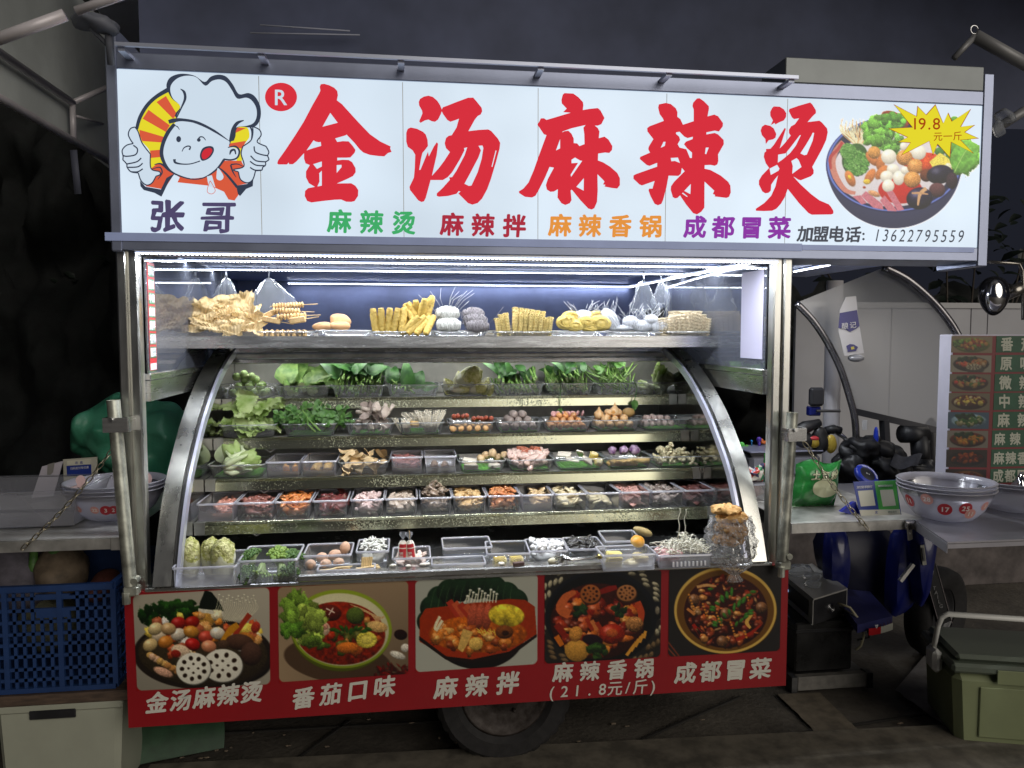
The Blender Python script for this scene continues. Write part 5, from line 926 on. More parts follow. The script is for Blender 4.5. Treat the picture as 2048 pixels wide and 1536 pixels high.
piece('potato', sphere_meshes('potato', mat('brown_potato', (.42, .26, .09), .6, var=.2), .026, 1, amp=.1, freq=30, sc=(1.3, 1, .9)), (B.x+.08, B.y, B.z+.072), 'brown oval piece at the back right of the dumpling tray, second shelf', 'potato', None, rot=(0, .1, .3))
B = T(1285, 1384, 2, 'half empty clear tray of pale balls over a green mat, last on the second shelf', .058, .2, True)
PB = sphere_meshes('pale_ball', mat('pale_meat_ball', (.58, .46, .40), .6, col2=(.40, .28, .25), vscale=90, randv=.15, bump=.4), .016, amp=.25, freq=80)
balls(B, 22, .016, PB, 'pale_ball', 'one of the rough pale meat balls at the back of the last tray, second shelf', 'meatball', 'rough pale meat balls', fx=(0, .85), fy=(.35, 1)); balls(B, 3, .016, PB, 'pale_ball', 'one of the rough pale meat balls at the back of the last tray, second shelf', 'meatball', 'rough pale meat balls', fx=(0, .3), fy=(0, .3))
# ------------------------------------------------ third shelf
B = T(411, 529, 3, 'oval clear tray holding halved small cabbages on a green mat, third shelf', .062, .24, True)
bok('baby_cabbage', (B.x-.055, B.y-.09, B.z+.03), (-.5, 1.25, -.2), 1.35, 'left baby cabbage head leaning in the first tray, third shelf', 5, g='baby cabbage heads'); bok('baby_cabbage', (B.x+.03, B.y-.085, B.z+.025), (-.75, -.5, .3), 1.25, 'right baby cabbage head leaning in the first tray, third shelf', 6, g='baby cabbage heads')
b = MB(); leaf(b, (B.x-.06, B.y+.03, B.z+.02), (.25, -.1, 1), (-.2, -1, .2), .15, .14, .4, .02, 2, 10, 8, .4); stuffobj(b, 'cabbage_leaf', BOKW, 'single broad pale cabbage leaf standing behind the baby cabbages, third shelf', 'cabbage')
def fbox(px0, px1, row, what, h=.072, d=.25, kind='frost', lean=0, yo=0): return box(px0, px1, [0, Y1, Y2, Y3, Y4][row]+yo, [0, Z1, Z2, Z3, Z4][row], h, d, kind, what, 'food box', None, False, lean)
B = fbox(529, 600, 3, 'rectangular clear box with two orange rolls, second on the third shelf')
SG = sausage_mesh('orange_roll', mat('orange_roll', (.70, .34, .10), .35, var=.15, vscale=40, coat=.3), .015, .05, 1)
for i, lb in enumerate(('left orange roll of the pair in the clear box on the third shelf', 'right orange roll of the pair in the clear box on the third shelf')): piece('orange_roll', SG, (B.x+.01+.042*i, B.y-.09, B.z+.024), lb, 'fish roll', 'pair of orange rolls', rot=(0, 1.45, .2))
B = fbox(601, 673, 3, 'rectangular clear box of golden tofu puffs, third on the third shelf')
b = MB(); b.box(-.017, .017, -.017, .017, -.015, .015, bev=.007); PUFF = [b.mesh('tofu_puff', mat('tofu_puff', (.66, .44, .13), .6, col2=(.54, .32, .08), vscale=40, bump=.5, randv=.15)), sphere_meshes('tofu_puff', mat('tofu_puff_round', (.62, .42, .14), .6, col2=(.5, .3, .1), vscale=50, bump=.5), .018, 1, amp=.1)[0]]
balls(B, 42, .018, PUFF, 'tofu_puff', 'one of the golden tofu puffs filling the third box of the third shelf', 'tofu puff', 'golden tofu puffs')
B = T(674, 779, 3, 'clear tray of folded tofu skin sheets, fourth on the third shelf', .062, .22)
TSK = mat('tofu_skin_sheet', (.66, .50, .28), .5, col2=(.54, .38, .19), vscale=20, randv=.15, bump=.3)
rr = random.Random(3)
for i in range(26):
    b = MB(); a = rr.uniform(-.6, .6); w = rr.uniform(.03, .05); l = rr.uniform(.05, .085); k = rr.uniform(2, 5); ph = rr.uniform(0, 6)
    b.grid(lambda u, v: ((u-.5)*l, (v-.5)*w, .012*math.sin(u*k+ph)+.003*math.sin(v*7)), 10, 3)
    o = b.build('tofu_sheet', TSK, None, True, (B.x+rr.uniform(-.09, .09), B.y+rr.uniform(-.085, .04), B.z+.015+i*.0030+rr.uniform(0, .008)), (rr.uniform(-.7, .9), rr.uniform(-.7, .7), a+rr.choice((0, .9, 1.6)))); tag(o, 'one of the folded strips of tofu skin in the fourth tray, third shelf', 'tofu skin', 'folded tofu skin strips')
def meatbox(B, name, m, label, cat, n=26, fill=.5, size=(.03, .018, .006), seed=0, amp=.5, front=None, tall=0, fx=(0, 1)):
    rr = random.Random(seed+hashn(name)); b = MB(); W = (B.w-.03)*(fx[1]-fx[0]); X0 = B.x-(B.w-.03)/2+(B.w-.03)*fx[0]; H = B.h*min(.95, fill+.14); b.blob((X0+W/2, B.y, B.z+H*.42), (W*.48, (B.d-.03)*.48, H*.5), 16, 10, .2, 50, seed=seed)
    for i in range(n*3):
        x = X0+size[0]*.4+rr.random()*max(.001, W-size[0]*.8); y = B.y+rr.uniform(-.5, .5)*(B.d-.05); z = B.z+.006+H*(rr.random() if y < B.y-.06 else .75+.3*rr.random())+tall*rr.random()*max(0, 1-abs(x-B.x)/W*2)
        e = Matrix.Rotation(rr.uniform(0, 6.3), 3, 'Z') @ Matrix.Rotation(rr.uniform(-.7, .7), 3, 'X') @ Matrix.Rotation(rr.uniform(-.7, .7), 3, 'Y'); s = rr.uniform(.7, 1.3); b.blob((x, y, z), [q*s for q in size], 8, 5, amp, 60, rot=e, seed=i)
    return stuffobj(b, name, m, label, cat)
def mm(name, c, c2, r=.35, sc=60, coat=.4): return mat(name, c, r, col2=c2, vscale=sc, bump=.4, bscale=120, coat=coat)
B = fbox(780, 846, 3, 'small tall clear box with dark red beef, fifth on the third shelf', .082, .2)
meatbox(B, 'sliced_beef', mm('dark_beef', (.26, .09, .08), (.38, .16, .14)), 'dark red beef in the bottom of the fifth box, third shelf', 'meat', 16, .42)
B = fbox(848, 914, 3, 'small tall clear box with brown meatballs, sixth on the third shelf', .082, .2)
balls(B, 22, .017, sphere_meshes('brown_ball', mat('brown_ball', (.34, .22, .14), .6, col2=(.22, .13, .08), vscale=90, bump=.5), .017, amp=.2, freq=90), 'brown_ball', 'one of the brown meatballs in the sixth box, third shelf', 'meatball', 'brown meatballs')
B = T(916, 1014, 3, 'clear tray with white tofu and tan rolls on a green mat, third shelf', .056, .22, True)
WT = mat('white_tofu', (.74, .68, .56), .5, var=.05, vscale=20, randv=.06); b = MB(); b.box(-.032, .032, -.02, .02, -.011, .011, bev=.004); WTM = b.mesh('tofu_slab', WT)
piece('tofu_slab', WTM, (B.x-.05, B.y-.07, B.z+.013), 'lower white tofu slab at the left of its tray, third shelf', 'tofu', 'white tofu slabs', rot=(0, 0, .05)); piece('tofu_slab', WTM, (B.x-.055, B.y-.05, B.z+.036), 'upper white tofu slab resting tilted on another, third shelf', 'tofu', 'white tofu slabs', rot=(.1, .15, -.15)); piece('tofu_slab', WTM, (B.x+.06, B.y-.06, B.z+.014), 'white tofu slab at the right of its tray, third shelf', 'tofu', 'white tofu slabs', rot=(.1, 0, .5), scale=.8)
for i in range(5): piece('fish_cake', sphere_meshes('fish_cake', mat('tan_fish_cake', (.64, .48, .28), .5, col2=(.5, .34, .18), vscale=40), .02, 1, amp=.2, freq=40), (B.x+.0+.028*i, B.y-.01+.02*(i % 2), B.z+.04+.012*(i % 3)), ORD[i]+' tan fish cake from the left behind the white tofu, third shelf', 'fish cake', 'tan fish cakes')
B = T(1016, 1111, 3, 'clear tray of pink chicken with red sausages on top, third shelf', .056, .22, True)
meatbox(B, 'raw_chicken', mm('pink_chicken', (.64, .44, .38), (.76, .58, .50), .3), 'pale pink raw chicken pieces filling their tray, third shelf', 'meat', 26, .85, (.028, .018, .012), 3)
COCK = sausage_mesh('cocktail_sausage', mat('cocktail_sausage', (.42, .13, .07), .3, var=.2, vscale=40, coat=.4, randv=.2), .007, .045, 2)
for i in range(14): piece('cocktail_sausage', COCK, (B.x-.03+.015*(i % 6), B.y+.0+.012*(i//6), B.z+.062+.009*(i//5)), 'one of the little split red sausages on top of the pink chicken, third shelf', 'sausage', 'little split red sausages', rot=(0, .2, R_.uniform(-.7, .7)))
B = T(1113, 1214, 3, 'clear tray with white tofu sheets and yellow corn on a green mat, third shelf', .056, .22, True)
for i, (x, y, z, rx) in enumerate(((-.06, -.0, .05, .5), (-.03, -.04, .03, .3), (.035, -.075, .03, .9), (.02, 0, .05, .2))): piece('tofu_sheet', WTM, (B.x+x, B.y+y, B.z+z), ORD[i]+' white tofu piece in the tray with yellow corn, third shelf', 'tofu', 'white tofu pieces by the corn', rot=(rx, .2*i, .5*i-.4), scale=(1, .9, .4))
YC = mat('corn_kernels', (.78, .58, .08), .4, col2=(.80, .66, .25), vscale=40)
def corn(loc, rot, r, L_, label, g):
    rt = empty('corn_cob', loc, 0, label, 'corn', g); rt.rotation_euler = rot; b = MB(); n = 12
    for j in range(max(3, int(L_/.0058))):
        for k in range(n): a = 6.283*(k+.5*(j % 2))/n; b.blob((r*math.cos(a), r*math.sin(a), -L_/2+.003+j*.0056), (.0042, .0042, .0033), 5, 4)
    o = b.build('kernels', YC, rt, True); o['kind'] = 'stuff'; b = MB(); b.tube([(0, 0, -L_/2), (0, 0, L_/2)], r*.92, 12); b.build('cob', mat('cob', (.74, .64, .36), .7) if 'cob' not in bpy.data.materials else bpy.data.materials['cob'], rt); return rt
corn((B.x+.075, B.y-.03, B.z+.045), (.4, .2, 0), .017, .03, 'piece of yellow corn at the right of the white tofu tray, third shelf', 'corn pieces'); corn((B.x+.09, B.y-.07, B.z+.02), (1.2, .2, 0), .016, .03, 'piece of yellow corn at the front right of the white tofu tray', 'corn pieces')
B = T(1216, 1309, 3, 'clear tray with potato fingers in front and purple vegetables behind, third shelf', .056, .22, True)
POT = sausage_mesh('potato_finger', mat('potato_finger', (.68, .46, .16), .5, var=.15, vscale=30, randv=.1), .014, .075, 2)
for i in range(8): piece('potato_finger', POT, (B.x-.07+.02*i, B.y-.075+.012*(i % 2), B.z+.014+.010*(i > 4)), ORD[i]+' yellow potato finger from the left, below the purple vegetables', 'potato', 'yellow potato fingers', rot=(0, .1, .25+.1*(i % 3)))
PUR = sphere_meshes('purple_cabbage', mat('purple_cabbage', (.16, .06, .18), .5, col2=(.52, .38, .50), vscale=70, bump=.5), .021, 2, amp=.35, freq=80)
for i, lb in enumerate(('left purple ball in the potato tray', 'middle purple ball in the potato tray', 'right and largest purple ball in the potato tray')): piece('purple_cabbage', PUR, (B.x-.06+.055*i, B.y+.0, B.z+.062), lb+', third shelf', 'vegetable', 'purple vegetable balls', scale=1+.12*i)
B = T(1311, 1409, 3, 'clear tray of creamy cauliflower pieces on a green mat, last on the third shelf', .056, .22, True)
CF = mat('cauliflower', (.74, .66, .42), .6, col2=(.62, .54, .32), vscale=60, bump=.5, randv=.08)
CFM = []
for s in range(3):
    b = MB(); rr = random.Random(s)
    for k in range(14): b.blob((rr.uniform(-.018, .018), rr.uniform(-.012, .012), .006+rr.uniform(0, .008)), rr.uniform(.006, .010), 7, 5, .3, 150, seed=k)
    b.tube([(0, 0, -.018), (0, 0, .006)], [.006, .011], 8); CFM.append(b.mesh('cauliflower', CF, True))
for p_ in heap(B, 26, .02): piece('cauliflower', CFM, p_, 'one of the creamy cauliflower pieces in the last tray, third shelf', 'cauliflower', 'cauliflower pieces')
# ------------------------------------------------ fourth shelf: fifteen long boxes
XS4 = [(388, 466), (467, 544), (545, 619), (622, 694), (698, 767), (768, 835), (838, 904), (905, 974), (976, 1042), (1043, 1109), (1110, 1176), (1177, 1243), (1244, 1304), (1305, 1371), (1372, 1433)]
C4 = [('pale frosted box half full of salmon pink meat', 'salmon_meat', (.58, .24, .17), (.68, .36, .28), .38, (.3, 1)), ('box of dark red brown marinated beef', 'marinated_beef', (.22, .08, .06), (.36, .15, .12), .55, (0, 1)), ('box of bright orange spiced meat', 'spiced_meat', (.56, .16, .04), (.70, .28, .08), .62, (0, 1)),
      ('box of deep maroon liver slices', 'liver', (.11, .02, .02), (.20, .05, .045), .5, (0, 1)), ('box of pale pink tripe with a tall strip at its left', 'pink_tripe', (.62, .44, .40), (.74, .58, .54), .6, (0, 1)), ('box of beige shredded tripe', 'beige_tripe', (.46, .36, .28), (.60, .50, .40), .5, (0, 1)),
      ('box heaped with dark brown leaf tripe', 'leaf_tripe', (.10, .07, .05), (.34, .25, .18), .9, (0, 1)), ('box of tan curled slices', 'tan_slices', (.52, .32, .13), (.66, .46, .22), .62, (0, 1)), ('box of rusty red spicy strips', 'spicy_strips', (.46, .14, .04), (.62, .27, .10), .75, (0, 1)),
      ('box with a few pale tan slices on the right', 'pale_slices', (.60, .40, .18), (.72, .56, .34), .5, (.35, 1)), ('box of cream coloured bamboo pieces', 'bamboo_pieces', (.64, .54, .32), (.74, .66, .46), .45, (0, 1)), ('box of round creamy mushroom caps', 'cream_caps', (.66, .56, .34), (.76, .68, .48), .6, (0, 1)),
      ('box of smooth pink ham slices', 'ham_slices', (.58, .28, .24), (.68, .42, .36), .5, (0, 1)), ('box of dark mixed offal with pale bits', 'mixed_offal', (.12, .08, .07), (.50, .42, .36), .62, (0, 1)), ('box of dark red duck blood at the right end', 'duck_blood', (.13, .04, .035), (.22, .09, .08), .45, (0, 1))]
for i, ((a, b_), (w, nm, c1, c2, fill, fx)) in enumerate(zip(XS4, C4)):
    ln = (.0 if i < 5 else 0); B = fbox(a, b_, 4, w+', fourth shelf', .078, .25, 'frost' if i in (0, 9) else 'box')
    if nm == 'cream_caps':
        b = MB(); b.lathe([(0, -.006), (.02, -.005), (.026, 0), (.02, .006), (0, .008)], 14); CC = b.mesh('cream_cap', mat('cream_cap', (.72, .62, .38), .4, var=.1, vscale=30, randv=.1), True)
        for j, p_ in enumerate(heap(B, 20, .024)): piece('cream_cap', CC, p_, 'one of the round creamy mushroom caps in its box on the fourth shelf', 'mushroom', 'round creamy caps', rot=(R_.uniform(-1, 1), R_.uniform(-.6, .6), 0))
        continue
    big = nm in ('ham_slices', 'liver', 'duck_blood', 'bamboo_pieces'); meatbox(B, nm, mm(nm, c1, c2, .3 if i != 8 else .5), w.replace('box of ', '').replace('box with ', '').replace('box heaped with ', '').replace('pale frosted box half full of ', '')+' inside its box, fourth shelf', 'food', 14 if big else 26, fill, (.034, .022, .006) if big else (.020, .010, .006), i, .5, tall=.045 if nm in ('leaf_tripe',) else 0, fx=fx)
b = MB(); 
# ------------------------------------------------ counter row (z of the counter)
CZ = DECKZ+.005
def cbox(px0, px1, yf, what, h, d, kind='box', lean=0, z=CZ, mats=False): return box(px0, px1, yf, z, h, d, kind, what, 'food box' if kind != 'tray' else 'food tray', None, mats, lean)
B = cbox(335, 467, -.035, 'frosted frosted box with three upright napa cabbages at the left front corner of the counter', .076, .21, 'frost')
def lnapa(px, py0, py1, y, r, label, s):
    z0 = CZ+.006; z1 = AZ(px, py0, y); o = napa('napa_cabbage', (AX(px, y), y, z0), r, (z1-z0)*.97, (R_.uniform(-.04, .04), R_.uniform(-.04, .04), 0), label, s, 'upright napa cabbages'); return o
lnapa(374, 1074, 1150, .09, .036, 'single napa cabbage standing apart at the left of the frosted box', 11); lnapa(417, 1074, 1150, .10, .035, 'napa cabbage half hidden behind its neighbour in the frosted box', 12); lnapa(441, 1076, 1155, .045, .041, 'front right napa cabbage in the frosted box, the widest of the three', 13)
for nm in ('B',): pass
B = cbox(469, 591, -.02, 'clear box filled with broccoli, beside the napa cabbages on the counter', .088, .20, 'box', .0)
BRC = leafmat('broccoli_head', (.03, .09, .02), (.12, .22, .05), ts=120); BRS_ = leafmat('broccoli_stalk', (.30, .42, .16), (.48, .58, .28), ts=30)
def broc(loc, s, rot, label, seed=0, bright=False):
    rt = empty('broccoli', loc, 0, label, 'broccoli', 'broccoli heads'); rt.rotation_euler = rot; rr = random.Random(seed); b = MB(); b2 = MB()
    for k in range(9):
        a = k*2.4; q = .018*s*math.sqrt(k/3+.1); e = Vector((q*math.cos(a), q*math.sin(a), .042*s-.004*s*k/3)); b.tube([(0, 0, 0), (e.x*.4, e.y*.4, .02*s), e], [.010*s, .008*s, .006*s], 7)
        for j in range(16): t = rr.uniform(0, 6.3); u = rr.random(); rr_ = .014*s*math.sin(u*1.6); b2.blob(e+Vector((rr_*math.cos(t), rr_*math.sin(t), .008*s*math.cos(u*1.6))), .0055*s, 6, 4, .4, 300, seed=j)
    b.build('stalk', BRS_, rt, True); b2.build('floret', BRC if not bright else leafmat('bright_floret', (.14, .26, .04), (.32, .46, .10), ts=120), rt, True); return rt
for i, (dx, dy, dz, rx, ry, s, br_, lb) in enumerate(((-.07, .0, .055, .2, -.3, 1.15, False, 'dark broccoli head at the left top of the broccoli box'), (.02, .0, .052, .3, .1, 1.3, True, 'bright green broccoli head at the middle top of its box'), (.068, .0, .05, .2, .3, 1.1, False, 'dark green broccoli head at the right top of its box'),
     (-.03, -.035, .060, 2.6, .2, 1.2, True, 'broccoli floret with its cut stalk turned up, lower left'), (.035, -.035, .060, 2.7, -.3, 1.25, True, 'pale stalked broccoli floret at the lower middle of its box'), (.065, -.045, .03, 1.2, .5, 1.0, False, 'broccoli floret turned sideways at the lower right of its box'), (-.07, -.045, .02, .9, -.4, 1.0, False, 'broccoli floret at the lowest left corner of its box'))):
    broc((B.x+dx, B.y+dy, B.z+dz-.01), s*.9, (rx, ry, 0), lb, i, br_)
EGG = mat('egg_shell', (.62, .38, .25), .45, var=.06, vscale=30, randv=.06)
b = MB(); b.lathe([(.0005, -.024), (.010, -.0215), (.018, -.012), (.021, 0), (.019, .012), (.0125, .023), (.006, .028), (.0005, .030)], 18); EGM = b.mesh('egg', EGG, True)
B = cbox(600, 700, .07, 'clear box with brown eggs on the counter right of the broccoli', .072, .17, 'box')
ex = lambda px, y: AX(px, y)
for (px, y, dz, rt_, lb) in ((617, .10, .024, (1.4, .2, .2), 'left egg low in the egg box'), (648, .10, .024, (1.4, 0, -.4), 'second egg low in the egg box'), (674, .10, .026, (1.3, .2, .5), 'egg under the topmost one in the egg box'), (687, .16, .066, (.3, .2, 0), 'topmost brown egg resting above the others'), (640, .17, .03, (1.2, 1, .5), 'egg at the back left of the egg box'), (665, .20, .03, (1.2, .4, 1.5), 'egg at the very back of the egg box')): piece('egg', EGM, (ex(px, y), y, CZ+.004+dz), lb, 'egg', 'brown eggs', rot=rt_)
B = cbox(628, 748, .005, 'low clear tray of thin bean curd sticks in front of the egg box', .034, .07, 'box')
b = MB(); rr = random.Random(5)
for i in range(26): x = B.x+rr.uniform(-.07, .10); a = rr.uniform(-.5, .5); b.bar((x-.03*math.cos(a), B.y-.01+rr.uniform(-.015, .015), B.z+.004+.001*i), (x+.03*math.cos(a), B.y+.03*math.sin(a), B.z+.006+.001*i), .009, .003)
for i in range(6): b.bar((B.x+.055+.006*i, B.y, B.z+.01), (B.x+.058+.007*i, B.y+.01, B.z+.062), .006, .004)
stuffobj(b, 'bean_curd_sticks', mat('bean_curd_strip', (.66, .50, .26), .5, var=.15, vscale=50), 'thin pale bean curd sticks lying and standing before the eggs', 'tofu', False)
B = cbox(708, 776, .09, 'tall clear box of shredded white radish behind the bean curd sticks', .075, .18, 'box')
meatbox(B, 'white_radish', mm('white_shreds', (.62, .62, .56), (.74, .74, .68), .4), 'shredded white radish heaped in the tall clear box on the counter', 'vegetable', 40, .75, (.018, .004, .003), 4, tall=.02)
B = cbox(781, 861, .05, 'clear box holding two wrapped sausages on the counter', .055, .16, 'box')
meatbox(B, 'pink_paste', mm('pale_pink_paste', (.66, .5, .42), (.72, .6, .52), .4), 'pale pink pieces at the bottom of the wrapped sausage box', 'food', 8, .35, (.02, .012, .006), 6)
PKW = mat('white_wrapper', (.74, .70, .60), .35, var=.05, vscale=30); PKR = mat('red_print', (.55, .03, .04), .4)
for (px, lx, lb, s) in ((802, -.06, 'left wrapped sausage with twisted clear end, red and cream wrapper', 0), (823, .10, 'right wrapped sausage leaning outward, red and cream wrapper', 1)):
    y = .10; o = empty('wrapped_sausage', (AX(px, y), y, CZ+.015), 0, lb, 'sausage', 'wrapped sausages'); o.rotation_euler = (.05, -lx if s else .04, 0)
    b = MB(); b.lathe([(.0, 0), (.013, .002), (.017, .015), (.017, .080), (.012, .092), (.005, .097)], 16); b.build('wrapper', PKW, o, True)
    b = MB(); n = 10
    for z0, z1 in ((.03, .068), (.072, .086)):
        b.add([(.0175*math.cos(-2.4+1.7*k/n), .0175*math.sin(-2.4+1.7*k/n), z) for z in (z0, z1) for k in range(n+1)], [(k, k+1, n+2+k, n+1+k) for k in range(n)])
    b.build('red_band', PKR, o, True)
    text('lettering', '日昇', (-.0045, 0), (.0045, 0), .011, PKW, o, 0, .02, place=lambda X, Y, e: (.0178*math.sin(X/.0178-.35), -.0178*math.cos(X/.0178-.35)-e, .050-Y)); text('lettering', '香肠', (-.0045, 0), (.0045, 0), .011, PKW, o, 0, .02, place=lambda X, Y, e: (.0178*math.sin(X/.0178-.35), -.0178*math.cos(X/.0178-.35)-e, .037-Y))
    b = MB(); b.lathe([(.005, .097), (.004, .104), (.014, .118), (.012, .128)], 12, fn=lambda t, z: 1+.25*math.sin(t*5)); b.build('twist', FILM, o, True)
    if s: b = MB(); b.tube([(0, 0, .1), (.002, 0, .135)], .0016, 6); b.build('stick', mat('bamboo_stick', (.6, .42, .2), .6), o)
b = MB()
for px, y in ((783, .03), (815, .02), (845, .03), (852, .035), (1003, .0)): x = AX(px, y); b.blob((x, y, CZ+.034), (.014, .008, .006), 8, 5, .5, 90, seed=px)
stuffobj(b, 'mushroom_scraps', mat('white_scraps', (.74, .70, .62), .5), 'white mushroom scraps scattered on the lip of the counter', 'food scraps')
CX_ = cbox(861, 972, -.005, 'empty low clear box at the middle front of the counter', .042, .10, 'box'); cbox(884, 985, .11, 'empty tall clear box behind the low empty one', .070, .16, 'box')
B = cbox(975, 1064, .03, 'clear box with yellow corn pieces on the counter', .064, .18, 'box', -.05)
for i, (dx, lb) in enumerate(((-.035, 'left piece of yellow corn in its clear counter box'), (.03, 'right piece of yellow corn in its clear counter box'))): corn((B.x+dx, B.y-.06, B.z+.02), (0, 1.57, .1), .018, .05, lb, 'corn in the counter box')
b = MB(); b.box(-.022, .022, -.008, .008, -.008, .008, bev=.003); tag(b.build('dark_tofu', mat('dark_tofu', (.08, .04, .035), .5), None, False, (AX(1037, -.005), -.01, CZ+.034), (0, 0, .1)), 'small dark brown block on the counter lip below the corn box', 'tofu')
B = cbox(1060, 1140, .05, 'clear box of crushed ice like white cubes left of the tongs', .062, .18, 'box', -.05)
meatbox(B, 'white_cubes', mm('white_rice_cake', (.70, .70, .68), (.80, .80, .80), .4), 'white pieces filling the box left of the tongs', 'rice cake', 20, .8, (.012, .010, .008), 7); b = MB(); b.blob((AX(1108, -.0), -.0, CZ+.035), (.022, .012, .014), 12, 8, .3, 60); stuffobj(b, 'white_onion', mat('cream_onion', (.74, .68, .48), .4), 'pale cream piece lying at the tip of the tongs', 'vegetable')
B = cbox(1140, 1215, .08, 'clear box of black seaweed behind the tongs', .055, .18, 'box', -.04)
meatbox(B, 'seaweed', mm('seaweed', (.02, .02, .02), (.05, .045, .04), .35), 'black seaweed in the box behind the tongs', 'seaweed', 20, .85, (.02, .01, .004), 8)
tg = empty('tongs', (AX(1155, -.02), -.02, CZ+.045), 0, 'stainless steel food tongs with a slotted head lying across the counter boxes', 'tongs')
b = MB(); x0 = AX(1112, -.02)-AX(1155, -.02); x1 = AX(1203, -.02)-AX(1155, -.02)
for s in (-1, 1): b.tube([(x0+.025, s*.006, .012+s*.003), (x0+.06, s*.008, .0), (x1, s*.003, .008)], [.007, .0045, .005], 8)
b.build('arm', STEEL, tg, True); b = MB()
for k in range(4): b.bar((x0-.004, -.006, .016-.010*k), (x0+.03, -.008, .010-.003*k), .006, .0035)
b.bar((x0+.024, -.008, .018), (x0+.024, -.008, -.008), .006, .008); b.build('slotted_head', STEEL, tg); b = MB(); b.tube([(x1-.012, 0, .008), (x1+.004, 0, .008)], .010, 10); b.build('end_ring', mat('brass', (.6, .5, .2), .3, 1), tg, True)
cbox(1215, 1290, .12, 'empty clear box at the back behind the egg tofu box', .070, .17, 'box', -.05)
B = cbox(1207, 1317, -.06, 'clear box of yellow tofu rolls and folded egg tofu near the right of the counter', .068, .13, 'frost')
YT = mat('egg_tofu', (.76, .64, .22), .4, var=.08, vscale=30, randv=.08)
b = MB(); b.box(-.030, .030, -.016, .016, -.009, .009, bev=.005); YTM = b.mesh('egg_tofu', YT, False)
for k in range(4): piece('egg_tofu', YTM, (AX(1231, -.03), -.025+.004*(k % 2), B.z+.011+.0155*k), 'one of the stacked yellow egg tofu slabs at the left of its box', 'tofu', 'stacked egg tofu slabs', rot=(0, .02*k, .03*k))
for k, (px, dz, sc, lb) in enumerate(((1267, .018, 1.15, 'lower folded cream dumpling in the egg tofu box'), (1283, .040, 1.2, 'upper folded cream dumpling in the egg tofu box'))): piece('folded_dumpling', sphere_meshes('folded_dumpling', mat('cream_dumpling', (.76, .66, .38), .4, var=.1, vscale=30), .024, 1, 16, 10, .25, 40, (1.4, 1, .75)), (AX(px, -.02), -.02, B.z+dz), lb, 'dumpling', 'folded cream dumplings', rot=(.2, .3*k, .2), scale=sc*.85)
b = MB(); b.lathe([(0, -.016), (.018, -.015), (.027, -.006), (.028, 0), (.024, .012), (.012, .019), (0, .021)], 20); m, nt, p = newmat('glazed_bun'); tc = N(nt, 'ShaderNodeTexCoord'); sx = N(nt, 'ShaderNodeSeparateXYZ'); nt.links.new(tc.outputs['Object'], sx.inputs[0]); mr = N(nt, 'ShaderNodeMapRange'); nt.links.new(sx.outputs['Z'], mr.inputs[0]); mr.inputs[1].default_value = -.01; mr.inputs[2].default_value = .016; ra = N(nt, 'ShaderNodeValToRGB'); nt.links.new(mr.outputs[0], ra.inputs[0]); ra.color_ramp.elements[0].color = (.78, .62, .30, 1); ra.color_ramp.elements[1].color = (.72, .32, .03, 1); nt.links.new(ra.outputs[0], p.inputs['Base Color']); p.inputs['Roughness'].default_value = .3
tag(b.build('round_bun', m, None, True, (AX(1277, .0), .0, AZ(1277, 1083, .0)), (.5, .1, 0)), 'round orange glazed tofu bun standing on top of the egg tofu box', 'bun')
b = MB(); b.blob((0, 0, 0), (.045, .02, .017), 14, 9, .12, 30); tag(b.build('tuber', mat('tan_tuber', (.40, .30, .12), .6, var=.2, vscale=30), None, True, (AX(1288, .22), .22, AZ(1288, 1063, .22)), (0, .35, 0)), 'long tan tuber lying in the dark behind the glazed bun', 'vegetable')
# basket with sprouts
B = cbox(1319, 1430, -.055, 'white slotted basket of bean sprouts over pink meat, beside the cling wrapped stack', .056, .13, 'frost')
b = MB()
for k in range(9): x = AX(1350+k*8, -.056); b.box(x-.003, x+.003, -.058, -.052, CZ+.012, CZ+.030)
o = b.build('slots', mat('slot_white', (.8, .8, .85), .4), B.root); o.location = (-B.root.location[0], -B.root.location[1], -B.root.location[2]); o['kind'] = 'stuff'
meatbox(B, 'pink_sausage', mm('pale_pink_meat', (.46, .26, .25), (.6, .4, .38), .4), 'pinkish meat under the bean sprouts in the slotted basket', 'meat', 10, .6, (.022, .012, .010), 9, fx=(0, .5))
b = MB(); rr = random.Random(8)
for i in range(190):
    x = AX(1375, .0)+rr.uniform(-.085, .075); y = rr.uniform(-.05, .07); zt = CZ+.052+rr.random()*.06*max(0, 1-abs(x-AX(1375, .0))*8); a = rr.uniform(0, 6.28); L_ = rr.uniform(.03, .06); pts = [(x, y, zt), (x+L_*.5*math.cos(a), y+L_*.3*math.sin(a), zt+rr.uniform(0, .018)), (x+L_*math.cos(a)+rr.uniform(-.01, .01), y+L_*.6*math.sin(a), zt+rr.uniform(-.012, .014))]; b.tube(pts, [.0019, .0019, .0010], 5); b.blob(pts[0], (.0042, .003, .003), 6, 4)
for px, py in ((1362, 1018), (1374, 1020)): x = AX(px, -.02); z = AZ(px, py, -.02); b.tube([(x, -.02, z), (x+.001, -.02, z-.012), (x-.004, -.01, z-.04), (x+.006, 0, z-.07), (x, .0, z-.13)], .0018, 5); b.blob((x, -.02, z), (.004, .003, .003), 6, 4)
stuffobj(b, 'bean_sprouts', mat('bean_sprout', (.74, .72, .60), .35, var=.1, vscale=20), 'tangled heap of white bean sprouts rising from the slotted basket', 'bean sprouts')
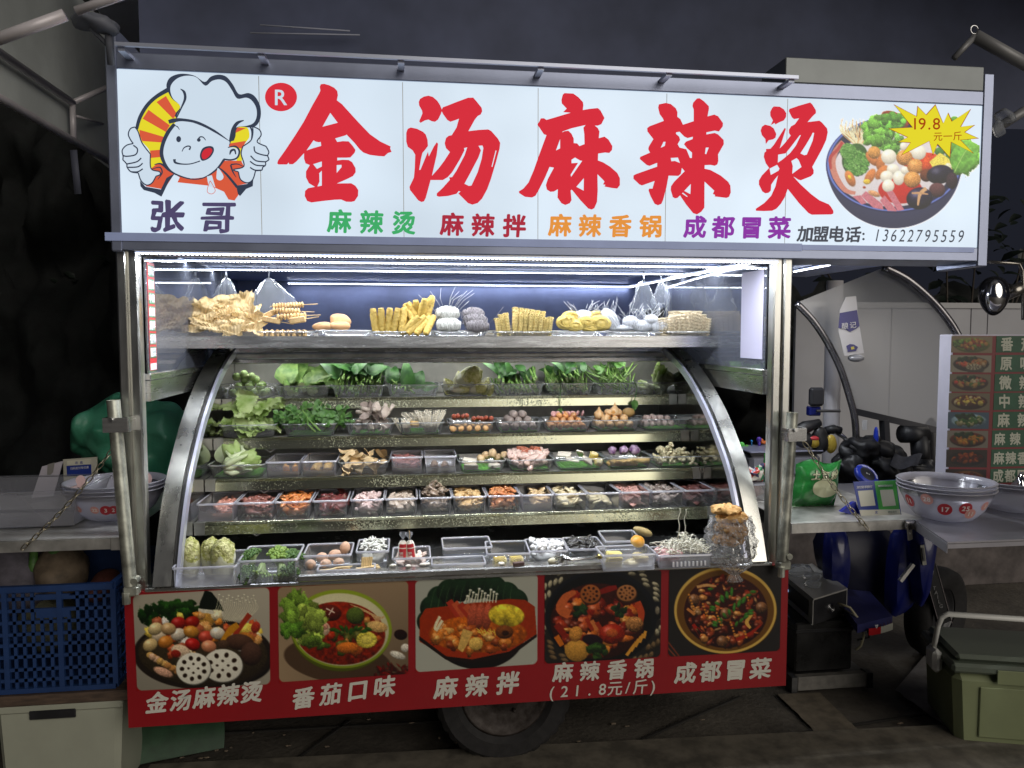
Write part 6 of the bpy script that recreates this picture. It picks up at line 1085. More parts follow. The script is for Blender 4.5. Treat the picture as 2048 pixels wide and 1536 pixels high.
# stack of puffed dough in cling film
GD2 = mat('dark_dough', (.42, .24, .09), .6, col2=(.26, .13, .04), vscale=40, bump=1, bscale=90)
ST = empty('dough_stack', (AX(1468, -.05), -.03, CZ), 0, 'stack of golden puffed dough cakes in crinkled film at the right counter end', 'snack')
GD = mat('puffed_dough', (.58, .30, .08), .6, col2=(.66, .42, .17), vscale=90, bump=1.0, bscale=150)
def slab(b, c, r, amp, seed, n=40, m=10):
    vs = []; fs = []
    b.blob(c, r, n, m, amp, 55, 0, None, seed)
zt = AZ(1455, 1012, -.05)-CZ
for k, (dx, dz, rx, rz, am) in enumerate(((-.016, .018, .060, .019, .22), (.006, .050, .062, .020, .25), (.0, .088, .060, .022, .5), (.016, .112, .058, .022, .5), (-.008, .138, .060, .022, .5))):
    b = MB(); b.blob((0, 0, 0), (rx, .045, rz), 72, 28, am, 30, 0, None, k); b.v = [(max(-rx*.97, min(rx*.97, x*1.12))+dx+.006*mnoise.noise(Vector((x*90, y*90, z*90+k))), y+.006*mnoise.noise(Vector((x*90+7, y*90, z*90+k))), z+zt-dz+.009*mnoise.noise(Vector((x*75, y*75+3, z*75+k)))) for x, y, z in b.v]; b.build('dough_cake', GD if k < 2 else GD2, ST, True)
b = MB(); rr = random.Random(2)
def fz(u, v):
    a = u*6.2832; z = zt-.045-v*(zt-.045+.055); prof = [(0, .074), (.12, .086), (.4, .093), (.65, .088), (.80, .052), (.9, .016), (1.0, .03)]; i = 0
    while i < len(prof)-2 and prof[i+1][0] < v: i += 1
    (t0, r0), (t1, r1) = prof[i], prof[i+1]; R0 = r0+(r1-r0)*(v-t0)/(t1-t0); nn = mnoise.noise(Vector((math.cos(a)*4, math.sin(a)*4, v*9)))*.20+mnoise.noise(Vector((math.cos(a)*9, math.sin(a)*9, v*18)))*.14+abs(mnoise.noise(Vector((math.cos(a)*16, math.sin(a)*16, v*30))))*.10; R0 *= 1+nn
    return (R0*math.cos(a)+.012*v, (R0*.62)*math.sin(a)-.012*(v > .7)*v*2.0, z)
b.grid(fz, 84, 60); b.build('cling_film', FILM2, ST, False)
# ------------------------------------------------ steel tray on top
TYF = .585; TZ2 = TZ+.001
def ttray(px0, px1, what, h=.042, d=.22, yf=TYF): return box(px0, px1, yf, TZ2, h, d, 'tray', what, 'food tray')
YUB = leafmat('dried_bean_curd_skin', (.66, .48, .22), (.80, .64, .38), ts=16, rough=.6)
rr = random.Random(12)
def crumple(c, sx_, sy_, rot, seed, name='bean_curd_skin', amp=.03, fold=.35):
    b = MB()
    def fn(u, v):
        n1 = mnoise.noise(Vector((u*1.7+seed, v*2.2, seed))); n2 = mnoise.noise(Vector((u*4.5+seed, v*4, 7+seed))); ed = 1+.35*mnoise.noise(Vector((v*4, seed, 2))); eh = 1+.3*mnoise.noise(Vector((u*5, seed, 9)))
        return ((u-.5)*sx_*ed, amp*1.4*n1+amp*.6*n2+.0022*math.sin(u*60+seed+4*n1), (v-.5)*sy_*eh+fold*sy_*.25*math.sin(u*7+seed)*(v-.4))
    b.grid(fn, 44, 16); o = b.build(name, YUB, None, True, c, rot); return tag(o, 'crumpled sheet of dried bean curd skin in the heap at the tray\'s left end', 'tofu skin', 'dried bean curd skins')
YP = [(405, 618, .70, .16, .085, .05, .05), (450, 612, .71, .16, .09, .0, -.1), (478, 620, .69, .15, .09, .1, .1), (500, 610, .68, .09, .12, -.05, .15), (388, 640, .66, .13, .06, .3, .2), (425, 640, .64, .14, .06, -.3, -.1), (460, 645, .62, .15, .07, -.4, .25), (500, 645, .62, .14, .07, -.3, -.2), (370, 655, .62, .12, .035, -.5, .1), (400, 655, .61, .13, .04, -.6, -.1), (440, 655, .60, .14, .045, -.5, .2), (480, 655, .60, .13, .05, -.5, -.15), (512, 652, .61, .10, .06, -.3, .3), (415, 628, .67, .14, .07, .4, .3), (440, 628, .66, .13, .06, -.6, -.3), (470, 632, .65, .12, .06, .5, .2), (520, 630, .66, .08, .07, .2, -.4), (385, 630, .68, .09, .06, .1, .5), (360, 660, .60, .08, .02, -.6, .15), (450, 636, .63, .10, .05, -.8, .6), (430, 645, .62, .09, .04, .8, -.4), (490, 636, .63, .10, .05, .9, .3), (410, 648, .62, .10, .04, -.9, .4)]
for i, (px, py, y, w, h, rx, ry) in enumerate(YP): p_ = zz_(px, py, y) if False else (AX(px, y), y, max(TZ2+h*.4, AZ(px, py, y))); crumple(p_, w, h, (rx, ry, rr.uniform(-.5, .5)), i*3.3, amp=.022 if h > .06 else .016)
B = ttray(517, 627, 'clear tray of skewered fried tofu beside the dried bean curd skins', .04)
SKB = mat('fried_fish_tofu', (.64, .44, .20), .5, col2=(.52, .32, .13), vscale=40, bump=.3, randv=.1); WD = mat('bamboo', (.58, .42, .22), .6)
def skewer(loc, rot, n, r, label, block=False):
    o = empty('skewer', loc, 0, label, 'skewer', 'fried tofu skewers'); o.rotation_euler = rot; b = MB(); L_ = n*r*1.5; b.tube([(-L_*.5-.01, 0, 0), (L_*.5+.06, 0, 0)], .0018, 6); b.build('stick', WD, o)
    n = n if block else int(n*1.4)
    for k in range(n):
        b = MB(); x = -L_/2+(k+.5)*L_/n
        if block: b.box(x-r*.95, x+r*.95, -r, r, -r, r, bev=r*.3)
        else: b.blob((x, 0, 0), (r*.62, r*1.25, r*1.3), 10, 7, .12, 80, seed=k)
        b.build('bite', SKB, o, not block)
zz = lambda px, py, y=.64: (AX(px, y), y, AZ(px, py, y))
skewer(zz(582, 611, .66), (0, -.06, .1), 8, .011, 'topmost skewer of ribbed fried tofu'); skewer(zz(578, 622, .62), (0, .03, .1), 7, .011, 'second skewer down on the tofu tray'); skewer(zz(588, 633, .61), (0, -.06, .05), 7, .012, 'third skewer down on the tofu tray'); skewer(zz(545, 628, .63), (0, -.45, .1), 3, .012, 'short slanting skewer of square tofu at the left', True); skewer(zz(600, 640, .60), (0, -.15, .0), 3, .014, 'skewer of square tofu blocks at the lower right', True); skewer(zz(548, 640, .61), (0, .2, .0), 4, .012, 'slanting skewer low at the left of the tofu tray', True)
b = MB(); b.blob((0, 0, 0), (.0115, .016, .023), 10, 8, .1, 60); b.box(-.010, .010, -.012, .012, -.022, .020, bev=.004); TOF = b.mesh('fish_tofu_finger', SKB, True)
for i in range(9): piece('fish_tofu_finger', TOF, (AX(528+i*10.5, .60), .603+.004*(i % 2), TZ2+.027), ORD[i]+' upright fried tofu finger from the left at the skewer tray front', 'tofu', 'upright tofu fingers', rot=(0, 0, .1*i))
B = ttray(634, 745, 'mostly empty clear tray with three round tan buns', .046)
BUN = mat('tan_bun', (.64, .36, .17), .45, var=.1, vscale=30)
for (px, py, w, lb, s) in ((651, 656, .030, 'left round tan bun, the lowest of three', (1.3, 1, .75)), (681, 655, .030, 'front right tan bun of three', (1.3, 1, .8)), (684, 644, .034, 'back right tan bun, squarish and tallest of three', (1.25, 1, .85))):
    y = .64 if py > 650 else .69; b = MB(); b.blob((0, 0, 0), (w*s[0]*1.12, w*s[1], w*s[2]*.95), 24, 16, .34, 22, seed=px); tag(b.build('tan_bun', BUN, None, True, zz(px, py-3, y)), lb+' in the nearly empty tray', 'bun', 'round tan buns')
B = ttray(745, 870, 'clear tray of knobbly yellow fried bean sticks on the steel tray', .040)
YB = mat('yellow_bean_stick', (.60, .43, .10), .6, col2=(.50, .34, .08), vscale=120, bump=1, bscale=160, randv=.08)
def knob(L_, r, seed):
    b = MB(); n = 20; m_ = 34; vs = []
    for i in range(m_+1):
        t = i/m_; rr_ = r*(math.sin(math.pi*min(max(t, .03), .97))**.13)
        for k in range(n): a = 6.283*k/n; q = rr_*(1+.25*mnoise.noise(Vector((math.cos(a)*3, math.sin(a)*3, t*L_*120+seed)))+.22*mnoise.noise(Vector((math.cos(a)*6, math.sin(a)*6, t*L_*260+seed)))); vs.append((q*math.cos(a), q*math.sin(a), (t-.5)*L_))
    b.add(vs, [(i*n+k, i*n+(k+1) % n, (i+1)*n+(k+1) % n, (i+1)*n+k) for i in range(m_) for k in range(n)]+[tuple(range(n))[::-1], tuple(m_*n+k for k in range(n))]); return b.mesh('yellow_bean_stick', YB, True)
KN = [knob(.112, .0160, s*5) for s in range(3)]
for i in range(5): piece('yellow_bean_stick', KN, zz(752+i*14, 642-i*.4, .61), ORD[i]+' upright knobbly yellow stick from the left of its tray', 'bean stick', 'upright yellow bean sticks', rot=(.05, -.12-.03*i, i))
for i in range(9): piece('yellow_bean_stick', KN, zz(800+i*7.6, 640-(i*3.0), .65+.012*(i % 3)), ORD[i]+' slanting knobbly yellow stick of the right hand bunch', 'bean stick', 'slanting yellow bean sticks', rot=(.3, .55-.03*i, i), scale=1.05)
for i in range(4): piece('yellow_bean_stick', KN, zz(822+i*13, 651-(i % 2), .60), ORD[i]+' nearly lying yellow stick at the lower right of its tray', 'bean stick', 'lying yellow bean sticks', rot=(.1, .8, i*.4))
# noodles
def nest(c, r, n, m_, name, label, seed, fr=.0016, grp=None, stray=0, core=True, mode='v'):
    rr = random.Random(seed); b = MB()
    if core: b.blob((0, 0, 0), [q*.80 for q in r], 16, 10, .1, 40)
    for i in range(n):
        ax = rr.uniform(-.5, .5); ay = rr.uniform(-.6, .6); ph = rr.uniform(0, 6.28); q = rr.uniform(.86, 1.06); pts = []
        u = rr.uniform(-.85, .85); ru = math.sqrt(1-u*u)
        for k in range(15):
            t = 6.2832*k/15; w = .05*math.sin(3*t+ph)
            if mode == 'v': p_ = Vector((u+w+.25*math.sin(t+ph)*.3, ru*math.cos(t), ru*math.sin(t)))
            else: p_ = Vector((ru*math.cos(t), u+w, ru*math.sin(t)))
            p_ = Matrix.Rotation(ax*.5, 3, 'Y') @ Matrix.Rotation(ay*.5, 3, 'Z') @ p_; p_.normalize(); pts.append((p_.x*r[0]*q, p_.y*r[1]*q, p_.z*r[2]*q))
        b.tube(pts, fr, 4, cap=False, closed=True)
    for i in range(stray):
        a = rr.uniform(0, 6.28); l = rr.uniform(.5, 1.7)*r[0]; p0 = Vector((r[0]*.8*math.cos(a), 0, r[2]*.8*abs(math.sin(a)))); b.tube([p0, p0+Vector((l*.5*math.cos(a), rr.uniform(-.01, .01), l*.5)), p0+Vector((l*math.cos(a+rr.uniform(-.6, .6)), rr.uniform(-.02, .02), l*(.8+.4*rr.random())))], fr*.45, 3)
    o = b.build(name, m_, None, True, c); return tag(o, label, 'noodles', grp)
VW = mat('white_vermicelli', (.70, .70, .66), .35, var=.08, vscale=60); VG = mat('grey_vermicelli', (.24, .22, .23), .4, var=.15, vscale=60); VY = mat('yellow_noodles', (.72, .56, .16), .45, var=.1, vscale=60); VB = mat('bright_vermicelli', (.78, .80, .84), .3)
B = ttray(870, 976, 'clear tray shared by white and grey vermicelli nests on the steel tray', .040)
nest(zz(896, 627, .66), (.057, .045, .034), 80, VW, 'white_vermicelli', 'upper white vermicelli nest beside the grey ones', 1, grp='white vermicelli nests', stray=10); nest(zz(898, 650, .62), (.060, .045, .032), 80, VW, 'white_vermicelli', 'lower white vermicelli nest beside the grey ones', 2, grp='white vermicelli nests')
nest(zz(947, 630, .67), (.056, .045, .034), 80, VG, 'grey_vermicelli', 'back grey vermicelli nest on the steel tray', 3, grp='grey vermicelli nests'); nest(zz(951, 642, .64), (.058, .045, .034), 80, VG, 'grey_vermicelli', 'middle grey vermicelli nest on the steel tray', 4, grp='grey vermicelli nests'); nest(zz(955, 653, .605), (.057, .04, .030), 80, VG, 'grey_vermicelli', 'front grey vermicelli nest on the steel tray', 5, grp='grey vermicelli nests', stray=4)
def cake_mesh(m_, H, D, W_, seed, amp=.0042, wl=.0095):
    b = MB(); rr = random.Random(seed); b.box(-W_*.22, W_*.22, .006, D-.004, .003, H-.008)
    ns = 9
    for j in range(ns):
        y = D*j/(ns-1)*(.98 if j else 0)
        for s in ((-.28, 1), (.28, -1)) if j < 4 else ((0, 1),):
            n = int(H/wl*4); b.tube([(W_*s[0]+s[1]*amp*math.sin(k*math.pi/2+j), y+.004*math.cos(k*math.pi/2+j*2)-.001, H*k/n*(1+.03*math.sin(j*5+seed))) for k in range(n+1)], .0018, 4, cap=False)
    for j in range(3):
        x = W_*(-.35+.35*j); n = int(D/wl*4); b.tube([(x+amp*.5*math.cos(k*1.57), D*k/n, H+amp*.8*math.sin(k*math.pi/2+j)) for k in range(n+1)], .0018, 4, cap=False)
    return b.mesh('noodle_cake', m_, True)
NY = mat('yellow_noodle_cake', (.70, .56, .22), .5, var=.12, vscale=80, randv=.06); NW = mat('pale_noodle_cake', (.70, .60, .42), .55, var=.12, vscale=80, randv=.06)
B = ttray(994, 1106, 'clear tray of yellow noodle cakes standing on edge', .040)
CK = [cake_mesh(NY, .122, .09, .015, s, .0052, .013) for s in range(3)]
for i in range(11):
    px = 1001+i*9.6; ht = .98+.05*math.sin(i*2.7)-.22*max(0, (2-i)/2)-.28*max(0, (i-6)/5); y = .60; o = link('noodle_cake', CK[i % 3], None, (AX(px, y), y+.002*(i % 2), TZ2+.006), (0, -.14 if i < 3 else .02+.012*i, 0), (1.0, 1, ht)); tag(o, ORD[i]+' yellow noodle cake from the left in the front row', 'noodles', 'yellow noodle cakes')
for i in range(6):
    px = 1030+i*11; o = link('noodle_cake', CK[i % 3], None, (AX(px, .7), .70, TZ2+.034), (0, .05, 0), (1, 1, .95-.03*i)); tag(o, ORD[i]+' yellow noodle cake from the left in the taller back row', 'noodles', 'back row of yellow noodle cakes')
B = ttray(1111, 1218, 'clear tray of yellow noodle nests topped by white vermicelli', .040)
for (px, py, lb, s, m_, r) in ((1131, 645, 'far left yellow noodle nest of its tray', 21, VY, (.036, .03, .026)), (1148, 651, 'second yellow noodle nest from the left', 22, VY, (.036, .03, .022)), (1170, 645, 'third yellow noodle nest, behind the right ones', 24, VY, (.032, .03, .022)), (1178, 655, 'low yellow noodle nest in the middle front', 23, VY, (.036, .026, .016)), (1199, 646, 'far right yellow noodle nest, the largest', 25, VY, (.046, .03, .028)), (1165, 633, 'white vermicelli tuft lying on the yellow nests', 26, VB, (.036, .03, .024)), (1140, 634, 'back left yellow noodle nest of its tray', 28, VY, (.034, .03, .022)), (1190, 634, 'back right yellow noodle nest of its tray', 29, VY, (.036, .03, .022))):
    nest(zz(px, py, .62 if py > 640 else .66), [q*1.2 for q in r], 70, m_, 'noodle_nest', lb, s, .0018, 'nests of the mixed noodle tray', stray=14 if m_ is VB else 0, mode='y' if m_ is VY else 'v')
B = ttray(1222, 1326, 'clear tray of fuzzy bright white vermicelli tufts', .038)
for (px, py, lb, s, r) in ((1218, 640, 'tallest slanting white vermicelli tuft with stray threads', 31, (.030, .03, .050)), (1258, 645, 'back white vermicelli tuft of its tray', 32, (.034, .03, .026)), (1280, 652, 'middle white vermicelli tuft at the front', 33, (.040, .03, .024)), (1312, 652, 'right white vermicelli tuft under the pale noodle cakes', 34, (.040, .03, .025)), (1242, 656, 'low white vermicelli strands at the left front', 35, (.044, .03, .012)), (1298, 640, 'small upper white vermicelli tuft at the right', 36, (.03, .03, .02))):
    o = nest(zz(px, py, .63), [q*1.15 for q in r], 80, VB, 'vermicelli_tuft', lb, s, .0013, 'fuzzy white vermicelli tufts', stray=34 if s == 31 else 14); 
    if s == 31: o.rotation_euler = (0, -.55, 0)
B = ttray(1330, 1418, 'clear tray of pale wavy noodle cakes at the right end of the steel tray', .040)
CK2 = [cake_mesh(NW, .112, .09, .016, s+9, .0056, .0145) for s in range(3)]
for i in range(11):
    px = 1322+i*8.8; ht = .78+.05*math.sin(i*2.3)+.28*math.exp(-((i-6.5)/3)**2)-.03*i*0; o = link('noodle_cake', CK2[i % 3], None, (AX(px, .60), .60+.003*(i % 2), TZ2+.008), (0, -.16+.03*i, 0), (1.05, 1, ht)); tag(o, ORD[i]+' pale wavy noodle cake from the left in the front row, right end', 'noodles', 'pale noodle cakes')
for i in range(6):
    px = 1345+i*10; o = link('noodle_cake', CK2[i % 3], None, (AX(px, .7), .70, TZ2+.028), (0, .06, 0), (1, 1, .95)); tag(o, ORD[i]+' pale noodle cake from the left in the back row, right end', 'noodles', 'back row of pale noodle cakes')
# plastic bags hanging from the canopy, behind the tray
def bag(px, py, w, h, y, label, seed):
    c = zz(px, py, y); b = MB()
    def fn(u, v):
        a = u*6.2832; R0 = w/2*(.06+.94*min(1, v*1.25)**.7)*(1 if v < .92 else 1-.3*(v-.92)/.08); nn = 1+.45*mnoise.noise(Vector((math.cos(a)*1.6, math.sin(a)*1.6, v*2+seed)))+.13*math.sin(a*7+seed)*(1-v)+.14*mnoise.noise(Vector((math.cos(a)*5, math.sin(a)*5, v*6+seed)))
        return (R0*nn*math.cos(a), R0*nn*.3*math.sin(a), -v*h+.012*math.sin(a*5+seed)*(v > .95))
    b.grid(fn, 36, 22); b.tube([(0, 0, 0), (0, 0, .05)], .004, 6); o = b.build('plastic_bag', FILM, None, True, c); return tag(o, label, 'plastic bag', 'hanging plastic bags')
bag(545, 556, .24, .19, .95, 'clear plastic bag hanging over the skewers, largest of the hanging bags', 3); bag(461, 556, .17, .18, 1.0, 'clear plastic bag hanging behind the bean curd skins', 5); bag(1284, 562, .16, .16, 1.0, 'clear plastic bag hanging above the white vermicelli', 7); bag(1318, 562, .10, .13, 1.05, 'narrow plastic bag hanging beside another above the noodles', 8); bag(402, 565, .08, .17, 1.0, 'narrow clear bag hanging at the far left behind the bean curd skins', 9)
# printed strips on the side panes
o = empty('menu_strip', (.0825, .13, 1.62), 0, 'narrow vertical red and green menu strip stuck inside the left side pane', 'poster')
ys0, ys1 = float(atx(284, 700, .0825)[1]), float(atx(292, 700, .0825)[1]); ys0 = max(.09, ys0); ys1 = ys0+.075
RG = mat('strip_red', (.5, .03, .04), .4); GG = mat('strip_green', (.03, .20, .09), .4); WW = mat('strip_white', (.74, .74, .8), .4)
b = MB(); b.box(.0822, .0832, ys0, ys1, 1.61, 2.0); q_ = b.build('backing', RG, o); q_.location = [-v for v in o.location]
for k in range(7):
    z0 = 1.655+k*.049; b = MB(); b.box(.0834, .0838, ys0+.004, ys1-.006, z0, z0+.041); q_ = b.build('green_field', GG, o); q_.location = [-v for v in o.location]
    t_ = ['冒菜', '香锅', '麻拌', '麻辣', '中辣', '微辣', '原味'][k]
    text('lettering', t_, (0, 0), (.030, 0), .036, WW, o, 0, .025, place=lambda X, Y, e, z0=z0: (.0842+e-o.location[0], ys0+.020+X-o.location[1], z0+.0205-Y-o.location[2]))
b = MB(); b.box(.0834, .0838, ys0+.004, ys1-.006, 1.612, 1.635); q_ = b.build('white_foot', WW, o); q_.location = [-v for v in o.location]
b = MB(); b.box(2.4165, 2.4172, .095, .30, 1.64, 2.0); tag(b.build('paper_sheet', mat('lilac_paper', (.36, .35, .46), .6)), 'long blank pale paper sheet stuck on the right side pane', 'paper')
# ---------------------------------------------------------------- right side: folding tables and what stands on them
def gobj(b, name, m, smooth=False, org=None, parent=None, label=None, cat=None, group=None, kind=None, auto=None):
    """build in world coordinates; parts are shifted under their thing"""
    o = b.build(name, m, parent, smooth)
    if parent is not None: o.location = [-v for v in parent.location] if parent.parent is None else (0, 0, 0)
    if auto: autosmooth(o, auto)
    return tag(o, label, cat, group, kind)
TR = AZ(1700, 1043, .0); TL = AZ(110, 1078, .0)
def onR(px, py, z=None): return atz(px, py, TR if z is None else z)
xa, xb = AX(1597, 0), AX(1851, 0)
t = empty('folding_table', (xa+.3, .3, TR), 0, 'stainless fold-down side table holding the green bags and the payment stand', 'table')
b = MB(); b.box(2.51, xb, 0, .85, TR-.004, TR, bev=.0015); b.box(2.51, xb, -.002, .002, TR-.04, TR-.004); b.box(xb-.003, xb, .0, .85, TR-.04, TR-.004); gobj(b, 'tabletop', STEELD, parent=t)
b = MB(); x = AX(1822, -.01); z = TR-.004; b.box(x-.012, x+.03, -.012, -.003, z-.012, z+.004, bev=.002); b.bar((x, -.012, z-.01), (x+.004, -.018, z-.075), .034, .006); b.tube([(x-.014, -.014, z), (x-.018, -.016, z-.02), (x, -.02, z-.05)], .003, 6); b.tube([(x+.022, -.012, z+.004), (x+.03, -.012, z-.0), (x+.03, -.012, z-.022)], .003, 6); b.tube([(x-.016, -.014, z-.005), (x+.016, -.014, z-.005)], .008, 8); gobj(b, 'latch', CHROME, parent=t)
cx = onR(1895, 1083)
t = empty('folding_table', (3.6, .1, TR-.01), 0, 'second grey side table under the numbered bowls and the menu board', 'table')
x0 = xb-.02; poly = [(x0, .05), (float(cx[0]), float(cx[1])), (4.6, float(cx[1])+.0), (4.6, .75), (x0, .75)]; b = MB(); b.prism(poly, .006, 'z', TR-.008); b.bar((x0, .05, TR-.026), (float(cx[0]), float(cx[1]), TR-.026), .004, .034); b.bar((float(cx[0]), float(cx[1]), TR-.018), (4.6, float(cx[1]), TR-.018), .004, .016)
gobj(b, 'tabletop', mat('dull_steel_sheet', (.36, .35, .38), .42, .8, var=.1, vscale=5), parent=t, auto=30)
b = MB(); p0 = atz(1960, 1100, TR-.03); b.box(p0[0]-.02, p0[0]+.35, p0[1]+.1, p0[1]+.13, TR-.05, TR-.012); gobj(b, 'bracket', STEELD, parent=t)
# stacks of bowls
BOWLP = plastic('bowl_plastic', (.78, .76, .86), .40, .18, .04)
def bowls(cx, cy, z, R0, H, n, label, stickers):
    o = empty('bowl_stack', (cx, cy, z), 0, label, 'bowl', 'stacks of numbered clear bowls')
    for k in range(n):
        b = MB(); pr = [(0, .004), (R0*.40, .003), (R0*.62, .018), (R0*.80, H*.38), (R0*.93, H*.72), (R0, H*.93), (R0*1.035, H*.93), (R0*1.035, H*.955), (R0*.99, H*.96), (R0*.93, H*.76)]; b.lathe(pr, 64, (0, 0, k*.014)); b.build('bowl', BOWLP, o, True)
    for (deg, zf, rr_, num, col, inner) in stickers:
        a = math.radians(deg); z0 = H*zf; Rr = R0*(.80+.13*(zf-.38)/.34) if zf < .72 else R0*(.93+.07*(zf-.72)/.21); sl_ = .42; g = .0025*(1 if not inner else 1.8)
        def pl(X, Y, e=0, a=a, z0=z0, Rr=Rr, g=g): t = -(Y)*.93; q = Rr+g+e+t*sl_; aa = a+X/q; return (q*math.cos(aa), q*math.sin(aa), z0+t)
        b = MB(); vs = [pl(0, 0)]+[pl(rr_*math.cos(t), rr_*math.sin(t)) for t in [6.283*k/24 for k in range(24)]]; b.add(vs, [(0, 1+k, 1+(k+1) % 24) for k in range(24)]); s_ = b.build('sticker', col, o)
        n_ = len(num); w = rr_*.62*(n_-1)/2; text('number', num, (-w, 0), (w+1e-5, 0), rr_*1.15, STW, s_, 0, .028, place=lambda X, Y, e, pl=pl: pl(X, Y, .0008+e))
    return o
STW = mat('sticker_white', (.74, .68, .64), .4); STR = mat('sticker_red', (.42, .02, .03), .4); STP = mat('sticker_faded', (.62, .30, .26), .4); STQ = mat('sticker_pale', (.70, .48, .46), .5)
c = onR(1915, 1050); R0 = (AX(2003, c[1])-AX(1812, c[1]))/2; cxx = AX(1926, c[1]); H = AZ(1908, 984, c[1]+.0)-TR
cc_ = (cxx, float(c[1])+.09, TR); va = math.degrees(math.atan2(CAM[1]-cc_[1], CAM[0]-cc_[0]))
def deg(px, R_): return va+math.degrees(math.asin(max(-.98, min(.98, (px-1908)/90))))
bowls(*cc_, R0*.86, H*1.08, 3, 'stack of frosted bowls with red number stickers 11, 17 and 25 at the right', [(deg(1836, 0), .58, .026, '11', STR, 0), (deg(1874, 0), .74, .024, '28', STP, 0), (deg(1908, 0), .50, .026, '17', STR, 0), (deg(1949, 0), .56, .025, '25', STR, 0), (deg(1961, 0), .40, .022, '11', STP, 1), (deg(1985, 0), .6, .02, '3', STP, 0)])
c2 = onR(2060, 1035); bowls(float(c2[0])+.03, float(c2[1])+.12, TR, R0*.95, H, 2, 'second stack of clear bowls cut off at the right edge of the photo', [])
for (px, py, lb) in ((2040, 955, 'chrome tongs handle standing in the rightmost bowls'), (2056, 960, 'second chrome tongs handle in the rightmost bowls')):
    p = at(px, py, float(c2[1])); q = at(px+6, py+55, float(c2[1])); b = MB(); b.tube([tuple(p), tuple((p+q)/2+np.array([.004, 0, 0])), tuple(q)], [.012, .013, .009], 10); b.tube([tuple(p+np.array([.02, 0, .01])), tuple(p)], .010, 8); gobj(b, 'tongs', CHROME, True, label=lb, cat='tongs', group='tongs in the rightmost bowls')
# menu board
MY = .22; mx0, mz0, mz1 = AX(1897, MY), TR, AZ(1897, 669, MY); mx1 = AX(2230, MY)
t = empty('menu_board', (mx0+.3, MY, TR), 0, 'standing menu board with dish photos and green name fields behind the bowls', 'menu board')
b = MB(); b.box(mx0, mx1, MY+.001, MY+.085, mz0, mz1, bev=.004); gobj(b, 'panel', mat('white_board', (.56, .54, .62), .5, var=.05, vscale=5), parent=t)
b = MB(); b.box(mx0+.004, mx1-.004, MY-.0015, MY+.0005, mz0, mz1-.006); MR = mat('menu_maroon', (.16, .012, .016), .45); gobj(b, 'print_ground', MR, parent=t)
GF = mat('menu_green', (.014, .075, .035), .5, var=.15, vscale=20); MC = mat('menu_cream', (.46, .47, .38), .5)
PRD = printmat('small_print', gain=1)
names = ['番茄口味', '原味麻辣', '微辣香汤', '中辣香汤', '麻辣红汤', '麻辣拌', '麻辣香锅', '成都冒菜']
rows = [(672, 705), (710, 744), (748, 783), (786, 820), (824, 857), (861, 895), (899, 934), (938, 966)]
for i, (a0, a1) in enumerate(rows):
    sk = lambda py: -(py-672)*.045
    xx0, xx1 = 1903+sk(a0), 1985+sk(a0)
    bgc = [(.42, .36, .26), (.46, .44, .38), (.36, .33, .26), (.36, .33, .26), (.20, .28, .34), (.40, .38, .34), (.16, .13, .11), (.14, .10, .08)][i]
    Q = Paint([(xx0, a0), (xx1, a0+1), (xx1-1, a1+1), (xx0-1, a1)], 64, 28, (xx0, a0), 1, bgc); cx0, cy0 = 41, 17
    Q.half(cx0, cy0+1, 35, 15, 1, [(.34, .38, .10), (.10, .07, .05), (.20, .05, .04), (.20, .05, .04), (.30, .42, .50), (.12, .04, .03), (.05, .05, .05), (.30, .18, .08)][i]).e(cx0, cy0, 35, 13, 0, [(.40, .44, .14), (.14, .10, .07), (.22, .06, .05), (.22, .06, .05), (.46, .56, .60), (.30, .10, .05), (.06, .06, .06), (.36, .24, .10)][i])
    pal = [[(.40, .14, .06), (.5, .35, .14), (.3, .36, .12)], [(.5, .42, .30), (.56, .22, .14), (.48, .32, .14)], [(.50, .46, .36), (.20, .30, .12), (.50, .16, .12), (.46, .34, .18)], [(.56, .50, .22), (.52, .48, .36), (.36, .14, .08), (.24, .12, .08)], [(.10, .24, .08), (.44, .42, .30), (.16, .28, .1)], [(.46, .26, .08), (.52, .36, .12), (.14, .2, .08)], [(.34, .10, .04), (.42, .22, .08), (.2, .06, .03)], [(.28, .08, .03), (.34, .18, .08), (.16, .05, .03)]][i]
    Q.scatter(60, cx0, cy0, 29, 9, pal, 2.5, 6, i, (.5, 1), sh=.5)
    if i in (0,): Q.leafy(14, 14, (8, 6, 5), (.26, .36, .12), 2, 14)
    if i in (1, 2, 4, 5): Q.leafy(34, 8, (18, 4, 4), (.06, .15, .05), 2, 18)
    if i == 1: Q.lotus(46, 24, 15, 6, (.55, .52, .42), (.1, .06, .04))
    q_ = Q.build('dish_photo', PRD, t, MY-.0022); q_.location = [-v for v in t.location]
    b = MB(); p0 = at(1993+sk(a0), a0, MY-.002); p1 = at(1991+sk(a1), a1, MY-.002); b.box(p0[0], mx1-.03, MY-.0026, MY-.0016, p1[2], p0[2]); gobj(b, 'name_field', GF, parent=t)
    nm = names[i]; dx = 40 if i < 5 else (31 if i == 5 else 24); hh = 29 if i < 5 else 26; q_ = text('lettering', nm, (2014-(i > 4)*6+sk(a0), (a0+a1)/2), (2014-(i > 4)*6+sk(a0)+dx*(len(nm)-1), (a0+a1)/2-.4), hh, MC, t, MY-.0032, .03, .0, .85); q_.location = [-v for v in t.location]
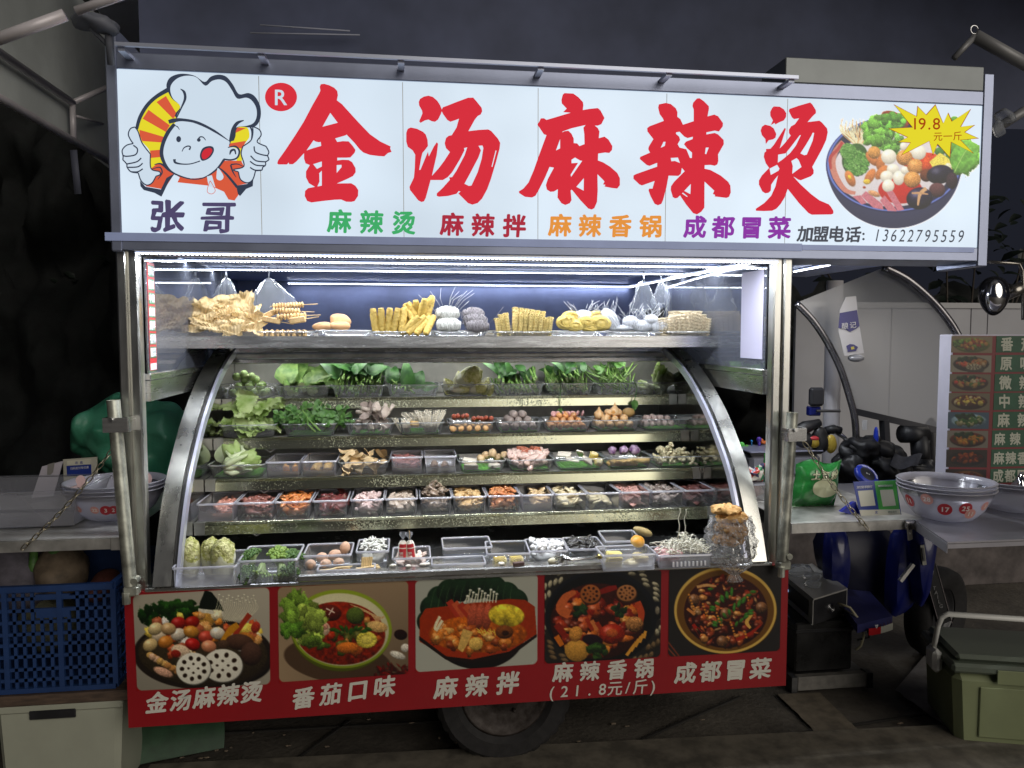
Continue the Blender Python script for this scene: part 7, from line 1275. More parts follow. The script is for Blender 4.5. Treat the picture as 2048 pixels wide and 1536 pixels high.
# payment stand (its square codes left blank)
p = onR(1752, 1030); py_ = float(p[1])
t = empty('payment_stand', (float(p[0]), py_, TR), 0, 'blue and green payment stand on the steel table, its code squares blank', 'sign')
BL = mat('stand_blue', (.012, .035, .24), .35); GN = mat('stand_green', (.05, .34, .05), .35); IV = mat('stand_ivory', (.60, .58, .46), .4); NV = mat('wedge_blue', (.01, .02, .32), .3)
qd = lambda pts, y: [tuple(at(a, b_, y)) for a, b_ in pts]
def slab2(pts, y0, th, name, m, parent, lean=0):
    b = MB(); f_ = []; 
    for (a, b_) in pts: P0 = at(a, b_, y0); k = (P0[2]-TR)*lean; P0 = at(a, b_, y0+k); f_.append(P0)
    n = len(f_); vs = [tuple(q) for q in f_]+[(q[0], q[1]+th, q[2]) for q in f_]; tri = tessellate_polygon([[Vector((q[0], q[2], 0)) for q in f_]]); fs = [tuple(x) for x in tri]+[tuple(n+i for i in x[::-1]) for x in tri]+[(i, (i+1) % n, n+(i+1) % n, n+i) for i in range(n)]
    b.add(vs, fs); return gobj(b, name, m, parent=parent)
slab2([(1707, 964), (1792, 960), (1803, 1031), (1721, 1034)], py_-.004, .004, 'board', BL, t, .5); slab2([(1749, 962.5), (1791.5, 960.5), (1799, 1018), (1758, 1020)], py_-.0055, .001, 'green_half', GN, t, .5); slab2([(1719, 1020), (1799.5, 1018.5), (1802, 1030.5), (1722, 1033)], py_-.0062, .001, 'ivory_foot', IV, t, .5)
slab2([(1716, 982), (1746, 980), (1751, 1011), (1722, 1013)], py_-.0062, .001, 'blank_square', IV, t, .5); slab2([(1760, 980), (1786, 979), (1792, 1011), (1766, 1013)], py_-.0068, .001, 'blank_square', IV, t, .5)
slab2([(1707, 1005), (1712, 1004), (1722, 1034), (1682, 1024)], py_+.03, .02, 'wedge', NV, t)
def tx(s_, c0, c1, em_, m, e0): q_ = text('lettering', s_, c0, c1, em_, m, t, 0, .015, place=lambda X, Y, e: tuple(at(X, Y, py_+(AZ(X, Y, py_)-TR)*.5-e0-e))); q_.location = [-v for v in t.location]
IVT = mat('print_white', (.62, .62, .62), .4); tx('支付宝扫码支付', (1716, 974.5), (1742, 973), 5.5, IVT, .006); tx('推荐使用微信支付', (1758, 972), (1783, 971), 4.6, IVT, .0072); tx('支', (1753, 1024.5), (1754, 1024.5), 6, BL, .0075); tx('微信支付', (1778, 1024), (1791, 1023.6), 5, mat('print_grey', (.12, .16, .12), .5), .0075)
# round blue speaker disc behind the stand
p = onR(1735, 1000); t = empty('voice_speaker', tuple(at(1733, 950, float(p[1])+.05)), 0, 'round blue voice speaker disc tilted above the payment stand', 'speaker'); t.rotation_euler = (.75, .28, 0)
b = MB(); b.lathe([(0, -.016), (.052, -.016), (.057, -.008), (.057, .004), (.054, .008), (.036, .009)], 48); b.build('shell', mat('speaker_blue', (.012, .03, .30), .3), t, True); b = MB(); b.lathe([(0, .0105), (.034, .0105), (.037, .009)], 40, cap0=False); b.build('grille', mat('speaker_black', (.012, .012, .016), .4), t, True)
b = MB()
for k in range(14): a = 1.9-k*.16; r0 = .041; b.add([(r0*math.cos(a), r0*math.sin(a), .0095), ((r0+.009)*math.cos(a), (r0+.009)*math.sin(a), .0085), ((r0+.009)*math.cos(a-.08), (r0+.009)*math.sin(a-.08), .0085), (r0*math.cos(a-.08), r0*math.sin(a-.08), .0095)], [(0, 1, 2, 3)])
q_ = b.build('edge_marks', IVT, t); q_['kind'] = 'stuff'; text('logo', '3x', (-.006, -.01), (.006, -.01), .012, IVT, t, 0, .01, place=lambda X, Y, e: (X, -Y-.02+.01, .0112+e))
# green bags of potato noodles
BAGG = mat('green_bag', (.03, .26, .05), .22, col2=(.015, .15, .03), vscale=12, bump=.4, bscale=20, coat=.5); CRM = mat('bag_cream', (.58, .60, .38), .4)
def pillow(cx, cy, z, w, h, d, name, m, label, seed, lean=0, cat='noodle packet', grp='green noodle packets'):
    t = empty(name, (cx, cy, z), lean, label, cat, grp); b = MB()
    def fn(u, v):
        x = (u-.5)*2; y = (v-.5)*2; s_ = max(0, (1-abs(x)**3))*max(0, (1-abs(y)**4)); n_ = mnoise.noise(Vector((u*4+seed, v*4, seed)))*.010+mnoise.noise(Vector((u*11+seed, v*9, seed)))*.004
        return (x*w/2*(1+.03*math.sin(y*5+seed))+.012*y*(seed % 2), -d/2*s_+n_, (v)*h+.010*math.sin(x*4+seed)*v)
    b.grid(fn, 22, 22); b.grid(lambda u, v: (fn(1-u, v)[0], -fn(1-u, v)[1]*.8, fn(1-u, v)[2]), 22, 22); b.build('packet_film', m, t, True); return t, fn
gp = onR(1640, 1016); gx = float(gp[0]); gy = float(gp[1]); gw = AX(1686, gy)-AX(1596, gy); gh = AZ(1640, 926, gy)-TR
t, fn = pillow(gx, gy+.04, TR, gw, gh, .09, 'noodle_packet', BAGG, 'front green packet of potato noodles with white lettering on the steel table', 3)
def onp(u0, v0, m, name, s_, em_, ol=0):
    text(name, s_, (u0-em_*.36*(len(s_)-1)/1, v0), (u0+em_*.36*(len(s_)-1), v0-.03), em_, m, t, 0, .05 if ol else .02, .1, place=lambda X, Y, e: (lambda q: (q[0], q[1]-.002-e-(0 if ol else .001), q[2]))(fn(X, 1-Y)))
gwr = gw/gh
text('lettering', '土豆粉', (.36, .30), (.80, .25), .20, BLACKP, t, 0, .07, .1, gwr**-1*1.0, place=lambda X, Y, e: (lambda q: (q[0], q[1]-.0022-e, q[2]))(fn(X, 1-Y))); text('lettering', '土豆粉', (.36, .30), (.80, .25), .20, CRM, t, 0, .03, .1, gwr**-1*1.0, place=lambda X, Y, e: (lambda q: (q[0], q[1]-.0032-e, q[2]))(fn(X, 1-Y)))
b = MB(); vs = []; b.grid(lambda u, v: (lambda q: (q[0], q[1]-.0018, q[2]))(fn(.62+.30*(v)*math.cos(u*6.283), .44+.20*v*math.sin(u*6.283))), 24, 4); b.build('noodle_window', CRM, t, True)
g2 = onR(1600, 1000); pillow(float(g2[0])-.05, float(g2[1])+.13, TR, .13, .19, .07, 'noodle_packet', [BAGG], 'rear green packet with a pale top, behind the front one by the post', 6)
b = MB(); s2 = onR(1518, 1010); sx_, sy_ = float(s2[0]), float(s2[1])
# snack packet in a clear tub seen between case and post
t = empty('food_tub', (sx_, sy_+.1, TR), 0, 'clear tub of brown pickles between the display case and the right post', 'food tub'); b = MB(); b.box(-.07, .07, -.06, .06, 0, .085, bev=.008); b.build('tub', FROST, t); b = MB(); b.blob((0, 0, .045), (.06, .05, .036), 16, 10, .3, 40); b.build('pickles', mm('pickles', (.18, .08, .06), (.36, .22, .18)), t, True)
m, nt, pp = newmat('packet_print'); L = nt.links.new; tc = N(nt, 'ShaderNodeTexCoord'); vo = N(nt, 'ShaderNodeTexVoronoi', Scale=60); L(tc.outputs['Object'], vo.inputs['Vector']); ra = N(nt, 'ShaderNodeValToRGB'); L(vo.outputs['Color'], ra.inputs[0]); ra.color_ramp.interpolation = 'CONSTANT'
for k, (ps, cl) in enumerate(((0, (.5, .04, .03, 1)), (.3, (.7, .66, .6, 1)), (.5, (.04, .04, .12, 1)), (.7, (.03, .25, .08, 1)))):
    if k < 2: ra.color_ramp.elements[k].position = ps; ra.color_ramp.elements[k].color = cl
    else: e_ = ra.color_ramp.elements.new(ps); e_.color = cl
L(ra.outputs[0], pp.inputs['Base Color']); pp.inputs['Roughness'].default_value = .25; SNK = m
pillow(sx_, sy_+.09, TR+.086, .13, .075, .06, 'snack_packet', SNK, 'colourful printed snack packet lying on the tub of pickles', 4, 0, 'snack packet', None)
# weighing scale
w0 = onR(1580, 960); wy = float(w0[1])+.05; wz = AZ(1580, 905, wy); x0, x1 = AX(1500, wy), AX(1648, wy)
t = empty('weighing_scale', ((x0+x1)/2, wy+.1, TR), 0, 'grey weighing scale with a wide flat platform behind the green packets', 'scale')
b = MB(); b.box(x0, x1, wy, wy+.24, wz, wz+.008, bev=.003); gobj(b, 'platform', mat('scale_plate', (.30, .31, .42), .35, .3), parent=t); b = MB(); b.box(x0+.01, x1-.01, wy+.01, wy+.23, wz-.014, wz-.001); gobj(b, 'platform_support', BLACKP, parent=t); b = MB(); b.box(x0+.01, x1-.004, wy+.012, wy+.22, TR, wz-.016, bev=.02); gobj(b, 'scale_body', mat('scale_grey', (.26, .26, .31), .4), parent=t)
# little coloured hooks and clips standing on the scale
for (px, py, w, h, c_, lb) in ((1483, 890, .035, .06, (.10, .55, .08), 'bright green round headed clip left of the scale'), (1493, 893, .02, .03, (.2, .6, .1), 'small green clip beside the tall green one'), (1503, 882, .012, .04, (.03, .25, .6), 'slim light blue clip behind the scale'), (1518, 879, .03, .055, (.08, .03, .35), 'purple rounded clip behind the scale'), (1530, 885, .03, .02, (.7, .16, .02), 'orange clip lying on the scale'), (1740, 928, .04, .035, (.62, .04, .02), 'small red star shaped clip lying by the black bag')):
    y = wy+.2 if px < 1600 else 1.0; P0 = at(px, py, y); b = MB()
    if 'star' in lb: b.prism([(P0[0]+(.03 if k % 2 else .012)*math.cos(k*.628), P0[2]+(.03 if k % 2 else .012)*math.sin(k*.628)) for k in range(10)], .01, 'y', P0[1])
    elif 'orange' in lb: b.blob(tuple(P0), (.03, .012, .010), 10, 6, .3, 60); b.blob((P0[0]-.02, P0[1], P0[2]+.010), (.012, .01, .012), 8, 6)
    else: b.blob((P0[0], P0[1], P0[2]), (w/2, .012, w/2), 14, 8); b.tube([(P0[0], P0[1], P0[2]-w*.3), (P0[0]+.004, P0[1], P0[2]-h)], [w*.28, w*.2], 8)
    gobj(b, 'plastic_clip', mat('clip_colour', c_, .35), True, label=lb, cat='clip')
# ---------------------------------------------------------------- electric tricycle behind the tables
TY = 1.05; Q = lambda px, py, y=TY: Vector(at(px, py, y))
BLU = mat('navy_blue_paint', (.008, .014, .14), .3, var=.2, vscale=6, coat=.5); BLK = mat('black_vinyl', (.016, .016, .018), .45, var=.3, vscale=14, bump=.3, bscale=30)
tri = empty('electric_tricycle', tuple(atz(1850, 1315, 0)), 0, 'dark blue electric tricycle with a clear curved windshield parked behind the side tables', 'tricycle'); TO = lambda b, n, m, sm_=False, parent=None, au=None: gobj(b, n, m, sm_, parent=parent or tri, auto=au)
FR = mat('windshield_tube', (.26, .25, .26), .24, .9, var=.2, vscale=8)
b = MB(); b.tube([tuple(Q(*p)) for p in sm([(1592, 606), (1625, 640), (1655, 685), (1680, 735), (1698, 790), (1710, 840), (1713, 905)], 4, False)], .019, 10); TO(b, 'windshield_frame', FR, True)
b = MB(); b.tube([tuple(Q(*p, TY+.02)) for p in sm([(1768, 535), (1810, 556), (1850, 588), (1885, 625), (1915, 670), (1935, 730), (1945, 800), (1950, 900)], 4, False)], .022, 10); TO(b, 'windshield_frame', FR, True)
b = MB(); b.bar(Q(1706, 822), Q(1880, 862), .03, .035); b.bar(Q(1768, 840), Q(1772, 905), .05, .03); TO(b, 'windshield_crossbar', mat('dark_frame', (.05, .05, .055), .35, .5))
pl_ = sm([(1592, 606), (1625, 640), (1655, 685), (1680, 735), (1698, 790), (1708, 826)], 4, False); pr_ = sm([(1768, 535), (1810, 556), (1850, 588), (1885, 625), (1915, 670), (1935, 730), (1945, 800), (1948, 872)], 3, False)
b = MB(); nL = 21
def pe(a, t): i = t*(len(a)-1); j = min(int(i), len(a)-2); f = i-j; return (a[j][0]+(a[j+1][0]-a[j][0])*f, a[j][1]+(a[j+1][1]-a[j][1])*f)
b.grid(lambda u, v: tuple(Q(*(pe(pl_, v)[k]*(1-u)+pe(pr_, v)[k]*u for k in (0, 1)), TY+.03+.04*math.sin(u*3.14))), 14, nL); TO(b, 'windshield_pane', plastic('dusty_windshield', (.46, .47, .50), .55, .3, .0), True)
b = MB(); b.tube([Q(1655, 862), Q(1672, 863), Q(1690, 876), Q(1702, 905), Q(1714, 935), Q(1724, 962)], [.016, .016, .012, .011, .011, .010], 10); TO(b, 'handlebar', CHROME, True)
b = MB(); b.tube([Q(1652, 862), Q(1668, 858), Q(1680, 862)], .024, 10); b.tube([Q(1576, 872, .95), Q(1610, 855, .95), Q(1640, 845, .95)], [.03, .035, .02], 10); b.blob(Q(1640, 880, .95), (.05, .04, .07), 14, 10, .3, 20); b.blob(Q(1608, 878, .95), (.06, .04, .045), 14, 10, .3, 20); TO(b, 'grip', BLK, True)
b = MB(); b.box(Q(1642, 0)[0], Q(1671, 0)[0], TY, TY+.04, Q(0, 835)[2], Q(0, 792)[2], bev=.012); b.tube([Q(1633, 822), Q(1680, 822)], .008, 8); TO(b, 'phone_holder', mat('holder_black', (.03, .03, .034), .4)); b = MB(); b.box(Q(1643, 0)[0], Q(1668, 0)[0], TY+.02, TY+.06, Q(0, 858)[2], Q(0, 836)[2], bev=.006); TO(b, 'display_unit', BLU)
for (px, py, rx, rz, sd) in ((1720, 900, .10, .08, 1), (1775, 930, .12, .10, 2), (1830, 945, .13, .07, 3), (1700, 940, .10, .09, 4)): 
    b = MB(); b.blob(Q(px, py, 1.0), (rx, .09, rz), 48, 32, .5, 14, seed=sd); b.v = [(x+.012*mnoise.noise(Vector((x*30, y*30, z*30))), y-.02*abs(mnoise.noise(Vector((x*22, y*8, z*26)))), z+.012*mnoise.noise(Vector((x*34, y*20, z*20+9)))) for x, y, z in b.v]; TO(b, 'black_cover', BLK, True)
b = MB(); b.grid(lambda u, v: tuple(Q(1790+u*55-v*10, 905+v*25+6*math.sin(u*5)+8*u, .93-.05*v)), 8, 6); TO(b, 'vinyl_flap', mat('grey_vinyl', (.06, .06, .07), .3, var=.3, vscale=30, bump=.5), True)
for (px, py, w, h, c_) in ((1628, 885, .03, .03, (.45, .32, .04)), (1662, 888, .032, .05, (.5, .36, .05)), (1627, 877, .035, .014, (.5, .04, .05)), (1752, 872, .008, .05, (.02, .05, .5))): b = MB(); b.blob(Q(px, py, .93), (w, .02, h), 12, 8, .1, 30); TO(b, 'dash_detail', mat('dash_colour', c_, .4), True)
b = MB(); b.box(Q(1748, 0, .93)[0], Q(1757, 0, .93)[0], .92, .925, Q(0, 891, .93)[2], Q(0, 868, .93)[2]); TO(b, 'dash_label', IVT)
b = MB(); b.blob(Q(1765, 898, .96), (.08, .05, .05), 14, 10, .3, 20); b.tube([Q(1700, 892, .94), Q(1720, 905, .94), Q(1740, 912, .94), Q(1755, 893, .94)], .010, 8); TO(b, 'meter', BLK, True)
b = MB(); b.tube([Q(1803, 868), Q(1850, 868)], .05, 14); b.tube([Q(1838, 870), Q(1843, 930)], .05, 12); b.blob(Q(1860, 905, 1.15), (.05, .05, .2), 14, 12, .1, 10); TO(b, 'seat_frame', BLK, True)
# mirror and its arm
b = MB(); mo = Q(1988, 592, .55); b.blob((0, 0, 0), (.075, .05, .095), 24, 16); b.v = [(mo.x+x*(1+.25*(z/.095)), mo.y+y, mo.z+z) for x, y, z in b.v]; TO(b, 'mirror_shell', mat('mirror_black', (.03, .03, .035), .12, .6), True)
b = MB(); b.blob((mo.x-.014, mo.y-.028, mo.z), (.052, .032, .078), 20, 14); TO(b, 'mirror_glass', CHROME, True)
b = MB(); b.tube([Q(1975, 524, .55), Q(2038, 527, .55), Q(2044, 540, .55), Q(2046, 575, .55), Q(2046, 640, .55)], .008, 8); b.tube([Q(2044, 575, .55), Q(2010, 590, .58)], .03, 10); TO(b, 'mirror_arm', mat('mirror_arm_steel', (.3, .28, .25), .25, .9), True)
# blue fairing, leg shield, fork, wheel, floor board
g0 = atz(1868, 1322, 0); gy_ = .80; QW = lambda px, py, y=gy_: Vector(at(px, py, y))
def panel(pts, y, th, name, m, bul=.03, au=None):
    b = MB(); c = [QW(a, b_, y) for a, b_ in sm(pts, 3)]; n = len(c); ce = sum(c, Vector())/n; vs = [tuple(q) for q in c]+[tuple(ce.lerp(q, .75)-Vector((0, bul, 0))) for q in c]+[tuple(ce-Vector((0, bul*1.3, 0)))]+[(q.x, q.y+th, q.z) for q in c]
    fs = [(i, (i+1) % n, n+(i+1) % n, n+i) for i in range(n)]+[(n+i, n+(i+1) % n, 2*n) for i in range(n)]+[(i, 2*n+1+i, 2*n+1+(i+1) % n, (i+1) % n) for i in range(n)]; b.add(vs, fs); return TO(b, name, m, True, au=40)
panel([(1830, 1055), (1868, 1050), (1872, 1075), (1862, 1140), (1852, 1200), (1838, 1210), (1828, 1150)], .72, .05, 'front_fairing', BLU); panel([(1792, 1075), (1835, 1060), (1834, 1190), (1800, 1230), (1780, 1215)], .80, .05, 'leg_shield', BLU)
panel([(1655, 1070), (1780, 1062), (1790, 1170), (1768, 1235), (1690, 1200), (1656, 1150)], .95, .1, 'inner_shield', mat('dark_shield', (.008, .009, .03), .4))
panel([(1655, 1070), (1690, 1060), (1700, 1120), (1690, 1190), (1655, 1180)], .85, .03, 'side_panel', BLU)
b = MB(); p0, p1, p2, p3 = QW(1660, 1178, .9), QW(1735, 1178, .95), QW(1785, 1232, .6), QW(1715, 1250, .5); 
b.add([tuple(p) for p in (p0, p1, p2, p3)]+[(p.x, p.y, p.z-.04) for p in (p0, p1, p2, p3)], [(0, 1, 2, 3), (7, 6, 5, 4), (0, 4, 5, 1), (1, 5, 6, 2), (2, 6, 7, 3), (3, 7, 4, 0)]); TO(b, 'floor_board', mat('blue_floor', (.02, .022, .10), .5, var=.2, vscale=10))
b = MB(); nrm = 12; arc = [QW(1738+i*4.0, 1257-.25*i-.12*i*i*.5, .50+.002*i) for i in range(13)]; vs = [tuple(q) for q in arc]+[(q.x, q.y, q.z-.034) for q in arc]; b.add(vs, [(i, i+1, 14+i, 13+i) for i in range(6)], 0); b.add(vs, [(i, i+1, 14+i, 13+i) for i in range(6, 12)], 1); TO(b, 'reflective_strip', [mat('reflector_red', (.42, .015, .02), .3), mat('reflector_white', (.42, .42, .36), .35)])
q_ = text('lettering', 'TAIL', (1761, 1252), (1783, 1243), 10, mat('strip_dark', (.05, .01, .01), .4), tri, .496, .01, 0, .8); q_.location = [-v for v in tri.location]; q_ = flat('emblem', [([(1750, 1250), (1757, 1249.5), (1753.5, 1258)], [[(1752, 1251.3), (1755, 1251), (1753.5, 1255)]], 0)], [IVT], tri, .495); q_.location = [-v for v in tri.location]
wc = QW(1872, 1222, .95); wr = abs(QW(0, 1118, .95).z-QW(0, 1325, .95).z)/2; wh = empty('front_wheel', tuple(wc-Vector(tri.location)), .5); wh.parent = tri
b = ywheel([(wr*.55, -.04), (wr*.80, -.075), (wr*.95, -.06), (wr, -.02), (wr, .02), (wr*.95, .06), (wr*.8, .075), (wr*.55, .04)], 72); b.build('tyre', RUBBER, wh, True); b = ywheel([(.015, -.05), (.05, -.05), (.055, -.02), (.12, -.015), (wr*.5, -.03), (wr*.56, -.035)], 40); b.build('rim', BLACKP, wh, True)
b = MB(); f0, f1 = QW(1856, 1130, .78), QW(1888, 1245, .78); b.bar(f0, f1, .075, .02, up=(0, 1, 0)); b.v = [(x+(0), y, z) for x, y, z in b.v]; TO(b, 'fork', mat('fork_black', (.012, .012, .013), .35)); b = MB()
for s_ in (-1, 1): b.tube([f0+Vector((s_*.038, -.012, 0)), f1+Vector((s_*.038, -.012, 0))], .0022, 5)
TO(b, 'fork_edge', mat('fork_trim', (.3, .26, .26), .4)); ft = mat('fork_letter', (.22, .22, .22), .5)
for k, ch_ in enumerate('TAILG'): q_ = text('lettering', ch_, (1869+k*3.3, 1176+k*9), (1869.01+k*3.3, 1176+k*9), 10, ft, tri, .762, .012, 0, 1.0); q_.location = [-v for v in tri.location]
q_ = flat('emblem', [([(1853, 1143), (1861, 1138), (1868, 1142), (1866, 1150), (1860, 1155), (1854, 1151)], [[(1856, 1144), (1861, 1141), (1865, 1144), (1863, 1150), (1860, 1152), (1857, 1149)]], 0), ([(1859, 1143), (1862, 1143), (1861, 1151), (1860, 1151)], [], 0)], [ft], tri, .762); q_.location = [-v for v in tri.location]
b = MB(); b.bar(QW(1844, 1090, .68), QW(1849, 1130, .68), .022, .004, up=(0, 1, 0)); TO(b, 'label_tag', mat('tag_ivory', (.40, .40, .34), .4)); b = MB(); b.bar(QW(1845.5, 1096, .672), QW(1849, 1122, .672), .010, .003, up=(0, 1, 0)); TO(b, 'label_print', mat('tag_grey', (.12, .12, .12), .5)); b = MB(); b.tube([QW(1848, 1092, .7), QW(1862, 1078, .7)], .009, 8); b.bar(QW(1800, 1162, .7), QW(1826, 1128, .7), .018, .018); TO(b, 'silver_arm', STEELD)
# hanging printed card, white pole, rear walls, added dark backdrop beyond
t = empty('hanging_card', tuple(Q(1702, 592, .98)), 0, 'white and navy printed card hanging beside the white pole', 'card'); CW = mat('card_white', (.52, .50, .50), .45); CN = mat('card_navy', (.06, .055, .17), .45)
cp = lambda pts, name, m, dy=0: slab3(pts, .98-dy, .002, name, m, t)
def slab3(pts, y, th, name, m, parent):
    b = MB(); f_ = [at(a, b_, y) for a, b_ in pts]; n = len(f_); vs = [tuple(q) for q in f_]+[(q[0], q[1]+th, q[2]) for q in f_]; tri_ = tessellate_polygon([[Vector((q[0], q[2], 0)) for q in f_]]); b.add(vs, [tuple(x) for x in tri_]+[tuple(n+i for i in x[::-1]) for x in tri_]+[(i, (i+1) % n, n+(i+1) % n, n+i) for i in range(n)]); return gobj(b, name, m, parent=parent)
cp([(1692, 594), (1712, 592), (1717, 640), (1728, 706), (1689, 712), (1677, 662), (1680, 620)], 'card', CW); cp([(1680, 626), (1714, 620), (1719, 652), (1712, 658), (1700, 664), (1690, 658), (1677, 656)], 'navy_band', CN, .004); cp([(1693, 692), (1700, 688), (1708, 689), (1716, 694), (1712, 702), (1696, 704)], 'navy_patch', CN, .004); cp([(1702, 694), (1708, 693), (1709, 698), (1703, 699)], 'yellow_dot', mat('card_yellow', (.5, .42, .08), .5), .007)
tx_ = text('lettering', '酿记', (1690, 652), (1706, 650), 14, CW, t, .972, .01); tx_.location = [-v for v in t.location]
t = empty('milk_bottle', tuple(Q(1712, 716, 1.0)), 0, 'frosted round jar end below the hanging card', 'bottle'); b = MB(); b.blob((0, 0, 0), (.045, .03, .022), 18, 10); b.build('jar', FROST2, t, True)
POLEX = AX(1661, 1.5); b = MB(); b.tube([(POLEX, 1.5, 0), (POLEX, 1.5, 2.06)], .048, 20); tag(b.build('white_pole', mat('white_paint_pole', (.62, .60, .62), .4), None, True), 'smooth white pole standing behind the windshield, right of the cart post', 'pole')
WG = mat('grey_wall_panel', (.42, .42, .44), .6, var=.06, vscale=2); WY_ = 2.3; wt = AZ(1950, 607, WY_); wx0 = AX(1585, WY_)
wl = empty('panel_wall', (wx0+1.5, WY_, 0), 0, 'pale grey sheet wall with upright panels behind the tricycle', 'wall'); xs_ = [wx0]+[AX(px, WY_) for px in (1775, 1932, 1965)]+[wx0+1.62+.36*k for k in range(1, 6)]; xs_ = sorted(xs_)
for i in range(len(xs_)-1): b = MB(); b.box(xs_[i]+.003, xs_[i+1]-.003, WY_, WY_+.03, 0, wt, bev=.002); gobj(b, 'panel', WG, parent=wl)
b = MB(); b.box(wx0, xs_[-1], WY_-.012, WY_-.001, wt-.035, wt+.004); gobj(b, 'top_trim', mat('wall_trim', (.42, .42, .42), .5), parent=wl)
b = MB(); b.box(wx0-.4, xs_[-1]+.2, WY_-.35, WY_-.05, -.02, .42, bev=.02); tag(b.build('kerb_wall', mat('dirty_concrete', (.10, .085, .08), .85, var=.4, vscale=6, bump=.6, bscale=20)), 'low dirty concrete ledge at the foot of the grey sheet wall', 'ledge')
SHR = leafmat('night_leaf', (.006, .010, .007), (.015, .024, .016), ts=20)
def shrub(cx, cy, z0, w, h, n, label, seed, grp='shrubs in the dark'):
    t = empty('shrub', (cx, cy, z0), 0, label, 'shrub', grp); rr = random.Random(seed); b = MB(); b2 = MB()
    for k in range(6): a = rr.uniform(-.5, .5); b2.tube([(rr.uniform(-w, w)*.1, 0, 0), (a*w*.5, rr.uniform(-.1, .1), h*.5), (a*w, rr.uniform(-.2, .2), h*.9)], [.02, .012, .005], 6)
    for k in range(n):
        x, y, z = rr.gauss(0, .38)*w/2*1.4, rr.uniform(-.3, .3), rr.uniform(.05, 1)*h; L_ = rr.uniform(.10, .2); leaf(b, (x, y, z), (rr.uniform(-1, 1), rr.uniform(-1, .5), rr.uniform(-.6, .8)), (0, -.6, .8), L_, L_*.42, .4, 0, k, 4, 2)
    b.build('foliage', SHR, t, True)['kind'] = 'stuff'; b2.build('stem', mat('night_bark', (.05, .04, .03), .8), t, True)
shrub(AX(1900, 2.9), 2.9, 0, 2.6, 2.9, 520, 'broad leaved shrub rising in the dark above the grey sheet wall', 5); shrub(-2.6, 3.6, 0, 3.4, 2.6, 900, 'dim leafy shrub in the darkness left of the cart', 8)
HG = leafmat('backdrop_dark', (.001, .0018, .0015), (.0035, .006, .005), ts=14, rough=.8)
b = MB(); b.grid(lambda u, v: (-9+8.7*u, 3.1+.5*mnoise.noise(Vector((u*30, v*9, 1)))+.15*mnoise.noise(Vector((u*110, v*30, 4)))+.6*v*v, 4.6*v+.35*v*mnoise.noise(Vector((u*40, 3, 1)))), 160, 40); b.grid(lambda u, v: (-.4+14*u, 4.6+.5*mnoise.noise(Vector((u*40, v*9, 2)))+.6*v*v, 2.3*v+.3*v*mnoise.noise(Vector((u*60, 3, 5)))), 160, 30); tag(b.build('backdrop', HG, None, True), 'almost black hedge added as the darkness behind the stall', 'backdrop', None, 'stuff')  # added sheet, coloured near black to stand in for unlit night
# under the table: inverter on a black box, step plate
DY = float(atz(1680, 1380, 0)[1])-.30; iy = .36+DY; I = lambda px, py, y=iy: Vector(at(px, py, y))
t = empty('inverter', tuple(I(1640, 1250)), 0, 'silver and black power inverter with a small lit display on the black box', 'inverter')
xl, xr, zt_, zb_ = AX(1545, iy), AX(1691, iy), AZ(1691, 1192, iy), AZ(1691, 1243, iy)
yaw_ = .5; bx = MB()
def boxq(name, m, a, b_, c, h, th=0, sc=1): pass
P0 = I(1626, 1250, .30+DY); P1 = I(1692, 1235, .42+DY); P3 = I(1560, 1200, .72+DY)   # front right corner edge, then the long side runs back to the left
ex_ = (P1-P0); ex_.z = 0; ey_ = (P3-P0); ey_.z = 0; hh_ = AZ(1626, 1200, .30+DY)-AZ(1626, 1250, .30+DY); zb0 = P0.z
def pb(u0, u1, v0, v1, w0_, w1_): return [tuple(P0+ex_*u+ey_*v+Vector((0, 0, w*hh_))) for w in (w0_, w1_) for (u, v) in ((u0, v0), (u1, v0), (u1, v1), (u0, v1))]
FB6 = [(0, 3, 2, 1), (4, 5, 6, 7), (0, 1, 5, 4), (1, 2, 6, 5), (2, 3, 7, 6), (3, 0, 4, 7)]
b = MB(); b.add(pb(0, 1, 0, 1, 0, 1), FB6); gobj(b, 'case', BLACKP, parent=t); b = MB(); b.add(pb(-.01, 1.01, -.01, 1.0, 1.0, 1.06), FB6); b.add(pb(-.02, .0, -.0, 1.0, .0, 1.0), FB6); b.add(pb(1.0, 1.02, -.0, .02, .0, 1.0), FB6); gobj(b, 'silver_shell', mat('inverter_silver', (.42, .41, .38), .35, .2), parent=t)
b = MB(); b.add(pb(-.035, -.021, .12, .95, .25, .85), FB6); gobj(b, 'display_window', BLACKP, parent=t); b = MB()
for k in range(5): b.add(pb(-.045, -.036, .70+.035*k, .72+.035*k, .52+.12*(k % 2), .62+.12*(k % 2)), FB6)
o_ = gobj(b, 'display_digits', emit('display_blue', (.4, .6, 1), .8), parent=t); o_['kind'] = 'stuff'
b = MB(); fc = P0+ex_*.5+Vector((0, 0, hh_*.45)); un = ex_.normalized(); nn_ = Vector((un.y, -un.x, 0))
for r_ in (.008, .014, .020, .026): b.tube([fc+nn_*.004+un*(r_*math.cos(a))+Vector((0, 0, r_*math.sin(a))) for a in [6.283*k/20 for k in range(20)]], .0011, 5, closed=True)
gobj(b, 'fan_grille', CHROME, True, parent=t)
b = MB()
for (u, v, s_) in ((.3, .30, .03), (.5, .5, .035), (.35, .75, .05)): b.blob(P0+ex_*u+ey_*v+Vector((0, 0, hh_*1.1+s_*.3)), (s_*1.6, s_, s_*.7), 16, 10, .3, 30, seed=int(s_*100))
gobj(b, 'crumpled_film', FILM, True, label='crumpled clear film lying on top of the inverter', cat='plastic film')
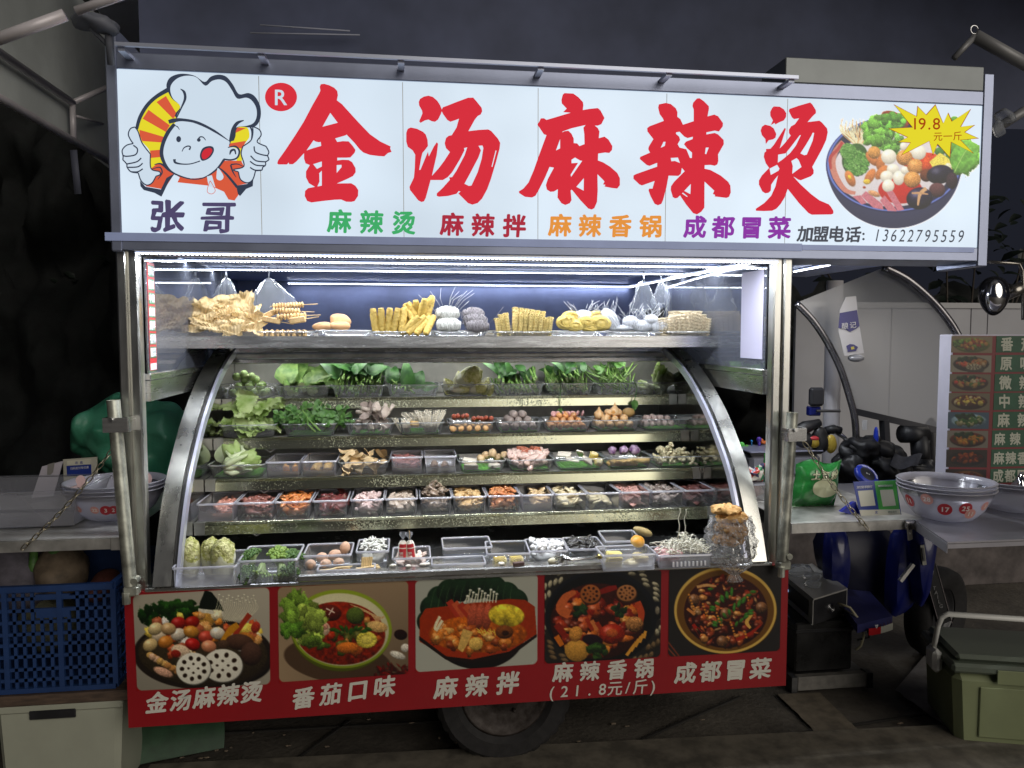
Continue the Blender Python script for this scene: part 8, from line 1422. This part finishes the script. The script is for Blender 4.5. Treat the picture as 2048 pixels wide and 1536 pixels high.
D0 = .30+DY; b = MB(); b.tube([fc+nn_*.02+Vector((.02, 0, .03)), *[I(a, c, D0) for a, c in ((1700, 1215), (1722, 1245), (1728, 1270), (1722, 1292), (1712, 1300))]], .006, 8); gobj(b, 'power_cable', mat('cream_cable', (.36, .33, .22), .5), True, label='cream cable looping out of the inverter towards the ground', cat='cable'); b = MB(); b.tube([fc+nn_*.02+Vector((.03, 0, .01)), *[I(a, c, D0) for a, c in ((1705, 1228), (1735, 1255), (1738, 1275), (1715, 1280))]], .005, 8); gobj(b, 'power_cable', BLACKP, True, label='black cable looping from the inverter beside the cream one', cat='cable')
t = empty('battery_box', tuple(atz(1650, 1345, .0)), 0, 'black plastic covered battery box under the inverter', 'box'); b = MB(); zbx = P0.z-.004; D3 = .34+DY; b.box(AX(1600, D3), AX(1716, D3), D3, D3+.4, AZ(1650, 1342, D3), zbx, bev=.008); gobj(b, 'case', mat('glossy_black_cover', (.02, .02, .02), .2, var=.3, vscale=10, bump=.8, bscale=14), parent=t); b = MB(); b.box(AX(1599, D3), AX(1717, D3), D3-.006, D3+.41, zbx-.05, zbx-.035, bev=.003); gobj(b, 'lid_edge', BLACKP, parent=t)
t = empty('step_plate', tuple(atz(1680, 1380, 0)), 0, 'dull grey steel step bar below the battery box', 'step'); b = MB(); D0 = .30+DY; b.box(AX(1607, D0), AX(1748, D0), D0, D0+.04, AZ(1680, 1377, D0), AZ(1680, 1350, D0), bev=.003); gobj(b, 'bar', mat('dull_bar', (.20, .19, .17), .6, .2, var=.2), parent=t); b = MB(); b.box(AX(1600, D0), AX(1755, D0), D0+.041, D0+.5, AZ(1680, 1352, D0)-.012, AZ(1680, 1352, D0)-.002, bev=.003); b.box(AX(1595, D0), AX(1607, D0)-.002, D0, D0+.06, 0, AZ(1680, 1350, D0)); b.box(AX(1748, D0)+.002, AX(1760, D0), D0, D0+.06, 0, AZ(1680, 1350, D0)); gobj(b, 'plate', DSTEEL, parent=t)
# cooler with a white carrying handle
cf = atz(1925, 1490, 0); cyf = float(cf[1]); x0 = AX(1925, cyf); zt2 = AZ(1925, 1345, cyf); ztop = AZ(1960, 1290, cyf+.1)
t = empty('cool_box', (x0, cyf, 0), 0, 'grey green cool box with a white carrying handle at the lower right', 'cool box'); KG = mat('sage_plastic', (.22, .25, .13), .45, var=.06, vscale=4); KD = mat('sage_lid', (.10, .12, .09), .5)
b = MB(); b.box(x0, x0+.62, cyf, cyf+.36, .0, zt2, bev=.03); b.v = [(x0+.31+(x-x0-.31)*(.93+.07*z/zt2), y, z) for x, y, z in b.v]; gobj(b, 'tub', KG, parent=t); b = MB(); b.box(x0-.012, x0+.632, cyf-.012, cyf+.372, zt2+.002, zt2+.045, bev=.012); b.box(x0+.01, x0+.61, cyf+.01, cyf+.35, zt2+.045, zt2+.075, bev=.025); gobj(b, 'lid', KD, parent=t); b = MB(); b.box(x0+.10, x0+.55, cyf-.008, cyf-.001, .05, zt2-.05, bev=.004); b.box(x0+.16, x0+.62, cyf-.018, cyf-.013, zt2-.03, zt2+.03, bev=.002); gobj(b, 'front_panel', KG, parent=t)
WH = mat('handle_white', (.72, .72, .68), .4); hz = AZ(1900, 1236, cyf+.05); hx = AX(1897, cyf+.05); b = MB(); b.tube([(hx, cyf+.17, zt2+.02), (hx-.0, cyf+.12, hz-.06), (hx+.006, cyf+.10, hz-.015), (hx+.03, cyf+.10, hz), (hx+.7, cyf+.10, hz-.012)], [.011, .011, .012, .012, .012], 10); gobj(b, 'handle', WH, True, parent=t); b = MB(); b.box(hx-.022, hx+.020, cyf+.10, cyf+.20, zt2-.05, zt2+.05, bev=.015); gobj(b, 'hinge_block', WH, parent=t)
t.rotation_euler = (0, 0, math.radians(-17))
# ---------------------------------------------------------------- left side
t = empty('folding_table', (-.4, .3, TL), 0, 'brushed steel fold-down table left of the cart, under clear tubs and bowls', 'table'); b = MB(); b.box(-1.2, AX(236, 0), 0, .8, TL-.004, TL, bev=.0015); b.box(-1.2, AX(216, 0), -.003, .001, TL-.042, TL-.004); b.box(AX(216, 0), AX(236, 0), -.008, .001, TL-.046, TL+.002, bev=.002); gobj(b, 'tabletop', STEELD, parent=t)
onL = lambda px, py: atz(px, py, TL)
p = onL(80, 1062); ly = float(p[1]); b = MB(); lw = .34; x1 = AX(152, ly); zt = AZ(100, 985, ly)
t = empty('clear_tub', (x1-.35, ly+.2, TL), 0, 'large wide clear plastic tub on the left table at the photo edge', 'tub'); b = MB(); X0, X1, Yb, Yf = x1-.62, x1, ly+.36, ly; h_ = zt-TL; pr_l = []
for k, (ins, z) in enumerate(((.05, .002), (.03, .01), (.006, h_-.004), (0, h_-.002), (0, h_+.003), (.008, h_+.003))): pr_l.append([(X0+ins, Yf+ins, TL+z), (X1-ins, Yf+ins, TL+z), (X1-ins, Yb-ins, TL+z), (X0+ins, Yb-ins, TL+z)])
vs = [q for l in pr_l for q in l]; b.add(vs, [(0, 1, 2, 3)]+[(i*4+k, i*4+(k+1) % 4, i*4+4+(k+1) % 4, i*4+4+k) for i in range(5) for k in range(4)]); gobj(b, 'tub', FROST, parent=t, auto=30)
t = empty('card_holder', tuple(onL(110, 1010)), 0, 'blank white upright card holder leaning behind the clear tub', 'card holder'); cy_ = float(onL(110, 1010)[1])+.12; slab3([(84, 933), (126, 922), (106, 992), (63, 996)], cy_, .006, 'card', mat('lilac_white', (.42, .39, .43), .5), t); slab3([(95, 929), (109, 925), (106, 944), (101, 950), (94, 950)], cy_-.003, .002, 'notch', mat('notch_grey', (.2, .19, .17), .5), t)
t = empty('payment_card', tuple(onL(160, 1005)), 0, 'small white framed payment card with a blue header behind the left bowls', 'sign'); cy_ = float(onL(160, 1005)[1])+.14; slab3([(126, 919), (194, 914), (196, 985), (128, 988)], cy_, .006, 'card', mat('card_cream', (.46, .44, .36), .5), t); slab3([(133, 932), (182, 929), (183, 950), (134, 953)], cy_-.003, .002, 'header', BL, t); slab3([(134, 922), (181, 918), (181, 928), (134, 931)], cy_-.003, .002, 'title_field', IV, t)
q_ = text('lettering', '收款', (153, 925.5), (163, 925), 6, BL, t, cy_-.004, .01); q_.location = [-v for v in t.location]; q_ = text('lettering', '扫码支付有优惠', (143, 937), (175, 934.5), 5.4, IVT, t, cy_-.004, .01); q_.location = [-v for v in t.location]
p = onL(215, 1055); ly = float(p[1])+.15; R1 = (AX(325, ly)-AX(130, ly))/2; cxl = (AX(325, ly)+AX(130, ly))/2; Hl = AZ(215, 990, ly-.1)-TL; va = math.degrees(math.atan2(CAM[1]-ly, CAM[0]-cxl)); dgl = lambda px: va+math.degrees(math.asin(max(-.97, min(.97, (px-228)/98))))
bowls(cxl, ly, TL, R1, Hl*1.15, 3, 'stack of clear bowls with red number 3 sticker on the left table', [(dgl(206), .50, .020, '3', STR, 0), (dgl(222), .50, .018, '2', STR, 0), (dgl(183), .52, .016, '22', STP, 0), (dgl(150), .52, .014, '9', STP, 0)])
for (px, py, lb) in ((161, 963, 'left pink oval sticker inside the bowl stack'), (294, 958, 'right pink oval sticker inside the bowl stack, beyond the post')): b = MB(); c_ = at(px, py, ly+.05); b.lathe([(0, 0), (.019, 0)], 20, (0, 0, 0)); o_ = b.build('round_sticker', STQ, None, False, tuple(c_), (1.45, 0, 0), ); o_.scale = (1, 1.3, 1); tag(o_, lb, 'sticker', 'pink inner stickers')
# chains holding the side tables
def chain(a, b_, n, label, lk=.021, sag=.02):
    t = empty('chain', tuple(a), 0, label, 'chain', 'chains of the side tables'); a = Vector(a); b_ = Vector(b_); d = (b_-a)/n; me = {}
    for k in range(n):
        c = a+d*(k+.5)+Vector((0, 0, -sag*math.sin(math.pi*(k+.5)/n))); u = d.normalized(); s_ = u.orthogonal().normalized(); 
        if k % 2: s_ = u.cross(s_)
        key = k % 2
        if key not in me:
            m_ = MB(); L2 = d.length*.62; pts = [u*(L2*math.cos(q))+s_*(L2*.42*math.sin(q)) for q in [6.283*j/12 for j in range(12)]]; m_.tube(pts, .0022, 5, closed=True); me[key] = m_.mesh('link', mat('chain_metal', (.42, .38, .28), .35, 1) if 'chain_metal' not in bpy.data.materials else bpy.data.materials['chain_metal'], True)
        link('link', me[key], t, tuple(c-a))
chain(at(44, 1098, -.03), at(226, 898, .0), 17, 'metal chain slanting from the left table up to the left post'); chain(at(1598, 868, .0), at(1738, 1060, -.02), 15, 'metal chain slanting from the right post down across the green packet to the table edge')
# green sheet bundle behind the left post
m = leafmat('green_sheet', (.05, .28, .16), (.11, .40, .25), ts=4, rough=.3); gb = Vector(at(290, 880, 1.0)); b = MB(); b.blob((0, 0, 0), (.30, .22, .21), 72, 48, .30, 4.5); b.v = [(x, y-.10*abs(mnoise.noise(Vector((x*9, y*4, z*7))))-.02*mnoise.noise(Vector((x*26, y*9, z*18))), max(z, -.17)+.03*mnoise.noise(Vector((x*9, y*9, z*12)))) for x, y, z in b.v]; tag(b.build('tarpaulin_bundle', m, None, True, tuple(gb)), 'large bundle of green plastic sheet behind the left post', 'tarpaulin')
b = MB(); p_ = at(308, 926, .9); b.tube([(p_[0]-.05, p_[1], p_[2]), (p_[0], p_[1], p_[2]), (p_[0]+.03, p_[1], p_[2]+.002)], [.004, .013, .010], 10); gobj(b, 'bottle_cap', mat('lilac_cap', (.3, .3, .42), .4), True, label='small pale nozzle lying against the green bundle', cat='nozzle')
b = MB(); c_ = at(290, 1000, 1.0); b.box(c_[0]-.45, c_[0]+.25, .92, 1.25, .0, AZ(290, 955, 1.0), bev=.02); tag(b.build('storage_cabinet', mat('dark_cabinet', (.025, .025, .03), .5)), 'dark cabinet under the green bundle, seen between post and case', 'cabinet')
# blue crate
cy0 = .10; cx1 = AX(216, cy0); cx0 = cx1-.74; cz1 = AZ(110, 1170, cy0); cz0 = AZ(110, 1383, cy0); CB = mat('blue_crate', (.014, .04, .13), .45, var=.12, vscale=8)
t = empty('blue_crate', ((cx0+cx1)/2, cy0, cz0), 0, 'blue plastic crate with slotted sides and a grip hole under the left table', 'crate')
b = MB(); b.box(cx0, cx1, cy0+.004, cy0+.5, cz0, cz0+.012); b.box(cx0, cx0+.012, cy0+.004, cy0+.5, cz0, cz1); b.box(cx0, cx1, cy0+.49, cy0+.502, cz0, cz1); gobj(b, 'walls', CB, parent=t)
H_ = cz1-cz0; fx = lambda px: AX(px, cy0); fz_ = lambda py: AZ(110, py, cy0); hx0, hx1, hz0, hz1 = fx(66), fx(120), fz_(1216), fz_(1196)
def frontwall(b, X0, X1, yy, ax='x', hole=True):
    def bx_(a, c, z0, z1, d0=0, d1=.010):
        if ax == 'x': b.box(a, c, yy+d0, yy+d1, z0, z1)
        else: b.box(yy-d1, yy-d0, a, c, z0, z1)
    zr = [cz0+H_*k for k in (0, .03, .12, .22, .34, .45, .55, .66, .77, .88, .95, 1.0)]; bays = [X0+(X1-X0)*k/4 for k in range(5)] if ax == 'x' else [X0, (X0+X1)/2, X1]
    for z in zr[1:-1]: bx_(X0+.004, X1-.004, z-.006, z+.006)
    bx_(X0, X1, cz0, cz0+.018, -.004, .012); bx_(X0, X1, cz1-.022, cz1, -.006, .014)
    for x in bays: bx_(x-.009, x+.009, cz0+.018, cz1-.022, -.003, .011)
    return bays, zr, bx_
b = MB(); bays, zr, bx_ = frontwall(b, cx0, cx1, cy0)
for i in range(4):
    for k in range(1, 6):
        x = bays[i]+(bays[i+1]-bays[i])*k/6; 
        if bays[i]-.02 < hx0 < bays[i+1] and False: continue
        z1_ = cz1-.022 if not (hx0-.01 < x < hx1+.01) else hz0-.03; bx_(x-.0055, x+.0055, cz0+.018, z1_, 0, .008)
bx_(hx0-.012, hx1+.012, hz0-.035, hz0, -.001, .010); bx_(hx0-.012, hx1+.012, hz1, hz1+.014, -.001, .010); gobj(b, 'slotted_front', CB, parent=t)
b = MB(); _, _, bx_ = frontwall(b, cy0+.012, cy0+.49, cx1, 'y')
for k in range(1, 9): y_ = cy0+.012+.478*k/9; bx_(y_-.005, y_+.005, cz0+.018, cz1-.022, 0, .008)
gobj(b, 'slotted_side', CB, parent=t)
for (px, py, rx, c_, nm, lb) in ((120, 1120, .09, (.16, .12, .08), 'cardboard_carton', 'torn brown carton standing in the blue crate'), (35, 1130, .13, (.10, .09, .11), 'grey_sack', 'dark grey sack rising at the left of the blue crate'), (95, 1240, .10, (.10, .10, .06), 'vegetable_sack', 'pale bundle seen through the slots of the blue crate'), (205, 1150, .05, (.12, .04, .03), 'red_net_bag', 'red net bag at the right end of the blue crate')):
    q0 = at(px, py, cy0+.25); b = MB(); b.blob((0, 0, 0), (rx, .12, rx*1.1), 18, 12, .35, 9); b.v = [(x, y, z) for x, y, z in b.v]; tag(b.build(nm, mat('sack_cloth', c_, .7, var=.3, vscale=18, bump=.5), None, True, (q0[0], q0[1], max(q0[2], cz0+.10) if py > 1200 else q0[2]-.04)), lb, 'sack' if 'carton' not in nm else 'carton')
b = MB(); b.tube([tuple(at(68, 1095, cy0+.2)), tuple(at(66, 1140, cy0+.2)), tuple(at(62, 1165, cy0+.2))], [.014, .018, .012], 8); b.tube([tuple(at(110, 1098, cy0+.22)), tuple(at(90, 1150, cy0+.22))], [.02, .014], 8); gobj(b, 'leek_stalks', MGREEN, True, label='green leek stalks sticking up from the blue crate', cat='vegetable', kind='stuff')
b = MB(); b.box(cx0-.05, cx1+.06, cy0-.02, cy0+.55, AZ(110, 1405, cy0), cz0-.002, bev=.004); tag(b.build('wooden_board', mat('brown_board', (.07, .045, .03), .7, var=.35, vscale=14, stretch=(1, 6, 6))), 'brown board lying between the blue crate and the pale bin', 'board')
t = empty('storage_bin', (cx0+.35, cy0+.1, 0), 0, 'pale grey green plastic storage bin with a dark grip slot at the lower left', 'bin'); bz = AZ(110, 1407, cy0-.01); BG = mat('pale_bin', (.32, .33, .26), .5, var=.06, vscale=4); X1 = AX(226, cy0-.01); X0 = AX(-34, cy0-.01)
b = MB(); b.box(X0, X1, cy0-.015, cy0+.45, 0, bz, bev=.02); b.v = [((X0+X1)/2+(x-(X0+X1)/2)*(.90+.10*z/bz), y, z) for x, y, z in b.v]; gobj(b, 'tub', BG, parent=t); b = MB(); b.box(AX(34, cy0-.03), AX(130, cy0-.03), cy0-.026, cy0-.019, AZ(80, 1441, cy0-.03), AZ(80, 1423, cy0-.03), bev=.003); gobj(b, 'grip_slot', BLACKP, parent=t); b = MB(); b.box(X0-.006, X1+.006, cy0-.022, cy0+.46, bz-.028, bz-.001, bev=.006); gobj(b, 'lid_rim', BG, parent=t)
t_ = MB(); t_.grid(lambda u, v: (AX(236, .35)+.36*u, .30+.1*u+.02*math.sin(v*9), .02+.5*v-.1*u*v), 10, 10); tag(t_.build('green_sheet', mat('dark_green_sheet', (.02, .055, .025), .6, var=.2), None, True), 'dark green sheet hanging beside the pale bin under the cart', 'sheet')
# ---------------------------------------------------------------- tent overhead
TF = plastic('tent_fabric', (.22, .24, .25), .96, .5, .0); TUB = mat('tent_tube', (.66, .62, .64), .4, .15, var=.1, vscale=6)
tent = empty('market_tent', (1.4, -.6, 0), 0, 'grey fabric market tent on thin steel tubes above and around the cart', 'tent'); TT = lambda b, n, m, s_=True: gobj(b, n, m, s_, parent=tent)
tz = 2.62; pB = [atz(px, py, tz) for px, py in ((0, 195), (150, 285), (245, 338))]; tx0 = float(np.mean([p[0] for p in pB])); yb = float(pB[2][1]); tzu = AZ(135, 205, float(atz(148, 282, tz)[1]))
ya = -2.4; b = MB(); b.tube([(tx0, ya, tz), (tx0, 3.2, tz)], .017, 10); TT(b, 'eave_tube', TUB); b = MB(); yj = float(atz(148, 282, tz)[1]); b.tube([(tx0, ya, tzu), (tx0, yj, tzu)], .016, 10); TT(b, 'upper_tube', TUB); b = MB(); b.tube([(tx0, yj, tzu), (tx0, yj, tz)], .014, 8); TT(b, 'strut', TUB)
b = MB(); b.tube([(tx0, yj, tzu), tuple(at(212, 176, yj+.15))], .013, 8); b.tube([(tx0+.02, yj, tzu-.06), tuple(at(206, 248, yj+.5))], .006, 8); TT(b, 'brace', TUB); b = MB(); b.bar(at(147, 300, yj), at(156, 388, yj), .03, .003, up=(0, 1, 0)); TT(b, 'strap', mat('grey_strap', (.14, .15, .2), .6)); b = MB(); q0 = at(40, 168, -.2); b.tube([(tx0, -.6, tz+.0), (tx0, -.6, tz+.05), (tx0+.02, -.6, tz+.065), (tx0+.035, -.6, tz+.04)], .004, 6); TT(b, 'hook', CHROME)
ry = -.55; a0, a1, a2 = at(-20, 84, ry), at(130, 30, ry), at(300, -28, ry); b = MB(); b.tube([tuple(a0), tuple(a1)], .016, 10); b.tube([tuple(at(152, 22, ry)), tuple(a2)], .012, 10); TT(b, 'rafter', TUB)
b = MB(); jc = at(200, 45, -.1); b.blob(tuple(jc), (.075, .05, .03), 24, 14, .7, 22); b.tube([tuple(at(180, 55, -.1)), tuple(at(225, 100, -.05))], .008, 8); b.tube([tuple(at(215, 40, -.1)), tuple(at(222, 130, -.05))], .012, 8); TT(b, 'joint_wrap', mat('dark_wrap', (.14, .15, .18), .6))
FAB = plastic('tent_cloth', (.62, .64, .68), .97, .6, .0); FABL = mat('valance_cloth', (.62, .66, .64), .7, var=.12, vscale=2.5, bump=.5, bscale=5)
b = MB(); b.grid(lambda u, v: (tx0-.05-.02*math.sin(v*9), ya+(3.2-ya)*v, tz+(tzu-tz+.55)*u+.02*math.sin(v*14+u*4)), 6, 40); TT(b, 'side_valance', FABL)
zr0 = tzu+.50; b = MB(); b.grid(lambda u, v: (tx0+(1.5-tx0)*u, -.9+4.5*v, zr0+.9*math.sin(u*1.57)+.05*math.sin(u*14+v*3)*(1-u)+.025*math.sin(v*20)), 20, 30); b.grid(lambda u, v: (1.5+(4.6-1.5)*u, -.9+4.5*v, zr0+.9*math.cos(u*1.57)+.05*math.sin(u*14+v*5)*u+.025*math.sin(v*20)), 20, 30); TT(b, 'roof_cloth', FAB)
b = MB(); b.grid(lambda u, v: (2.3+2.3*u, .9+.04*math.sin(u*20), AZ(1700, 190, .9)+1.4*v), 20, 8); TT(b, 'rear_cloth', FAB)
b = MB(); b.grid(lambda u, v: (-.05+4.8*u, .5+.02*math.sin(u*20), 2.7+1.2*v), 20, 8); TT(b, 'rear_cloth', mat('veil_blue_cloth', (.085, .10, .17), .7, var=.25, vscale=2, bump=.6, bscale=4))  # blue veil of glare put into the cloth colour
b = MB(); b.tube([tuple(at(1985, 262, .2)), tuple(at(2090, 196, .2))], .02, 10); b.tube([tuple(at(1950, 72, .0)), tuple(at(2090, 150, .0))], .025, 8); b.tube([tuple(at(1950, 72, .0)), tuple(at(1908, 116, .0))], .012, 8); TT(b, 'right_tube', mat('dim_tube', (.30, .30, .30), .45, .2)); b = MB(); b.tube([at(1948, 70, -.02)+np.array([.016*math.cos(a), 0, .016*math.sin(a)+.02]) for a in [6.283*k/14 for k in range(13)]], .003, 6); TT(b, 'ring', CHROME)
b = MB(); b.blob(tuple(at(2012, 232, .17)), (.045, .03, .03), 12, 8, .5, 30); b.blob(tuple(at(1998, 258, .17)), (.03, .01, .035), 10, 8, .5, 40); TT(b, 'tied_bag', FILM)
# folding rack above the sign
rk = empty('awning_rack', (1.2, -.12, 2.72), 0, 'thin pale metal awning rack with cross struts above the sign', 'rack'); RK = mat('rack_metal', (.50, .54, .66), .35, .6)
ry = -.10; b = MB(); b.bar(at(230, 88, ry), at(1596, 155, ry), .012, .012); gobj(b, 'front_rail', RK, parent=rk)
for px, py in ((240, 92), (521, 103), (802, 117), (1083, 131), (1340, 143), (1586, 156)):
    p = at(px, py, ry); b = MB(); b.bar((p[0], ry+.01, p[2]-.006), (p[0], .42, p[2]-.006), .022, .012); gobj(b, 'cross_strut', RK, parent=rk)
b = MB(); x0_, x1_ = AX(1000, .43), AX(240, .43); b.bar((x1_, .43, at(521, 103, ry)[2]-.0), (AX(1560, .43), .43, at(521, 103, ry)[2]-.0), .02, .02); gobj(b, 'rear_rail', RK, parent=rk)
b = MB(); b.tube([tuple(at(500, 66, .45)), tuple(at(720, 70, .45))], .003, 5); b.tube([tuple(at(520, 50, .45)), tuple(at(700, 62, .45))], .003, 5); TT(b, 'cord', mat('pale_cord', (.4, .42, .5), .6))
